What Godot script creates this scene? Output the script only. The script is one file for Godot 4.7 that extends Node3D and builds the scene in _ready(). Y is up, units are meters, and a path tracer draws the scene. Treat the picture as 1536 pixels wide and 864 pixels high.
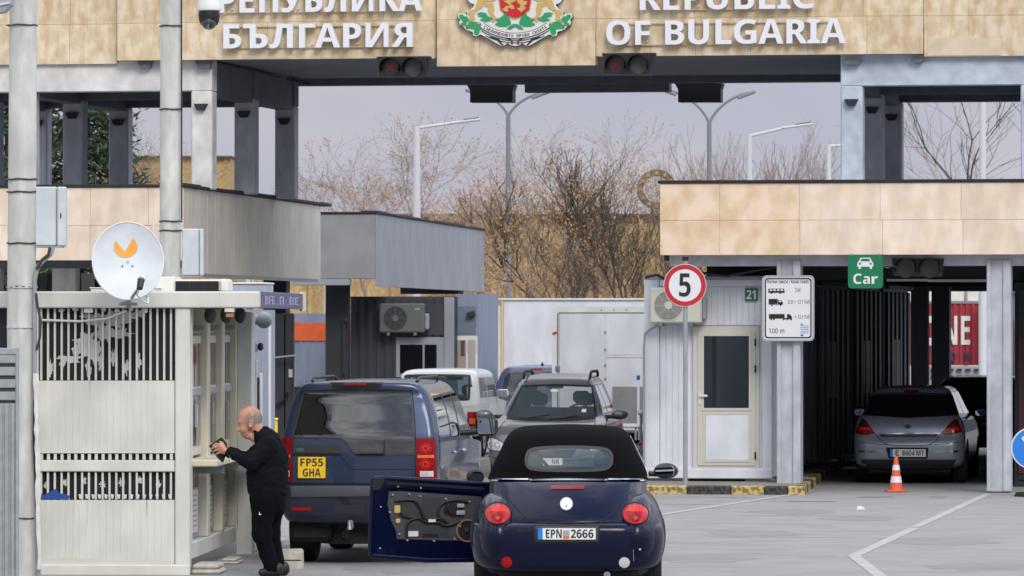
extends Node3D
# A border gate seen through a long lens. Metres, y up; the camera looks along -z.

const F := 8000.0
const EYE := 2.45
var M := {}
var T := {}
var taken := {}
var rng := RandomNumberGenerator.new()
var fr := Transform3D()
var font_bold := SystemFont.new()
var font_plain := SystemFont.new()
var font_mono := SystemFont.new()

class MB:
	var v := PackedVector3Array()
	var n := PackedVector3Array()
	var uv := PackedVector2Array()
	var ix := PackedInt32Array()
	var pre := Transform3D()
	var xf := Transform3D()
	func put(p: Vector3, nn: Vector3, t := Vector2.ZERO) -> int:
		var m := pre * xf
		v.append(m * p)
		n.append((m.basis * nn).normalized())
		uv.append(t)
		return v.size() - 1
	func face(a: int, b: int, c: int) -> void:
		ix.append(a); ix.append(c); ix.append(b)
	func tri(a: Vector3, b: Vector3, c: Vector3) -> void:
		var nn := (b - a).cross(c - a).normalized()
		face(put(a, nn), put(b, nn), put(c, nn))
	func quad(a: Vector3, b: Vector3, c: Vector3, d: Vector3) -> void:
		var nn := (c - a).cross(d - b).normalized()
		var i := put(a, nn, Vector2(0, 1))
		put(b, nn, Vector2(1, 1)); put(c, nn, Vector2(1, 0)); put(d, nn, Vector2(0, 0))
		face(i, i + 1, i + 2); face(i, i + 2, i + 3)
	func box(lo: Vector3, hi: Vector3, bev := 0.0) -> void:
		var c := (lo + hi) * 0.5
		var h := (hi - lo).abs() * 0.5
		var b := minf(bev, minf(h.x, minf(h.y, h.z)) * 0.9)
		for ax in 3:
			var u := (ax + 1) % 3
			var w := (ax + 2) % 3
			for s in [-1.0, 1.0]:
				var p: Array[Vector3] = []
				for k in [[-1.0, -1.0], [1.0, -1.0], [1.0, 1.0], [-1.0, 1.0]]:
					var q := Vector3.ZERO
					q[ax] = s * h[ax]; q[u] = k[0] * (h[u] - b); q[w] = k[1] * (h[w] - b)
					p.append(c + q)
				if s > 0: quad(p[0], p[1], p[2], p[3])
				else: quad(p[3], p[2], p[1], p[0])
		if b <= 0.0: return
		for ax in 3:
			var u := (ax + 1) % 3
			var w := (ax + 2) % 3
			for su in [-1.0, 1.0]:
				for sw in [-1.0, 1.0]:
					var a0 := Vector3.ZERO
					var a1 := Vector3.ZERO
					a0[u] = su * h[u]; a0[w] = sw * (h[w] - b)
					a1[u] = su * (h[u] - b); a1[w] = sw * h[w]
					var e := Vector3.ZERO
					e[ax] = h[ax] - b
					if su * sw > 0: quad(c + a0 - e, c + a1 - e, c + a1 + e, c + a0 + e)
					else: quad(c + a0 + e, c + a1 + e, c + a1 - e, c + a0 - e)
		for sx in [-1.0, 1.0]:
			for sy in [-1.0, 1.0]:
				for sz in [-1.0, 1.0]:
					var px := c + Vector3(sx * h.x, sy * (h.y - b), sz * (h.z - b))
					var py := c + Vector3(sx * (h.x - b), sy * h.y, sz * (h.z - b))
					var pz := c + Vector3(sx * (h.x - b), sy * (h.y - b), sz * h.z)
					if sx * sy * sz > 0: tri(px, py, pz)
					else: tri(px, pz, py)
	func cyl(a: Vector3, b: Vector3, ra: float, rb := -1.0, seg := 12, caps := true) -> void:
		if rb < 0: rb = ra
		var d := (b - a).normalized()
		var u := d.cross(Vector3(0.31, 0.2, 0.93) if absf(d.z) < 0.9 else Vector3.UP).normalized()
		var w := d.cross(u)
		var i0 := v.size()
		var slope := d * ((ra - rb) / maxf((b - a).length(), 1e-5))
		for k in seg + 1:
			var t := TAU * k / seg
			var r := u * cos(t) + w * sin(t)
			put(a + r * ra, r + slope, Vector2(float(k) / seg, 0)); put(b + r * rb, r + slope, Vector2(float(k) / seg, 1))
		for k in seg:
			var i := i0 + k * 2
			face(i, i + 2, i + 3); face(i, i + 3, i + 1)
		if caps:
			for e in [[a, -d, ra], [b, d, rb]]:
				if e[2] < 1e-4: continue
				var ci := put(e[0], e[1])
				for k in seg:
					var t := TAU * k / seg
					put(e[0] + (u * cos(t) + w * sin(t)) * e[2], e[1])
				for k in seg:
					var p := ci + 1 + k
					var q := ci + 1 + (k + 1) % seg
					if e[1] == d: face(ci, p, q)
					else: face(ci, q, p)
	func tube(pts: Array, r: float, seg := 8) -> void:
		for i in pts.size() - 1:
			cyl(pts[i], pts[i + 1], r, r, seg, true)
	# profile of (radius, height) about y, smooth unless split
	func lathe(o: Vector3, pro: Array, seg := 24, axis := Basis()) -> void:
		var rows := []
		for p in pro:
			var row := PackedVector3Array()
			for k in seg + 1:
				var t := -TAU * k / seg
				row.append(o + axis * Vector3(cos(t) * p[0], p[1], sin(t) * p[0]))
			rows.append(row)
		grid(rows, true)
	# rows of points, smooth normals; u goes along a row, v up the rows; outside on the left of u x v
	func grid(rows: Array, closed := false, drop: Array = [], flip := false) -> void:
		var nr := rows.size()
		var nc: int = rows[0].size()
		var i0 := v.size()
		for r in nr:
			for c in nc:
				var cl := c - 1
				var cr := c + 1
				if closed:
					if cl < 0: cl = nc - 2
					if cr >= nc: cr = 1
				else:
					cl = maxi(cl, 0); cr = mini(cr, nc - 1)
				var du: Vector3 = rows[r][cr] - rows[r][cl]
				var dv: Vector3 = rows[mini(r + 1, nr - 1)][c] - rows[maxi(r - 1, 0)][c]
				var nn := du.cross(dv)
				if nn.length_squared() < 1e-16:
					nn = Vector3.UP if r > nr / 2 else Vector3.DOWN
				if flip: nn = -nn
				put(rows[r][c], nn.normalized(), Vector2(float(c) / maxf(nc - 1, 1), float(r) / maxf(nr - 1, 1)))
		for r in nr - 1:
			for c in nc - 1:
				if drop.size():
					# each hole is [outline in x, y, least z, most z]
					var mid: Vector3 = (rows[r][c] + rows[r][c + 1] + rows[r + 1][c] + rows[r + 1][c + 1]) * 0.25
					var gone := false
					for hole in drop:
						if mid.z > hole[1] and mid.z < hole[2] and Geometry2D.is_point_in_polygon(Vector2(mid.x, mid.y), hole[0]): gone = true
					if gone: continue
				var i := i0 + r * nc + c
				if flip:
					face(i, i + nc + 1, i + 1); face(i, i + nc, i + nc + 1)
				else:
					face(i, i + 1, i + nc + 1); face(i, i + nc + 1, i + nc)
	# polygon in x, y; its front lies at z1 and its back at z0
	func prism(poly: PackedVector2Array, z0: float, z1: float, holes: Array = []) -> void:
		if Geometry2D.is_polygon_clockwise(poly):
			poly = poly.duplicate(); poly.reverse()
		var t := Geometry2D.triangulate_polygon(poly)
		for k in range(0, t.size(), 3):
			var a := poly[t[k]]
			var b := poly[t[k + 1]]
			var c := poly[t[k + 2]]
			if (b - a).cross(c - a) < 0:
				var s := b
				b = c; c = s
			tri(Vector3(a.x, a.y, z1), Vector3(b.x, b.y, z1), Vector3(c.x, c.y, z1))
			tri(Vector3(a.x, a.y, z0), Vector3(c.x, c.y, z0), Vector3(b.x, b.y, z0))
		for k in poly.size():
			var a := poly[k]
			var b := poly[(k + 1) % poly.size()]
			quad(Vector3(a.x, a.y, z0), Vector3(b.x, b.y, z0), Vector3(b.x, b.y, z1), Vector3(a.x, a.y, z1))
	# a flat frame between two outlines of the same number of points
	func ring(outer: PackedVector2Array, inner: PackedVector2Array, z0: float, z1: float) -> void:
		for k in outer.size():
			var j := (k + 1) % outer.size()
			var a := outer[k]
			var b := outer[j]
			var c := inner[j]
			var d := inner[k]
			quad(Vector3(a.x, a.y, z1), Vector3(b.x, b.y, z1), Vector3(c.x, c.y, z1), Vector3(d.x, d.y, z1))
			quad(Vector3(a.x, a.y, z0), Vector3(b.x, b.y, z0), Vector3(b.x, b.y, z1), Vector3(a.x, a.y, z1))
			quad(Vector3(d.x, d.y, z1), Vector3(c.x, c.y, z1), Vector3(c.x, c.y, z0), Vector3(d.x, d.y, z0))
			quad(Vector3(d.x, d.y, z0), Vector3(c.x, c.y, z0), Vector3(b.x, b.y, z0), Vector3(a.x, a.y, z0))
	func ball(c: Vector3, r: Vector3, seg := 14, rings := 9) -> void:
		var rows := []
		for i in rings + 1:
			var p := -PI / 2 + PI * i / rings
			var row := PackedVector3Array()
			for k in seg + 1:
				var t := -TAU * k / seg
				row.append(c + Vector3(cos(t) * cos(p) * r.x, sin(p) * r.y, sin(t) * cos(p) * r.z))
			rows.append(row)
		var i0 := v.size()
		grid(rows, true)
		var m := pre * xf
		for i in range(i0, v.size()):
			var q := (m.affine_inverse() * v[i]) - c
			n[i] = (m.basis * (q / (r * r))).normalized()
	func add_mesh(mesh: Mesh, x: Transform3D) -> void:
		var m := pre * xf * x
		for s in mesh.get_surface_count():
			var a := mesh.surface_get_arrays(s)
			var i0 := v.size()
			var vv: PackedVector3Array = a[Mesh.ARRAY_VERTEX]
			var nv: PackedVector3Array = a[Mesh.ARRAY_NORMAL]
			for i in vv.size():
				v.append(m * vv[i]); n.append((m.basis * nv[i]).normalized()); uv.append(Vector2.ZERO)
			if a[Mesh.ARRAY_INDEX] != null and a[Mesh.ARRAY_INDEX].size():
				for i in a[Mesh.ARRAY_INDEX]: ix.append(i0 + i)
			else:
				for i in vv.size(): ix.append(i0 + i)
	func mesh() -> ArrayMesh:
		var a := []
		a.resize(Mesh.ARRAY_MAX)
		a[Mesh.ARRAY_VERTEX] = v; a[Mesh.ARRAY_NORMAL] = n; a[Mesh.ARRAY_TEX_UV] = uv; a[Mesh.ARRAY_INDEX] = ix
		var m := ArrayMesh.new()
		m.add_surface_from_arrays(Mesh.PRIMITIVE_TRIANGLES, a)
		return m

# ---- pixels of the 1536 x 864 photograph to points
func at(px: float, py: float, d: float) -> Vector3:
	return Vector3((px - 768.0) * d / F, EYE - (py - 480.0) * d / F, -d)
func on_ground(px: float, py: float, h := 0.0) -> Vector3:
	return at(px, py, F * (EYE - h) / (py - 480.0))
# where a sight line meets the plane z = k of the frame now in use
func L(px: float, py: float, k: float) -> Vector3:
	var inv := fr.affine_inverse()
	var o := inv * Vector3(0, EYE, 0)
	var d := inv.basis * Vector3((px - 768.0) / F, -(py - 480.0) / F, -1)
	return o + d * ((k - o.z) / d.z)
func L2(px: float, py: float, k: float) -> Vector2:
	var p := L(px, py, k)
	return Vector2(p.x, p.y)
func frame_at(o: Vector3, deg: float) -> Transform3D:
	return Transform3D(Basis(Vector3.UP, deg_to_rad(-deg)), o)

# ---- nodes
func numbered(called: String) -> String:
	taken[called] = taken.get(called, -1) + 1
	return called if taken[called] == 0 else "%s_%03d" % [called, taken[called]]
func tag(o: Node3D, label := "", category := "", group := "", kind := "") -> Node3D:
	if label: o.set_meta("label", label)
	if category: o.set_meta("category", category)
	if group: o.set_meta("group", group)
	if kind: o.set_meta("kind", kind)
	return o
# base is given in the frame now in use
func thing(called: String, label: String, category: String, base := Vector3.ZERO, group := "", turn := 0.0) -> Node3D:
	var o := Node3D.new()
	o.name = numbered(called)
	add_child(o, true)
	o.transform = fr * Transform3D(Basis(Vector3.UP, turn), base)
	return tag(o, label, category, group)
func mb(root: Node3D = null) -> MB:
	var b := MB.new()
	b.pre = (root.transform.affine_inverse() * fr) if root else Transform3D()
	return b
func part(parent: Node3D, called: String, b: MB, m: Material) -> MeshInstance3D:
	var o := MeshInstance3D.new()
	o.name = called
	o.mesh = b.mesh()
	o.material_override = m
	parent.add_child(o, true)
	return o
func struct(called: String, b: MB, m: Material) -> MeshInstance3D:
	var o := part(self, numbered(called), b, m)
	o.set_meta("kind", "structure")
	return o
func top(root: Node3D) -> Node3D:
	while root.get_parent() != self: root = root.get_parent()
	return root
func bx(root: Node3D, called: String, m: Material, lo: Vector3, hi: Vector3, bev := 0.0) -> MeshInstance3D:
	var b := mb(top(root))
	b.box(lo, hi, bev)
	return part(root, called, b, m)
# a box whose front face covers a pixel rectangle on the plane z = k
func pbox(root: Node3D, called: String, m: Material, x0: float, y0: float, x1: float, y1: float, k: float, depth: float, bev := 0.0) -> MeshInstance3D:
	var a := L(x0, y1, k)
	var c := L(x1, y0, k)
	var b2 := L(x1, y1, k)
	return bx(root, called, m, Vector3(a.x, (a.y + b2.y) * 0.5, k - depth), Vector3(c.x, c.y, k), bev)
func ppoly(root: Node3D, called: String, m: Material, pts: Array, k: float, depth: float) -> MeshInstance3D:
	var b := mb(top(root))
	b.prism(ppts(pts, k), k - depth, k)
	return part(root, called, b, m)
func ppts(pts: Array, k: float) -> PackedVector2Array:
	var p := PackedVector2Array()
	for i in range(0, pts.size(), 2): p.append(L2(pts[i], pts[i + 1], k))
	return p
func rrect(x0: float, y0: float, x1: float, y1: float, r: float, seg := 4) -> PackedVector2Array:
	var p := PackedVector2Array()
	for q in [[x1 - r, y1 - r, 0.0], [x0 + r, y1 - r, PI / 2], [x0 + r, y0 + r, PI], [x1 - r, y0 + r, PI * 1.5]]:
		for k in seg + 1:
			var t: float = q[2] + PI / 2 * k / seg
			p.append(Vector2(q[0] + cos(t) * r, q[1] + sin(t) * r))
	return p
func circle(c: Vector2, r: float, seg := 32, ry := -1.0) -> PackedVector2Array:
	var p := PackedVector2Array()
	for k in seg: p.append(c + Vector2(cos(TAU * k / seg) * r, sin(TAU * k / seg) * (ry if ry > 0 else r)))
	return p
# lettering that fills the box lo..hi of its own plane, pressed depth deep, its back at z
func letters(b: MB, text: String, font: Font, lo: Vector2, hi: Vector2, z: float, depth: float) -> void:
	var t := TextMesh.new()
	t.text = text; t.font = font; t.font_size = 64; t.pixel_size = 0.01; t.depth = 0.01
	t.curve_step = 1.5
	var box := t.get_aabb()
	var sx := (hi.x - lo.x) / box.size.x
	var sy := (hi.y - lo.y) / box.size.y
	var x := Transform3D(Basis.from_scale(Vector3(sx, sy, depth / box.size.z)), Vector3(lo.x - box.position.x * sx, lo.y - box.position.y * sy, z - box.position.z * depth / box.size.z))
	b.add_mesh(t, x)
# the same, the box given in pixels on the plane k
func pletters(root: Node3D, called: String, m: Material, text: String, font: Font, x0: float, y0: float, x1: float, y1: float, k: float, depth: float) -> MeshInstance3D:
	var b := mb(top(root))
	letters(b, text, font, L2(x0, y1, k), L2(x1, y0, k), k, depth)
	return part(root, called, b, m)

# ---- materials
func ntex(key: String, kind: int, freq: float, lo: Color, hi: Color, oct := 4, size := 512, normal := 0.0, p0 := 0.25, p1 := 0.75) -> NoiseTexture2D:
	var f := FastNoiseLite.new()
	f.noise_type = kind; f.frequency = freq; f.fractal_octaves = oct; f.seed = hash(key) % 10000
	var t := NoiseTexture2D.new()
	t.width = size; t.height = size; t.seamless = true; t.noise = f
	if normal > 0: t.as_normal_map = true; t.bump_strength = normal
	else:
		var g := Gradient.new()
		g.set_color(0, lo); g.set_color(1, hi)
		g.set_offset(0, p0); g.set_offset(1, p1)
		t.color_ramp = g
	T[key] = t
	return t
func mat(key: String, col: Color, rough := 0.7, o := {}) -> StandardMaterial3D:
	var m := StandardMaterial3D.new()
	m.resource_name = key
	m.albedo_color = col
	m.roughness = rough
	m.metallic = o.get("metal", 0.0)
	m.metallic_specular = o.get("spec", 0.5)
	if o.has("tex"):
		m.albedo_texture = T[o.tex]
		m.uv1_triplanar = true
		m.uv1_world_triplanar = o.get("world", true)
		m.uv1_scale = o.get("scale", Vector3.ONE)
	if o.has("detail"):
		m.detail_enabled = true
		m.detail_albedo = T[o.detail]
		m.detail_blend_mode = BaseMaterial3D.BLEND_MODE_MUL
		m.detail_uv_layer = BaseMaterial3D.DETAIL_UV_2
		m.uv2_triplanar = true
		m.uv2_world_triplanar = o.get("world", true)
		m.uv2_scale = o.get("dscale", Vector3.ONE)
	if o.has("bump"):
		m.heightmap_enabled = true
		m.heightmap_texture = T[o.bump]
		m.heightmap_scale = o.get("bscale", 0.5)
		m.uv1_triplanar = true
		m.uv1_world_triplanar = o.get("world", true)
		m.uv1_scale = o.get("scale", Vector3.ONE)
	if o.has("coat"):
		m.clearcoat_enabled = true; m.clearcoat = o.coat; m.clearcoat_roughness = o.get("coat_rough", 0.03)
	if o.has("glow"):
		m.emission_enabled = true; m.emission = o.glow; m.emission_energy_multiplier = o.get("glow_e", 1.0)
	if o.has("alpha"):
		m.transparency = BaseMaterial3D.TRANSPARENCY_ALPHA; m.albedo_color.a = o.alpha
	if o.has("back"):
		m.backlight_enabled = true; m.backlight = o.back
	if o.has("rim"):
		m.rim_enabled = true; m.rim = o.rim
	M[key] = m
	return m
func g(x: float) -> Color: return Color(x, x, x)
func c8(r: int, gg: int, b: int) -> Color: return Color(r / 255.0, gg / 255.0, b / 255.0)

func make_materials() -> void:
	var S := FastNoiseLite.TYPE_SIMPLEX_SMOOTH
	ntex("blotch", S, 0.012, g(0.90), g(1.0))
	ntex("soft", S, 0.006, g(0.93), g(1.0), 4)
	ntex("dirt", S, 0.02, g(0.55), g(1.0), 5, 512, 0.0, 0.3, 0.55)
	ntex("grain", S, 0.25, g(0.82), g(1.0), 2)
	ntex("stone", S, 0.011, c8(205, 186, 156), c8(224, 209, 185), 5, 512, 0.0, 0.28, 0.72)
	ntex("stone2", S, 0.009, c8(225, 205, 183), c8(234, 218, 201), 5, 512, 0.0, 0.3, 0.7)
	ntex("streak", S, 0.02, c8(240, 230, 212), g(1.0), 4, 512, 0.0, 0.2, 0.5)
	ntex("asphalt", S, 0.008, g(0.945), g(1.0), 5, 1024)
	ntex("asphalt_grain", S, 0.35, g(0.91), g(1.0), 2, 1024)
	ntex("bump", S, 0.3, g(0.0), g(1.0), 2, 512, 0.0, 0.0, 1.0)
	ntex("wallrock", FastNoiseLite.TYPE_CELLULAR, 0.05, c8(182, 152, 104), c8(212, 182, 132), 3, 512, 0.0, 0.1, 0.8)
	ntex("mottle", S, 0.03, g(0.89), g(1.0), 4, 512, 0.0, 0.25, 0.55)
	mat("asphalt", c8(154, 153, 153), 0.9, {tex = "asphalt", scale = Vector3.ONE * 0.11, detail = "asphalt_grain", dscale = Vector3.ONE * 0.9})
	mat("stain", c8(144, 142, 142), 0.8, {tex = "asphalt", scale = Vector3.ONE * 0.11, detail = "asphalt_grain", dscale = Vector3.ONE * 0.9})
	mat("paving", c8(150, 146, 140), 0.9, {tex = "blotch", scale = Vector3.ONE * 0.4, detail = "grain", dscale = Vector3.ONE * 1.5})
	mat("line", c8(178, 177, 175), 0.85, {tex = "blotch", scale = Vector3.ONE * 0.7})
	mat("kerb_yellow", c8(192, 170, 112), 0.8, {tex = "dirt", scale = Vector3.ONE * 1.1})
	mat("kerb_black", c8(72, 70, 68), 0.85, {tex = "dirt", scale = Vector3.ONE * 1.3})
	for i in 4:
		var k := [1.0, 0.94, 0.97, 0.90][i] as float
		mat("stone%d" % i, Color(k, k * [1.0, 0.99, 1.0, 0.97][i], k * [1.0, 0.98, 0.96, 0.93][i]).lerp(Color.WHITE, 0.5), 0.75, {tex = "stone", scale = Vector3(0.75, 0.6, 0.75), detail = "streak", dscale = Vector3(0.5, 0.12, 0.5)})
		mat("pink%d" % i, Color(k, k, k).lerp(Color.WHITE, 0.7), 0.75, {tex = "stone2", scale = Vector3(0.4, 0.4, 0.4), detail = "soft", dscale = Vector3(1.0, 0.3, 1.0)})
	ntex("stained", S, 0.012, c8(214, 188, 152), c8(236, 216, 196), 4, 512, 0.0, 0.15, 0.7)
	mat("pink_stained", c8(244, 242, 238), 0.75, {tex = "stained", scale = Vector3(0.4, 0.3, 0.4)})
	mat("stone_patch", c8(214, 196, 170), 0.8, {tex = "soft", scale = Vector3.ONE * 0.8})
	mat("wall_grey_blue", c8(198, 208, 222), 0.7, {tex = "soft", scale = Vector3.ONE * 0.5, detail = "blotch", dscale = Vector3.ONE * 0.5})
	mat("wall_white", c8(224, 224, 221), 0.7, {tex = "soft", scale = Vector3(0.6, 0.3, 0.6), detail = "blotch", dscale = Vector3(0.5, 0.4, 0.5)})
	mat("column", c8(188, 193, 202), 0.7, {tex = "soft", scale = Vector3(0.9, 0.25, 0.9), detail = "blotch", dscale = Vector3(0.6, 0.4, 0.6)})
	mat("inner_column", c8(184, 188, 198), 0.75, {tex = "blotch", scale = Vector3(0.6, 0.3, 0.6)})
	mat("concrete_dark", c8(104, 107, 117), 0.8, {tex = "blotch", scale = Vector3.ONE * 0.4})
	mat("soffit", c8(124, 128, 140), 0.8, {tex = "soft", scale = Vector3.ONE * 0.3})
	mat("felt", c8(40, 40, 44), 0.9)
	mat("side_panel", c8(208, 202, 188), 0.55, {tex = "soft", scale = Vector3(0.4, 0.3, 0.4)})
	mat("grey_panel", c8(142, 146, 155), 0.5, {tex = "soft", scale = Vector3(0.4, 0.3, 0.4)})
	mat("grey_mottled", c8(136, 138, 140), 0.6, {tex = "soft", scale = Vector3.ONE * 0.5})
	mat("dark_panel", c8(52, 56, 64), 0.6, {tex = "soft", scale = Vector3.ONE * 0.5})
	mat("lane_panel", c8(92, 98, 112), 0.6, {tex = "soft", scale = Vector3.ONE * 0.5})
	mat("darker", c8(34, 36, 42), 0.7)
	mat("black", c8(14, 14, 16), 0.6)
	mat("pole", c8(210, 211, 206), 0.5, {tex = "soft", scale = Vector3(2.0, 0.2, 2.0), detail = "blotch", dscale = Vector3(1.0, 0.4, 1.0)})
	mat("wire", c8(70, 70, 70), 0.5, {metal = 0.6})
	mat("cabinet", c8(200, 207, 212), 0.5, {tex = "soft", scale = Vector3.ONE * 0.7})
	mat("white", c8(216, 217, 214), 0.5, {tex = "soft", scale = Vector3.ONE * 0.6})
	mat("booth_white", c8(214, 214, 207), 0.5, {tex = "soft", scale = Vector3(0.5, 0.3, 0.5)})
	mat("booth_cream", c8(214, 208, 188), 0.5, {tex = "soft", scale = Vector3.ONE * 0.7})
	mat("booth_blue", c8(150, 158, 174), 0.5, {tex = "soft", scale = Vector3.ONE * 0.7})
	mat("cabin_white", c8(212, 216, 224), 0.5, {tex = "soft", scale = Vector3(0.6, 0.3, 0.6)})
	mat("door_cream", c8(192, 191, 182), 0.45)
	mat("paper", c8(214, 214, 210), 0.8, {tex = "soft", scale = Vector3.ONE * 2.0})
	mat("letter", c8(222, 224, 230), 0.4)
	mat("rail", c8(186, 176, 156), 0.6)
	mat("steel", c8(140, 146, 152), 0.4, {metal = 0.7})
	mat("aluminium", c8(170, 174, 180), 0.4, {metal = 0.3})
	mat("galv", c8(150, 155, 160), 0.5, {tex = "soft", scale = Vector3.ONE * 2.0})
	mat("plastic_black", c8(22, 22, 25), 0.45)
	mat("rubber", c8(24, 24, 25), 0.85)
	mat("glass_dark", c8(10, 12, 15), 0.02, {spec = 1.0, coat = 1.0})
	mat("glass_win", c8(30, 36, 42), 0.05, {spec = 0.7})
	mat("glass", c8(200, 215, 220), 0.02, {alpha = 0.12})
	mat("glass_tint", c8(70, 92, 96), 0.02, {alpha = 0.28})
	mat("sign_white", c8(212, 214, 218), 0.45)
	mat("sign_red", c8(178, 24, 36), 0.45)
	mat("sign_green", c8(0, 110, 74), 0.45)
	mat("sign_blue", c8(28, 116, 205), 0.45)
	mat("sign_black", c8(18, 18, 20), 0.5)
	mat("orange_wall", c8(214, 92, 40), 0.6, {tex = "soft", scale = Vector3.ONE})
	mat("blue_wall", c8(128, 138, 158), 0.6, {tex = "soft", scale = Vector3(0.7, 0.2, 0.7)})
	mat("yellow", c8(226, 200, 30), 0.5)
	mat("cone_orange", c8(214, 92, 58), 0.6, {tex = "soft", scale = Vector3.ONE * 3})
	mat("red_container", c8(152, 34, 50), 0.6, {tex = "soft", scale = Vector3.ONE * 0.5})
	mat("wallrock", g(0.92), 0.9, {tex = "wallrock", scale = Vector3(0.35, 0.35, 0.35), detail = "blotch", dscale = Vector3.ONE * 0.2})
	mat("block", c8(192, 187, 174), 0.85, {tex = "blotch", scale = Vector3.ONE * 1.2})
	mat("wood", c8(168, 116, 66), 0.7)
	mat("gold", c8(196, 164, 96), 0.5)
	mat("arms_red", c8(190, 24, 40), 0.45)
	mat("arms_green", c8(32, 146, 92), 0.5)
	mat("arms_white", c8(214, 215, 214), 0.45)
	mat("band_purple", c8(104, 104, 140), 0.6, {tex = "dirt", scale = Vector3.ONE * 1.6})
	mat("band_letter", c8(150, 152, 178), 0.6)
	mat("blue_sticker", c8(30, 72, 150), 0.6)
	mat("lens_dark", c8(40, 38, 40), 0.25)
	mat("red_x", c8(74, 12, 16), 0.4, {glow = c8(235, 30, 44), glow_e = 0.06})
	mat("dish_orange", c8(226, 158, 50), 0.5)
	mat("dish", c8(206, 213, 219), 0.45, {tex = "soft", scale = Vector3.ONE})
	mat("mast_pole", c8(196, 198, 202), 0.5)
	mat("lamp_grey", c8(120, 124, 132), 0.5)
	mat("bark_dark", c8(74, 66, 62), 0.9)
	mat("bark_mid", c8(150, 134, 120), 0.9)
	mat("bark_pale", c8(178, 168, 160), 0.9)
	mat("leaf_rust", c8(176, 130, 84), 0.8, {back = g(0.3)})
	mat("leaf_gold", c8(182, 144, 92), 0.8, {back = g(0.3)})
	mat("needle", c8(46, 66, 48), 0.85, {back = g(0.15)})
	mat("needle2", c8(66, 84, 56), 0.85, {back = g(0.15)})

var FG := frame_at(Vector3(0, 0, -76.6), 9.8)
var FT := frame_at(Vector3(0, 0, -80.4), 9.8)
var FC1 := frame_at(Vector3(-4.9, 0, -79.5), 7.07)
var FC2 := frame_at(Vector3(-2.54, 0, -100.0), 5.8)
var FB := frame_at(Vector3(-3.097, 0, -51.3), 2.9)
var F0 := Transform3D()

func _ready() -> void:
	# camera
	var cam := Camera3D.new()
	cam.name = "camera"
	add_child(cam)
	cam.position = Vector3(0, EYE, 0)
	cam.rotation.x = atan(48.0 / F)
	cam.fov = rad_to_deg(2.0 * atan(432.0 / F))
	cam.near = 1.0
	cam.far = 4000.0
	cam.current = true
	var lens := CameraAttributesPhysical.new()
	lens.frustum_focal_length = 12.0 / (432.0 / F)
	lens.frustum_focus_distance = 58.0
	lens.exposure_aperture = 11.0
	lens.frustum_near = 1.0
	lens.frustum_far = 4000.0
	cam.attributes = lens
	# sky, air and exposure
	var env := Environment.new()
	var we := WorldEnvironment.new()
	we.name = "world_environment"
	env.background_mode = Environment.BG_SKY
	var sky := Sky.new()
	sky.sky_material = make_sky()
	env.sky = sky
	env.background_energy_multiplier = 1.0
	env.tonemap_mode = Environment.TONE_MAPPER_LINEAR
	env.tonemap_exposure = 1.0
	env.ssao_enabled = true
	env.ssil_enabled = true
	env.sdfgi_enabled = true
	we.environment = env
	add_child(we)
	# a hazy sun high behind the camera's right shoulder
	var sun := DirectionalLight3D.new()
	sun.name = "sun"
	add_child(sun)
	sun.look_at_from_position(Vector3(0.22, 0.64, 0.84), Vector3.ZERO)
	sun.light_color = Color(1.0, 0.975, 0.94)
	sun.light_energy = 0.6
	sun.light_angular_distance = 24.0
	sun.shadow_enabled = true
	rng.seed = 7
	font_bold.font_names = PackedStringArray(["Droid Sans"])
	font_bold.font_weight = 700
	font_plain.font_names = PackedStringArray(["Droid Sans"])
	font_mono.font_names = PackedStringArray(["Droid Sans Mono"])
	make_materials()
	build_ground()
	build_gate()
	build_right_canopy()
	build_left_canopies()
	build_background()
	build_trees()
	build_booth()
	build_cabin()
	build_signs()
	build_trucks()
	build_cars()
	build_person()
	build_small()

# a thin, even cloud cover, brighter overhead, bluer in its gaps
func make_sky() -> PanoramaSkyMaterial:
	var w := 1024
	var h := 512
	var im := Image.create(w, h, false, Image.FORMAT_RGBF)
	var n := FastNoiseLite.new()
	n.noise_type = FastNoiseLite.TYPE_SIMPLEX_SMOOTH
	n.frequency = 1.0
	n.fractal_octaves = 6
	n.fractal_gain = 0.62
	n.seed = 21
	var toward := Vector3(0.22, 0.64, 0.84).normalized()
	for y in h:
		var el := PI / 2 - PI * (y + 0.5) / h
		for x in w:
			if el < -0.06:
				im.set_pixel(x, y, Color(0.30, 0.30, 0.31))
				continue
			var az := TAU * (x + 0.5) / w
			var e := maxf(el, 0.0)
			var d := Vector3(cos(az) * cos(e), sin(e), sin(az) * cos(e))
			# clouds lie in a flat layer, so they crowd together towards the horizon
			var p := d / (d.y + 0.16)
			var c := n.get_noise_3d(p.x * 1.1, 0.0, p.z * 1.9) * 0.5 + 0.5
			c = smoothstep(0.36, 0.66, c)
			var up := smoothstep(0.0, 0.7, sin(e))
			var clear := Color(0.455, 0.475, 0.575).lerp(Color(0.48, 0.58, 0.80), up)
			var cloud := Color(0.575, 0.56, 0.61).lerp(Color(2.0, 1.98, 1.95), smoothstep(0.02, 0.65, sin(e)))
			var col := clear.lerp(cloud, c * 0.85 + 0.15 * (1.0 - up))
			# glow added round the unseen sun, to lift reflections and front faces
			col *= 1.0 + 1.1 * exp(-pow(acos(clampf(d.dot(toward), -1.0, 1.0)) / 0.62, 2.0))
			im.set_pixel(x, y, col)
	var m := PanoramaSkyMaterial.new()
	m.panorama = ImageTexture.create_from_image(im)
	return m

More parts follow.
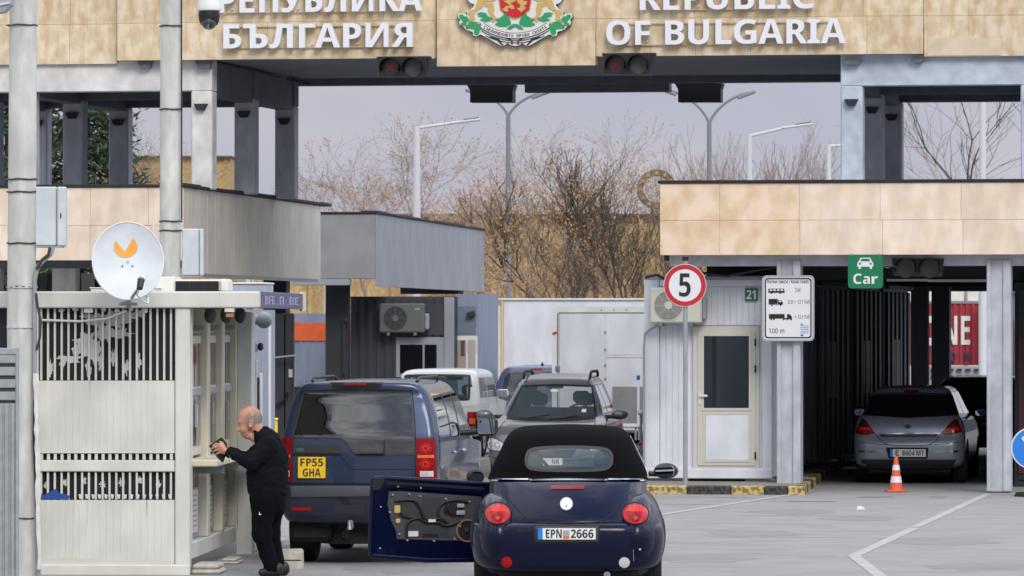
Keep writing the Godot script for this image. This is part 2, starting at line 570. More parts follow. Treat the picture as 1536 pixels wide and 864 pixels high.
func flat(b: MB, pts: Array, h: float) -> void:
	var p := PackedVector2Array()
	for q in pts: p.append(Vector2(q.x, -q.z))
	var t := Geometry2D.triangulate_polygon(p)
	for k in range(0, t.size(), 3):
		var a: Vector3 = pts[t[k]]
		var c: Vector3 = pts[t[k + 1]]
		var d: Vector3 = pts[t[k + 2]]
		a.y = h; c.y = h; d.y = h
		if (c - a).cross(d - a).y < 0: b.tri(a, d, c)
		else: b.tri(a, c, d)

func ribbon(b: MB, path: Array, w: float, h: float) -> void:
	for i in path.size() - 1:
		var d: Vector3 = (path[i + 1] - path[i]).normalized()
		var s := Vector3(-d.z, 0, d.x) * w * 0.5
		var a: Vector3 = path[i] - s
		var c: Vector3 = path[i] + s
		var e: Vector3 = path[i + 1] + s
		var f: Vector3 = path[i + 1] - s
		a.y = h; c.y = h; e.y = h; f.y = h
		b.quad(a, f, e, c) if (f - a).cross(e - a).y > 0 else b.quad(c, e, f, a)

func build_ground() -> void:
	fr = F0
	var b := mb()
	b.quad(Vector3(-900, 0, 60), Vector3(900, 0, 60), Vector3(900, 0, -2500), Vector3(-900, 0, -2500))
	struct("ground", b, M.asphalt)
	# painted lane lines
	b = mb()
	ribbon(b, [on_ground(1482, 741), on_ground(1372, 791)], 0.12, 0.004)
	ribbon(b, [on_ground(1372, 792), on_ground(1281, 834)], 0.13, 0.004)
	ribbon(b, [on_ground(1281, 834), on_ground(1322, 866), on_ground(1350, 890)], 0.13, 0.004)
	struct("lane_line", b, M.line)
	b = mb()
	ribbon(b, [on_ground(985, 773), on_ground(1168, 745), on_ground(1222, 736)], 0.12, 0.004)
	ribbon(b, [on_ground(985, 757), on_ground(1075, 756)], 0.1, 0.004)
	ribbon(b, [on_ground(960, 747), on_ground(1120, 746)], 0.1, 0.004)
	struct("lane_line", b, M.line)
	# oil and tar marks, cracks
	b = mb()
	for q in [[1183, 752, 1252, 752.6], [1286, 746, 1340, 745.4], [1393, 745.5, 1420, 745.8]]:
		ribbon(b, [on_ground(q[0], q[1]), on_ground(q[2], q[3])], 0.16, 0.003)
	struct("tar_mark", b, mat("tar", c8(98, 95, 93), 0.7))
	b = mb()
	for i in 26:
		var p := on_ground(rng.randf_range(560, 1536), rng.randf_range(752, 862))
		var path := [p]
		for k in 5:
			p += Vector3(rng.randf_range(0.15, 0.5), 0, rng.randf_range(-0.22, 0.22))
			path.append(p)
		ribbon(b, path, 0.018, 0.0035)
	struct("ground_crack", b, mat("crack", c8(120, 117, 115), 0.9))
	# tyre-worn pale streaks across the lanes
	b = mb()
	for i in 5:
		var y0 := 762.0 + i * 11.0
		var x0 := rng.randf_range(1010, 1120)
		ribbon(b, [on_ground(x0, y0), on_ground(x0 + rng.randf_range(150, 420), y0 + rng.randf_range(-3, 5))], 0.10, 0.0025)
	struct("ground_scuff", b, mat("scuff", c8(164, 162, 161), 0.9))
	for q in [[1130, 800, 0.55, 0.22], [1405, 812, 0.7, 0.2], [1050, 838, 0.6, 0.18], [1290, 778, 0.5, 0.25], [630, 852, 0.8, 0.2], [1480, 850, 0.6, 0.2], [1190, 768, 0.6, 0.3]]:
		b = mb()
		var c := on_ground(q[0], q[1])
		var ring := []
		for k in 26:
			var a := TAU * k / 26
			var rr := rng.randf_range(0.75, 1.1)
			ring.append(c + Vector3(cos(a) * q[2] * rr, 0, sin(a) * q[2] * 1.6 * rr))
		flat(b, ring, 0.0015)
		struct("oil_stain", b, M.stain)
	# the cabin's island and its kerb
	fr = FG
	var kz := 1.2
	var e0 := FG.affine_inverse() * on_ground(1208, 742)
	var e1 := FG.affine_inverse() * on_ground(1245, 712)
	var dir := Vector3(e1.x - e0.x, 0, e1.z - e0.z).normalized()
	var corner := Vector3(e0.x, 0, kz)
	var far := corner + dir * 27.0
	b = mb()
	b.pre = fr
	b.xf = Transform3D(Basis(Vector3.RIGHT, -PI / 2), Vector3.ZERO)
	b.prism(PackedVector2Array([Vector2(-2.6, -kz + 0.12), Vector2(corner.x - 0.12, -kz + 0.12), Vector2(far.x - 0.12, -far.z), Vector2(-2.6, -far.z)]), 0.0, 0.12)
	struct("traffic_island", b, M.paving)
	var kerb := MeshInstance3D.new()
	kerb.name = "kerb"
	add_child(kerb)
	kerb.set_meta("kind", "structure")
	var cuts := [860, 905, 960, 1030, 1096, 1146, 1181]
	for i in cuts.size() - 1:
		var k := mb()
		k.pre = fr
		k.box(Vector3(L(cuts[i], 742, kz).x + 0.006, -0.02, kz - 0.15), Vector3(L(cuts[i + 1], 742, kz).x - 0.006, 0.124, kz), 0.018)
		part(kerb, "kerb_stone", k, M.kerb_yellow if i % 2 == 0 else M.kerb_black)
	var e := mb()
	e.pre = fr
	e.box(Vector3(L(1181, 742, kz).x + 0.006, -0.02, kz - 0.15), Vector3(corner.x, 0.124, kz), 0.018)
	kerb.mesh = e.mesh()
	kerb.material_override = M.kerb_yellow
	var along := 0.155
	var n := 0
	while along < 26.0:
		var l := 0.42 if along < 1.2 else 1.0
		var k := mb()
		k.pre = fr
		k.xf = Transform3D(Basis(-dir.cross(Vector3.UP) * -1.0, Vector3.UP, -dir), corner)
		k.box(Vector3(-0.15, -0.02, -along - l + 0.008), Vector3(0.0, 0.124, -along), 0.018)
		part(kerb, "kerb_stone", k, M.kerb_black if n % 2 == 0 else M.kerb_yellow)
		along += l
		n += 1

# cladding of stone slabs with open joints on the plane z = k, from x0 to x1 and over the given heights
func slabs(root: Node3D, x0: float, x1: float, rows: Array, k: float, w: float, mats: String, shift := 0.0, thick := 0.03) -> void:
	for r in rows.size() - 1:
		var x := x0
		var first := true
		while x < x1 - 0.05:
			var l := w * rng.randf_range(0.96, 1.04)
			if first: l = w - fposmod(shift + r * 0.0, w); first = false
			var xe := minf(x + l, x1)
			if x1 - xe < 0.15: xe = x1
			var d := rng.randf_range(-0.003, 0.003)
			var sm: Material = M[mats + str(rng.randi() % 4)]
			if mats == "pink" and k == 0.0 and x - x0 < 0.9: sm = M.pink_stained
			bx(root, "stone_slab", sm, Vector3(x + 0.0015, rows[r] + 0.0015, k - thick), Vector3(xe - 0.0015, rows[r + 1] - 0.0015, k + d * 0.5), 0.003)
			x = xe

func column(root: Node3D, x: float, z: float, m: Material, y0 := 0.0, y1 := 6.2) -> void:
	bx(root, "column", m, Vector3(x, y0, z - 0.33), Vector3(x + 0.33, y1, z), 0.02)

func build_gate() -> void:
	fr = FT
	var r := thing("gate_building", "tall stone clad border gate with the big country name over the lanes", "gate building", Vector3(0, 0, -0.3))
	var hb := L(400, 89, 0).y
	var bb := L(180, 137, -0.22).y
	var ha := L(90, 96.5, -0.15).y
	var hc := L(774, 99, 0.12).y
	var he := L(1400, 85, -0.1).y
	var segs := [
		[L(-120, 97, -0.15).x, L(175, 97, -0.15).x, ha, -0.15],
		[L(175.5, 91, 0.0).x, L(654, 91, 0.0).x, hb, 0.0],
		[L(655, 99, 0.12).x, L(893, 99, 0.12).x, hc, 0.12],
		[L(894, 83, 0.0).x, L(1385, 83, 0.0).x, hb, 0.0],
		[L(1386, 85, -0.1).x, L(1760, 85, -0.1).x, he, -0.1]]
	for s in segs:
		bx(r, "fascia_wall", M.stone_patch, Vector3(s[0] + 0.01, s[2] + 0.02, -0.2), Vector3(s[1] - 0.01, 8.8, s[3] - 0.035))
		slabs(r, s[0], s[1], [s[2], 6.98, 7.62, 8.26, 8.8], s[3], 0.86, "stone", 0.2)
	# a pale repair strip along the lower edge, two of them
	pbox(r, "repair_patch", M.stone_patch, 362, 71, 436, 88, 0.006, 0.004)
	pbox(r, "repair_patch", M.stone_patch, 1391, 56, 1502, 83, -0.092, 0.004)
	pbox(r, "repair_patch", M.stone_patch, 622, 66, 652, 88, 0.006, 0.004)
	# the slab over the lanes
	bx(r, "roof_slab", M.soffit, Vector3(segs[0][0], hb + 0.02, -7.2), Vector3(segs[4][1], hb + 0.4, -0.201))
	bx(r, "roof_girder", M.concrete_dark, Vector3(L(440, 127, -7.0).x, hb - 0.09, -7.3), Vector3(L(1264, 122, -7.0).x, hb + 0.019, -6.9))
	# beams and columns of the two flanks
	var xl0 := L(-110, 137, -0.22).x
	var xl1 := L(318, 137, -0.22).x
	var xr0 := L(1261, 125, -0.22).x
	var xr1 := L(1740, 125, -0.22).x
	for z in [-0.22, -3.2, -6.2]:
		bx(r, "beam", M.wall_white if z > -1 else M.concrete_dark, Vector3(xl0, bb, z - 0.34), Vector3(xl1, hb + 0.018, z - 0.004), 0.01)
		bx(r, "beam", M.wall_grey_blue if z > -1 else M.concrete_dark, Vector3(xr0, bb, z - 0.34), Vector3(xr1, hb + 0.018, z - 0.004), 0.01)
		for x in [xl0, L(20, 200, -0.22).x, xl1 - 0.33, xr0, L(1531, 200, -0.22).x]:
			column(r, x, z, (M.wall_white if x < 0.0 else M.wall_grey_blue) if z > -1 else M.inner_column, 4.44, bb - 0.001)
			# the dark little bracket at each column's head
			var b := mb(r)
			b.prism(PackedVector2Array([Vector2(x + 0.06, bb - 0.2), Vector2(x + 0.11, bb - 0.3), Vector2(x + 0.22, bb - 0.3), Vector2(x + 0.27, bb - 0.2)]), z + 0.001, z + 0.09)
			part(r, "bracket", b, M.darker)
	for x in [xl0, L(20, 200, -0.22).x, xl1 - 0.33, xr0, L(1531, 200, -0.22).x]:
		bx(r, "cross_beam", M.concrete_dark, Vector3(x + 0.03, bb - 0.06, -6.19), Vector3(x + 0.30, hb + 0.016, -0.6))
	# rough plinths where the fascia sits on the column heads
	for q in [[205, 84, 228, 102], [292, 84, 318, 103], [1264, 83, 1292, 97], [1366, 82, 1386, 94]]:
		var b := mb(r)
		b.pre = r.transform.affine_inverse() * fr
		var p := ppts([q[0], q[1] + 6, q[0] + 5, q[3], q[2] - 4, q[3], q[2], q[1] + 6], -0.1)
		b.prism(p, -0.21, -0.1)
		part(r, "bearing_block", b, M.concrete_dark)
	# hanging girder and display boxes at the far edge
	bx(r, "hanging_girder", M.concrete_dark, Vector3(L(782, 138, -7.0).x, L(880, 138, -7.31).y, -7.6), Vector3(L(1000, 138, -7.0).x, hb, -7.31), 0.01)
	for q in [[700, 772, 126, 153.5, 706], [1012, 1084, 124, 153, 1018]]:
		fr = FT
		var c := L((q[0] + q[1]) * 0.5, q[3], -7.7)
		var t := thing("display_box", ["black lane display box hanging left of the girder, under the coat of arms", "black lane display box hanging right of the girder, under the Latin name"][0 if q[0] < 900 else 1], "display box", c, "lane display boxes under the gate")
		ppoly(t, "housing", M.black, [q[4] - 1, q[3], q[1] - 3, q[3], q[1] - 3, q[2] + 10, q[1], q[2] + 1, q[0], q[2] + 1, q[4] - 1, q[2] + 10], -7.7, 0.3)
		pbox(t, "top_rail", M.steel, q[0] + 4, q[2] - 1, q[1] - 4, q[2] + 1, -7.69, 0.05)
		pbox(t, "hanger", M.darker, q[0] + 8, q[2] - 6, q[0] + 12, q[2] + 1, -7.75, 0.06)
		pbox(t, "hanger", M.darker, q[1] - 12, q[2] - 6, q[1] - 8, q[2] + 1, -7.75, 0.06)
	# a cable run that sags along the soffit
	fr = FT
	var cb := mb(r)
	cb.tube([L(322, 93, -0.5), L(380, 106, -3.0), L(425, 118, -5.6), L(462, 126, -6.9)], 0.02, 6)
	part(r, "cable", cb, M.darker)
	# traffic signals under the fascia
	for q in [[567, 86, 640, 115, "left lane signal with a red cross, under the Cyrillic name", 0], [905, 81, 978, 112, "right lane signal with a red cross, under the Latin name", 1]]:
		fr = FT
		var t := thing("lane_signal", "black " + q[4], "traffic light", L((q[0] + q[2]) * 0.5, q[3], 0.3), "lane signals on the gate")
		signal_box(t, q[0], q[1], q[2], q[3], 0.32, true)
	gate_lettering()
	coat_of_arms()

func signal_box(t: Node3D, x0: float, y0: float, x1: float, y1: float, k: float, lit: bool) -> void:
	ppoly(t, "housing", M.plastic_black, [x0 + 2, y1 - 1, x1 - 3, y1, x1, y0, x0, y0], k, 0.22)
	pbox(t, "mounting_rail", M.darker, x0 - 2, y0 - 2, x1 + 4, y0 + 2, k - 0.02, 0.2)
	var w := (x1 - x0)
	for i in 2:
		var cx := x0 + w * (0.27 + 0.46 * i)
		var cy := (y0 + y1) * 0.5 + 1
		var rr := w * 0.19 * absf(L(1, 0, k).x - L(0, 0, k).x)
		var c := L2(cx, cy, k)
		var b := mb(t)
		b.prism(circle(c, rr * 0.92, 24), k + 0.001, k + 0.012)
		var lens := part(t, "lens", b, mat("lens_grey", c8(66, 64, 66), 0.4) if (lit and i == 1) else M.lens_dark)
		# a hood over the upper two thirds
		b = mb(t)
		for j in 18:
			var a0 := PI * (-0.12 + 1.24 * j / 18.0)
			var a1 := PI * (-0.12 + 1.24 * (j + 1) / 18.0)
			var p0 := Vector2(cos(a0), sin(a0)) * rr + c
			var p1 := Vector2(cos(a1), sin(a1)) * rr + c
			var l := 0.20
			b.quad(Vector3(p1.x, p1.y, k), Vector3(p1.x, p1.y, k + l), Vector3(p0.x, p0.y, k + l), Vector3(p0.x, p0.y, k))
			b.quad(Vector3(p0.x, p0.y, k), Vector3(p0.x, p0.y, k + l), Vector3(p1.x, p1.y, k + l), Vector3(p1.x, p1.y, k))
		part(t, "hood", b, M.plastic_black)
		if lit and i == 0:
			b = mb(t)
			for s in [-1.0, 1.0]:
				b.xf = Transform3D(Basis(Vector3.BACK, s * PI / 4), Vector3(c.x, c.y, 0))
				b.box(Vector3(-rr * 0.62, -rr * 0.13, k + 0.013), Vector3(rr * 0.62, rr * 0.13, k + 0.018 + s * 0.002))
			part(lens, "red_cross", b, M.red_x)

# each letter its own piece: the words' letters share the width x0..x1 in the proportions of the type
func word(t: Node3D, text: String, x0: float, x1: float, ytop: float, ybase: float, slope: float, k: float) -> void:
	var full := TextMesh.new()
	full.text = text; full.font = font_bold; full.font_size = 64; full.pixel_size = 0.01; full.curve_step = 1.0
	var ext := full.get_aabb()
	var cap := TextMesh.new()
	cap.text = "H"; cap.font = font_bold; cap.font_size = 64; cap.pixel_size = 0.01
	var caph := cap.get_aabb().size.y
	var a := L(x0, ybase, k)
	var c := L(x1, ybase, k)
	var u := (L(x0, ytop, k).y - a.y) / caph
	var sx := (c.x - a.x) / ext.size.x
	for i in text.length():
		if text[i] == " ": continue
		var up := TextMesh.new()
		up.text = text.substr(0, i + 1); up.font = font_bold; up.font_size = 64; up.pixel_size = 0.01
		up.horizontal_alignment = HORIZONTAL_ALIGNMENT_LEFT
		var one := TextMesh.new()
		one.text = text[i]; one.font = font_bold; one.font_size = 64; one.pixel_size = 0.01; one.depth = 0.1; one.curve_step = 1.0
		var ob := one.get_aabb()
		var hb := cap.get_aabb()
		var right := up.get_aabb().end.x - full_left(text)
		var b := mb(t)
		var left := right - ob.size.x
		b.add_mesh(one, Transform3D(Basis.from_scale(Vector3(sx * 1.02, u, 0.9)), Vector3(a.x + left * sx - ob.position.x * sx * 1.02, a.y - hb.position.y * u, k + 0.06)))
		# small stand-offs behind the letter
		for s in [0.25, 0.75]:
			b.box(Vector3(a.x + (left + ob.size.x * s) * sx - 0.008, a.y + 0.05, k - 0.05), Vector3(a.x + (left + ob.size.x * s) * sx + 0.008, a.y + 0.066, k + 0.02))
		part(t, "letter", b, M.letter)

func full_left(text: String) -> float:
	var f := TextMesh.new()
	f.text = text; f.font = font_bold; f.font_size = 64; f.pixel_size = 0.01
	f.horizontal_alignment = HORIZONTAL_ALIGNMENT_LEFT
	return f.get_aabb().position.x

func gate_lettering() -> void:
	fr = FT
	var t := thing("country_lettering", "white raised Cyrillic letters left of the coat of arms", "lettering", L(480, 74, 0.05), "raised lettering on the gate")
	word(t, "РЕПУБЛИКА", 330, 634, -18, 19.5, 0, 0.05)
	word(t, "БЪЛГАРИЯ", 337, 620, 37, 73, 0, 0.05)
	for y in [-17, 17, 38, 70]:
		pbox(t, "rail", M.rail, 338, y - 1.2, 620, y + 1.2, 0.045, 0.03)
	t = thing("country_lettering", "white raised Latin letters right of the coat of arms", "lettering", L(1090, 70, 0.05), "raised lettering on the gate")
	word(t, "REPUBLIC", 961, 1222, -21, 15.5, 0, 0.05)
	word(t, "OF BULGARIA", 911, 1269, 32, 68, 0, 0.05)
	for y in [-20, 13, 33, 65.5]:
		pbox(t, "rail", M.rail, 962 if y < 20 else 925, y - 1.2, 1215 if y < 20 else 1255, y + 1.2, 0.045, 0.03)

# outline points come from a drawing 8.084 units to the pixel, mirrored about 748
func arms_poly(t: Node3D, called: String, m: Material, pts: Array, k: float, d: float, both := true) -> void:
	for s in ([0, 1] if both else [0]):
		var q := []
		for i in range(0, pts.size(), 2):
			var x: float = pts[i] if s == 0 else 1496.0 - pts[i]
			q.append(680.0 + x / 8.084); q.append(pts[i + 1] / 8.084)
		ppoly(t, called, m, q, k, d)

func coat_of_arms() -> void:
	fr = FT
	var t := thing("coat_of_arms", "painted coat of arms with red shield, gold lions, oak leaves and white ribbon", "coat of arms", L(772, 70, 0.2))
	var half := [748, 555, 700, 550, 660, 522, 600, 560, 560, 545, 440, 475, 330, 415, 280, 440, 240, 430, 235, 385, 150, 360, 120, 320, 75, 300, 70, 265, 85, 240, 50, 205, 55, 165, 130, 160, 165, 190, 160, 140, 215, 110, 255, 65, 250, 50, 200, 30, 165, -20, 150, -200, 330, -330, 560, -420, 748, -520]
	var outline := half.duplicate()
	for i in range(half.size() - 4, 1, -2):
		outline.append(1496 - half[i]); outline.append(half[i + 1])
	var big := []
	for i in range(0, outline.size(), 2):
		big.append(748 + (outline[i] - 748) * 1.012); big.append(outline[i + 1] + (6 if outline[i + 1] > 100 else 0))
	arms_poly(t, "backing", M.sign_black, big, 0.20, 0.05, false)
	arms_poly(t, "plate", M.arms_white, outline, 0.225, 0.02, false)
	arms_poly(t, "oak_leaf", M.arms_green, [65, 185, 110, 170, 128, 196, 165, 197, 190, 240, 180, 265, 215, 255, 270, 262, 330, 282, 355, 330, 320, 370, 310, 412, 270, 425, 250, 400, 255, 352, 190, 345, 152, 350, 150, 312, 92, 305, 85, 285, 120, 268, 95, 232, 75, 215], 0.237, 0.01)
	arms_poly(t, "oak_leaf", M.arms_green, [285, 162, 330, 145, 392, 155, 415, 190, 450, 215, 480, 225, 450, 250, 400, 265, 330, 247, 322, 235, 365, 220, 340, 205, 300, 197, 312, 185], 0.237, 0.01)
	arms_poly(t, "oak_leaf", M.arms_green, [600, 190, 625, 145, 662, 190, 690, 240, 700, 290, 640, 322, 560, 322, 505, 300, 510, 285, 545, 265, 510, 240, 542, 226], 0.237, 0.01)
	arms_poly(t, "stem", M.arms_green, [640, 355, 682, 312, 735, 285, 748, 292, 748, 322, 700, 356], 0.235, 0.008)
	arms_poly(t, "lion", M.gold, [300, -10, 400, -10, 350, 90, 262, 142, 248, 200, 262, 228, 222, 250, 195, 240, 200, 195, 165, 152, 190, 128, 262, 108], 0.240, 0.012)
	arms_poly(t, "lion", M.gold, [380, 30, 480, 38, 494, 110, 484, 170, 522, 214, 552, 210, 560, 228, 500, 232, 455, 204, 440, 168, 418, 118, 428, 82, 380, 72], 0.240, 0.012)
	arms_poly(t, "lion", M.gold, [250, -300, 420, -340, 540, -200, 545, -20, 470, 20, 300, 10, 260, -120], 0.238, 0.012)
	arms_poly(t, "acorn", M.gold, [150, 290, 170, 262, 192, 272, 180, 300, 158, 308], 0.244, 0.01)
	arms_poly(t, "acorn", M.gold, [285, 270, 310, 262, 332, 276, 318, 294, 296, 290], 0.244, 0.01)
	arms_poly(t, "acorn", M.gold, [465, 250, 482, 225, 510, 232, 500, 258, 478, 264], 0.244, 0.01)
	arms_poly(t, "shield_border", M.gold, [548, -380, 548, 0, 566, 120, 634, 182, 688, 214, 748, 238, 808, 214, 862, 182, 930, 120, 948, 0, 948, -380], 0.236, 0.01, false)
	arms_poly(t, "shield", M.arms_red, [560, -370, 560, 0, 576, 112, 640, 170, 690, 200, 748, 214, 806, 200, 856, 170, 920, 112, 936, 0, 936, -370], 0.246, 0.015, false)
	arms_poly(t, "small_lion", M.gold, [600, 10, 650, 0, 640, -60, 720, -120, 760, -60, 764, 0, 740, 20, 690, 40, 730, 70, 742, 105, 700, 112, 690, 90, 660, 100, 668, 138, 630, 140, 590, 112, 620, 95, 640, 70, 690, 72, 650, 38], 0.256, 0.01, false)
	arms_poly(t, "small_lion", M.gold, [762, -20, 820, -30, 850, 10, 898, 15, 880, 60, 850, 62, 880, 95, 850, 125, 820, 145, 800, 128, 780, 112, 770, 92, 806, 95, 812, 60, 780, 30], 0.256, 0.01, false)
	# the ribbon: bands of a circle, dark edged
	var c := Vector2(748, -250)
	for q in [[655, 712, M.arms_white, 0.243, 0.86, "ribbon"], [648, 655, M.sign_black, 0.242, 0.86, "ribbon_edge"], [712, 720, M.sign_black, 0.242, 0.86, "ribbon_edge"], [738, 746, M.sign_black, 0.235, 0.80, "ribbon_edge"], [764, 772, M.sign_black, 0.235, 0.66, "ribbon_edge"]]:
		var poly := []
		var a0: float = PI / 2 - q[4] * 0.73
		var a1: float = PI / 2 + q[4] * 0.73
		for i in 25:
			var a: float = lerpf(a0, a1, i / 24.0)
			poly.append(c.x + cos(a) * q[0]); poly.append(c.y + sin(a) * q[0])
		for i in 25:
			var a: float = lerpf(a1, a0, i / 24.0)
			poly.append(c.x + cos(a) * q[1]); poly.append(c.y + sin(a) * q[1])
		arms_poly(t, q[5], q[2], poly, q[3], 0.008, false)
	arms_poly(t, "ribbon_fold", M.sign_black, [440, 440, 548, 470, 560, 485, 610, 545, 596, 552, 530, 490, 440, 452], 0.236, 0.006)
	arms_poly(t, "ribbon_fold", M.sign_black, [640, 455, 690, 470, 720, 500, 715, 545, 704, 540, 706, 505, 680, 480, 640, 467], 0.236, 0.006)
	arms_poly(t, "ribbon_fold", M.arms_red, [355, 300, 395, 330, 395, 348, 372, 330], 0.236, 0.006)
	var motto := "СЪЕДИНЕНИЕТО ПРАВИ СИЛАТА"
	var b := mb(t)
	var inv := 1.0 / 8.084 * absf(L(1, 0, 0.25).x - L(0, 0, 0.25).x)
	for i in motto.length():
		if motto[i] == " ": continue
		var a := PI / 2 + 0.565 - 1.13 * i / (motto.length() - 1)
		var p := L(680 + (c.x + cos(a) * 684) / 8.084, (c.y + sin(a) * 684) / 8.084, 0.25)
		b.xf = Transform3D(Basis(Vector3.BACK, PI / 2 - a), Vector3(p.x, p.y, 0)).rotated_local(Vector3.BACK, 0.0)
		b.xf = Transform3D(Basis(Vector3.BACK, -(a - PI / 2)), Vector3(p.x, p.y, 0))
		letters(b, motto[i], font_bold, Vector2(-12, -17) * inv, Vector2(12, 17) * inv, 0.244, 0.003)
	part(t, "motto", b, M.sign_black)

func build_right_canopy() -> void:
	fr = FG
	var x0 := L(990, 300, 0).x
	var x1 := L(1800, 300, 0).x
	var r := thing("lane_canopy", "flat canopy faced with pinkish stone over the right hand lanes", "canopy", Vector3((x0 + x1) * 0.5, 0, -12), "canopies over the inspection lanes")
	bx(r, "fascia_wall", M.stone_patch, Vector3(x0 + 0.02, 3.40, -0.25), Vector3(x1, 4.40, -0.036))
	slabs(r, x0, x1, [3.375, 3.87, 4.40], 0.0, 1.16, "pink", 0.3)
	bx(r, "roof_edge", M.felt, Vector3(x0 - 0.03, 4.401, -0.3), Vector3(x1, 4.445, 0.03), 0.006)
	bx(r, "roof_slab", M.soffit, Vector3(x0 + 0.02, 3.65, -27), Vector3(x1, 4.39, -0.251))
	bx(r, "side_wall", M.grey_panel, Vector3(x0, 3.3, -27), Vector3(x0 + 0.019, 4.395, -0.26))
	# front beam and the light steel pillars
	bx(r, "front_beam", M.column, Vector3(x0 + 0.1, 3.22, -0.55), Vector3(x1, 3.60, -0.26), 0.01)
	for q in [[1165, 1200], [1480, 1516]]:
		for zz in ([-0.2, -8.5, -17.0] if q[0] > 1300 else [-0.2]):
			var xa := L(q[0], 600, -0.2).x
			var p := mb(r)
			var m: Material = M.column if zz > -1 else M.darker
			# an H section: two flanges and a web
			p.box(Vector3(xa, 0.02, zz - 0.34), Vector3(xa + 0.06, 3.30, zz), 0.008)
			p.box(Vector3(xa + 0.23, 0.02, zz - 0.34), Vector3(xa + 0.34, 3.30, zz), 0.008)
			p.box(Vector3(xa + 0.0601, 0.02, zz - 0.30), Vector3(xa + 0.2299, 3.30, zz - 0.035))
			part(r, "pillar", p, m)
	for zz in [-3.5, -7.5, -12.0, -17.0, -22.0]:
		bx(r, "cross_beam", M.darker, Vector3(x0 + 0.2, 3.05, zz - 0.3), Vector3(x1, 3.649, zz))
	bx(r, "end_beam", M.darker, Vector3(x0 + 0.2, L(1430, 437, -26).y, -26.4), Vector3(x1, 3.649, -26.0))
	# pale strips under the beams
	for q in [[1318, 385, 1392, 388, -0.62], [1402, 384, 1480, 387, -0.62], [1330, 418.5, 1392, 422, -3.4], [1392, 419, 1480, 423, -3.4]]:
		pbox(r, "pale_strip", M.cabinet, q[0], q[1], q[2], q[3], q[4], 0.05)
	# dark far pillars in the opening
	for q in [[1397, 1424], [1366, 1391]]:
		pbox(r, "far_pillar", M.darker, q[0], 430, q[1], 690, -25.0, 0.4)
	# inspection booths along the lane's left side
	var xw := 3.5
	var z := -2.6
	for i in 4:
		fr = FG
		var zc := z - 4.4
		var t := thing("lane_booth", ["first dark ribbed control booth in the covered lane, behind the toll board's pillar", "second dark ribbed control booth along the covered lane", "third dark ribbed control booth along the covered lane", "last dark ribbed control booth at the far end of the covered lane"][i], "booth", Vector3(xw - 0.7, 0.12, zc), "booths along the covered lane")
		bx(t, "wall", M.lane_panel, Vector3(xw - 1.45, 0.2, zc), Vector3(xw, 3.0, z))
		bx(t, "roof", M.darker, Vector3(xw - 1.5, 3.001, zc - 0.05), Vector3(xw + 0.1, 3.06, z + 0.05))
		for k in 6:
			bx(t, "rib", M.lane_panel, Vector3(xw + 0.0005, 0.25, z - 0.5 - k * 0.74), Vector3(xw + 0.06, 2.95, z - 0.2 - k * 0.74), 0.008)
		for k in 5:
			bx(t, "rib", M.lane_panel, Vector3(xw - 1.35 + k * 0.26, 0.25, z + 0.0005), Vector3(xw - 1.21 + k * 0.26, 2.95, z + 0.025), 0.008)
		bx(t, "black_window", M.black, Vector3(xw + 0.036, 1.2, z - 2.6), Vector3(xw + 0.05, 2.1, z - 1.4))  # lane window painted flat black to keep bright reflections out
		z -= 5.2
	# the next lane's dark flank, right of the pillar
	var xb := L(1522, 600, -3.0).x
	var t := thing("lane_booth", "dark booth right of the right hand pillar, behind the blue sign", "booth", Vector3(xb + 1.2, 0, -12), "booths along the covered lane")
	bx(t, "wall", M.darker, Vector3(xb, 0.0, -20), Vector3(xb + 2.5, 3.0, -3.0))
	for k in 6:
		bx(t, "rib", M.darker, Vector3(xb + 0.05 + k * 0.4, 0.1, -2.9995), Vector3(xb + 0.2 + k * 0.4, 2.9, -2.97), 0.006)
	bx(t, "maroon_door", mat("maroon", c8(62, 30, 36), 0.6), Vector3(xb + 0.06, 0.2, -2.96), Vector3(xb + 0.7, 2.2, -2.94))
	# dark signal pair under the front beam
	var sgl := thing("lane_signal", "unlit dark lane signal under the right canopy beside the green car sign", "traffic light", L(1378, 414, -0.5), "")
	signal_box(sgl, 1338, 388, 1416, 415, -0.56 + 0.32, false)
	# wires looping along the beam
	var b := mb(r)
	b.tube([L(1322, 399, -0.2), L(1332, 402, -0.2), L(1338, 398, -0.2), L(1345, 401, -0.2)], 0.008, 5)
	part(r, "cable", b, M.steel)
	fr = FG
	var b2 := mb(r)
	b2.tube([L(968, 416, -0.6), L(985, 412, -0.6), L(1000, 420, -0.6), L(1040, 408, -0.6), L(1090, 414, -0.6), L(1140, 404, -0.6), L(1180, 398, -0.6)], 0.022, 6)
	part(r, "cable", b2, M.plastic_black)

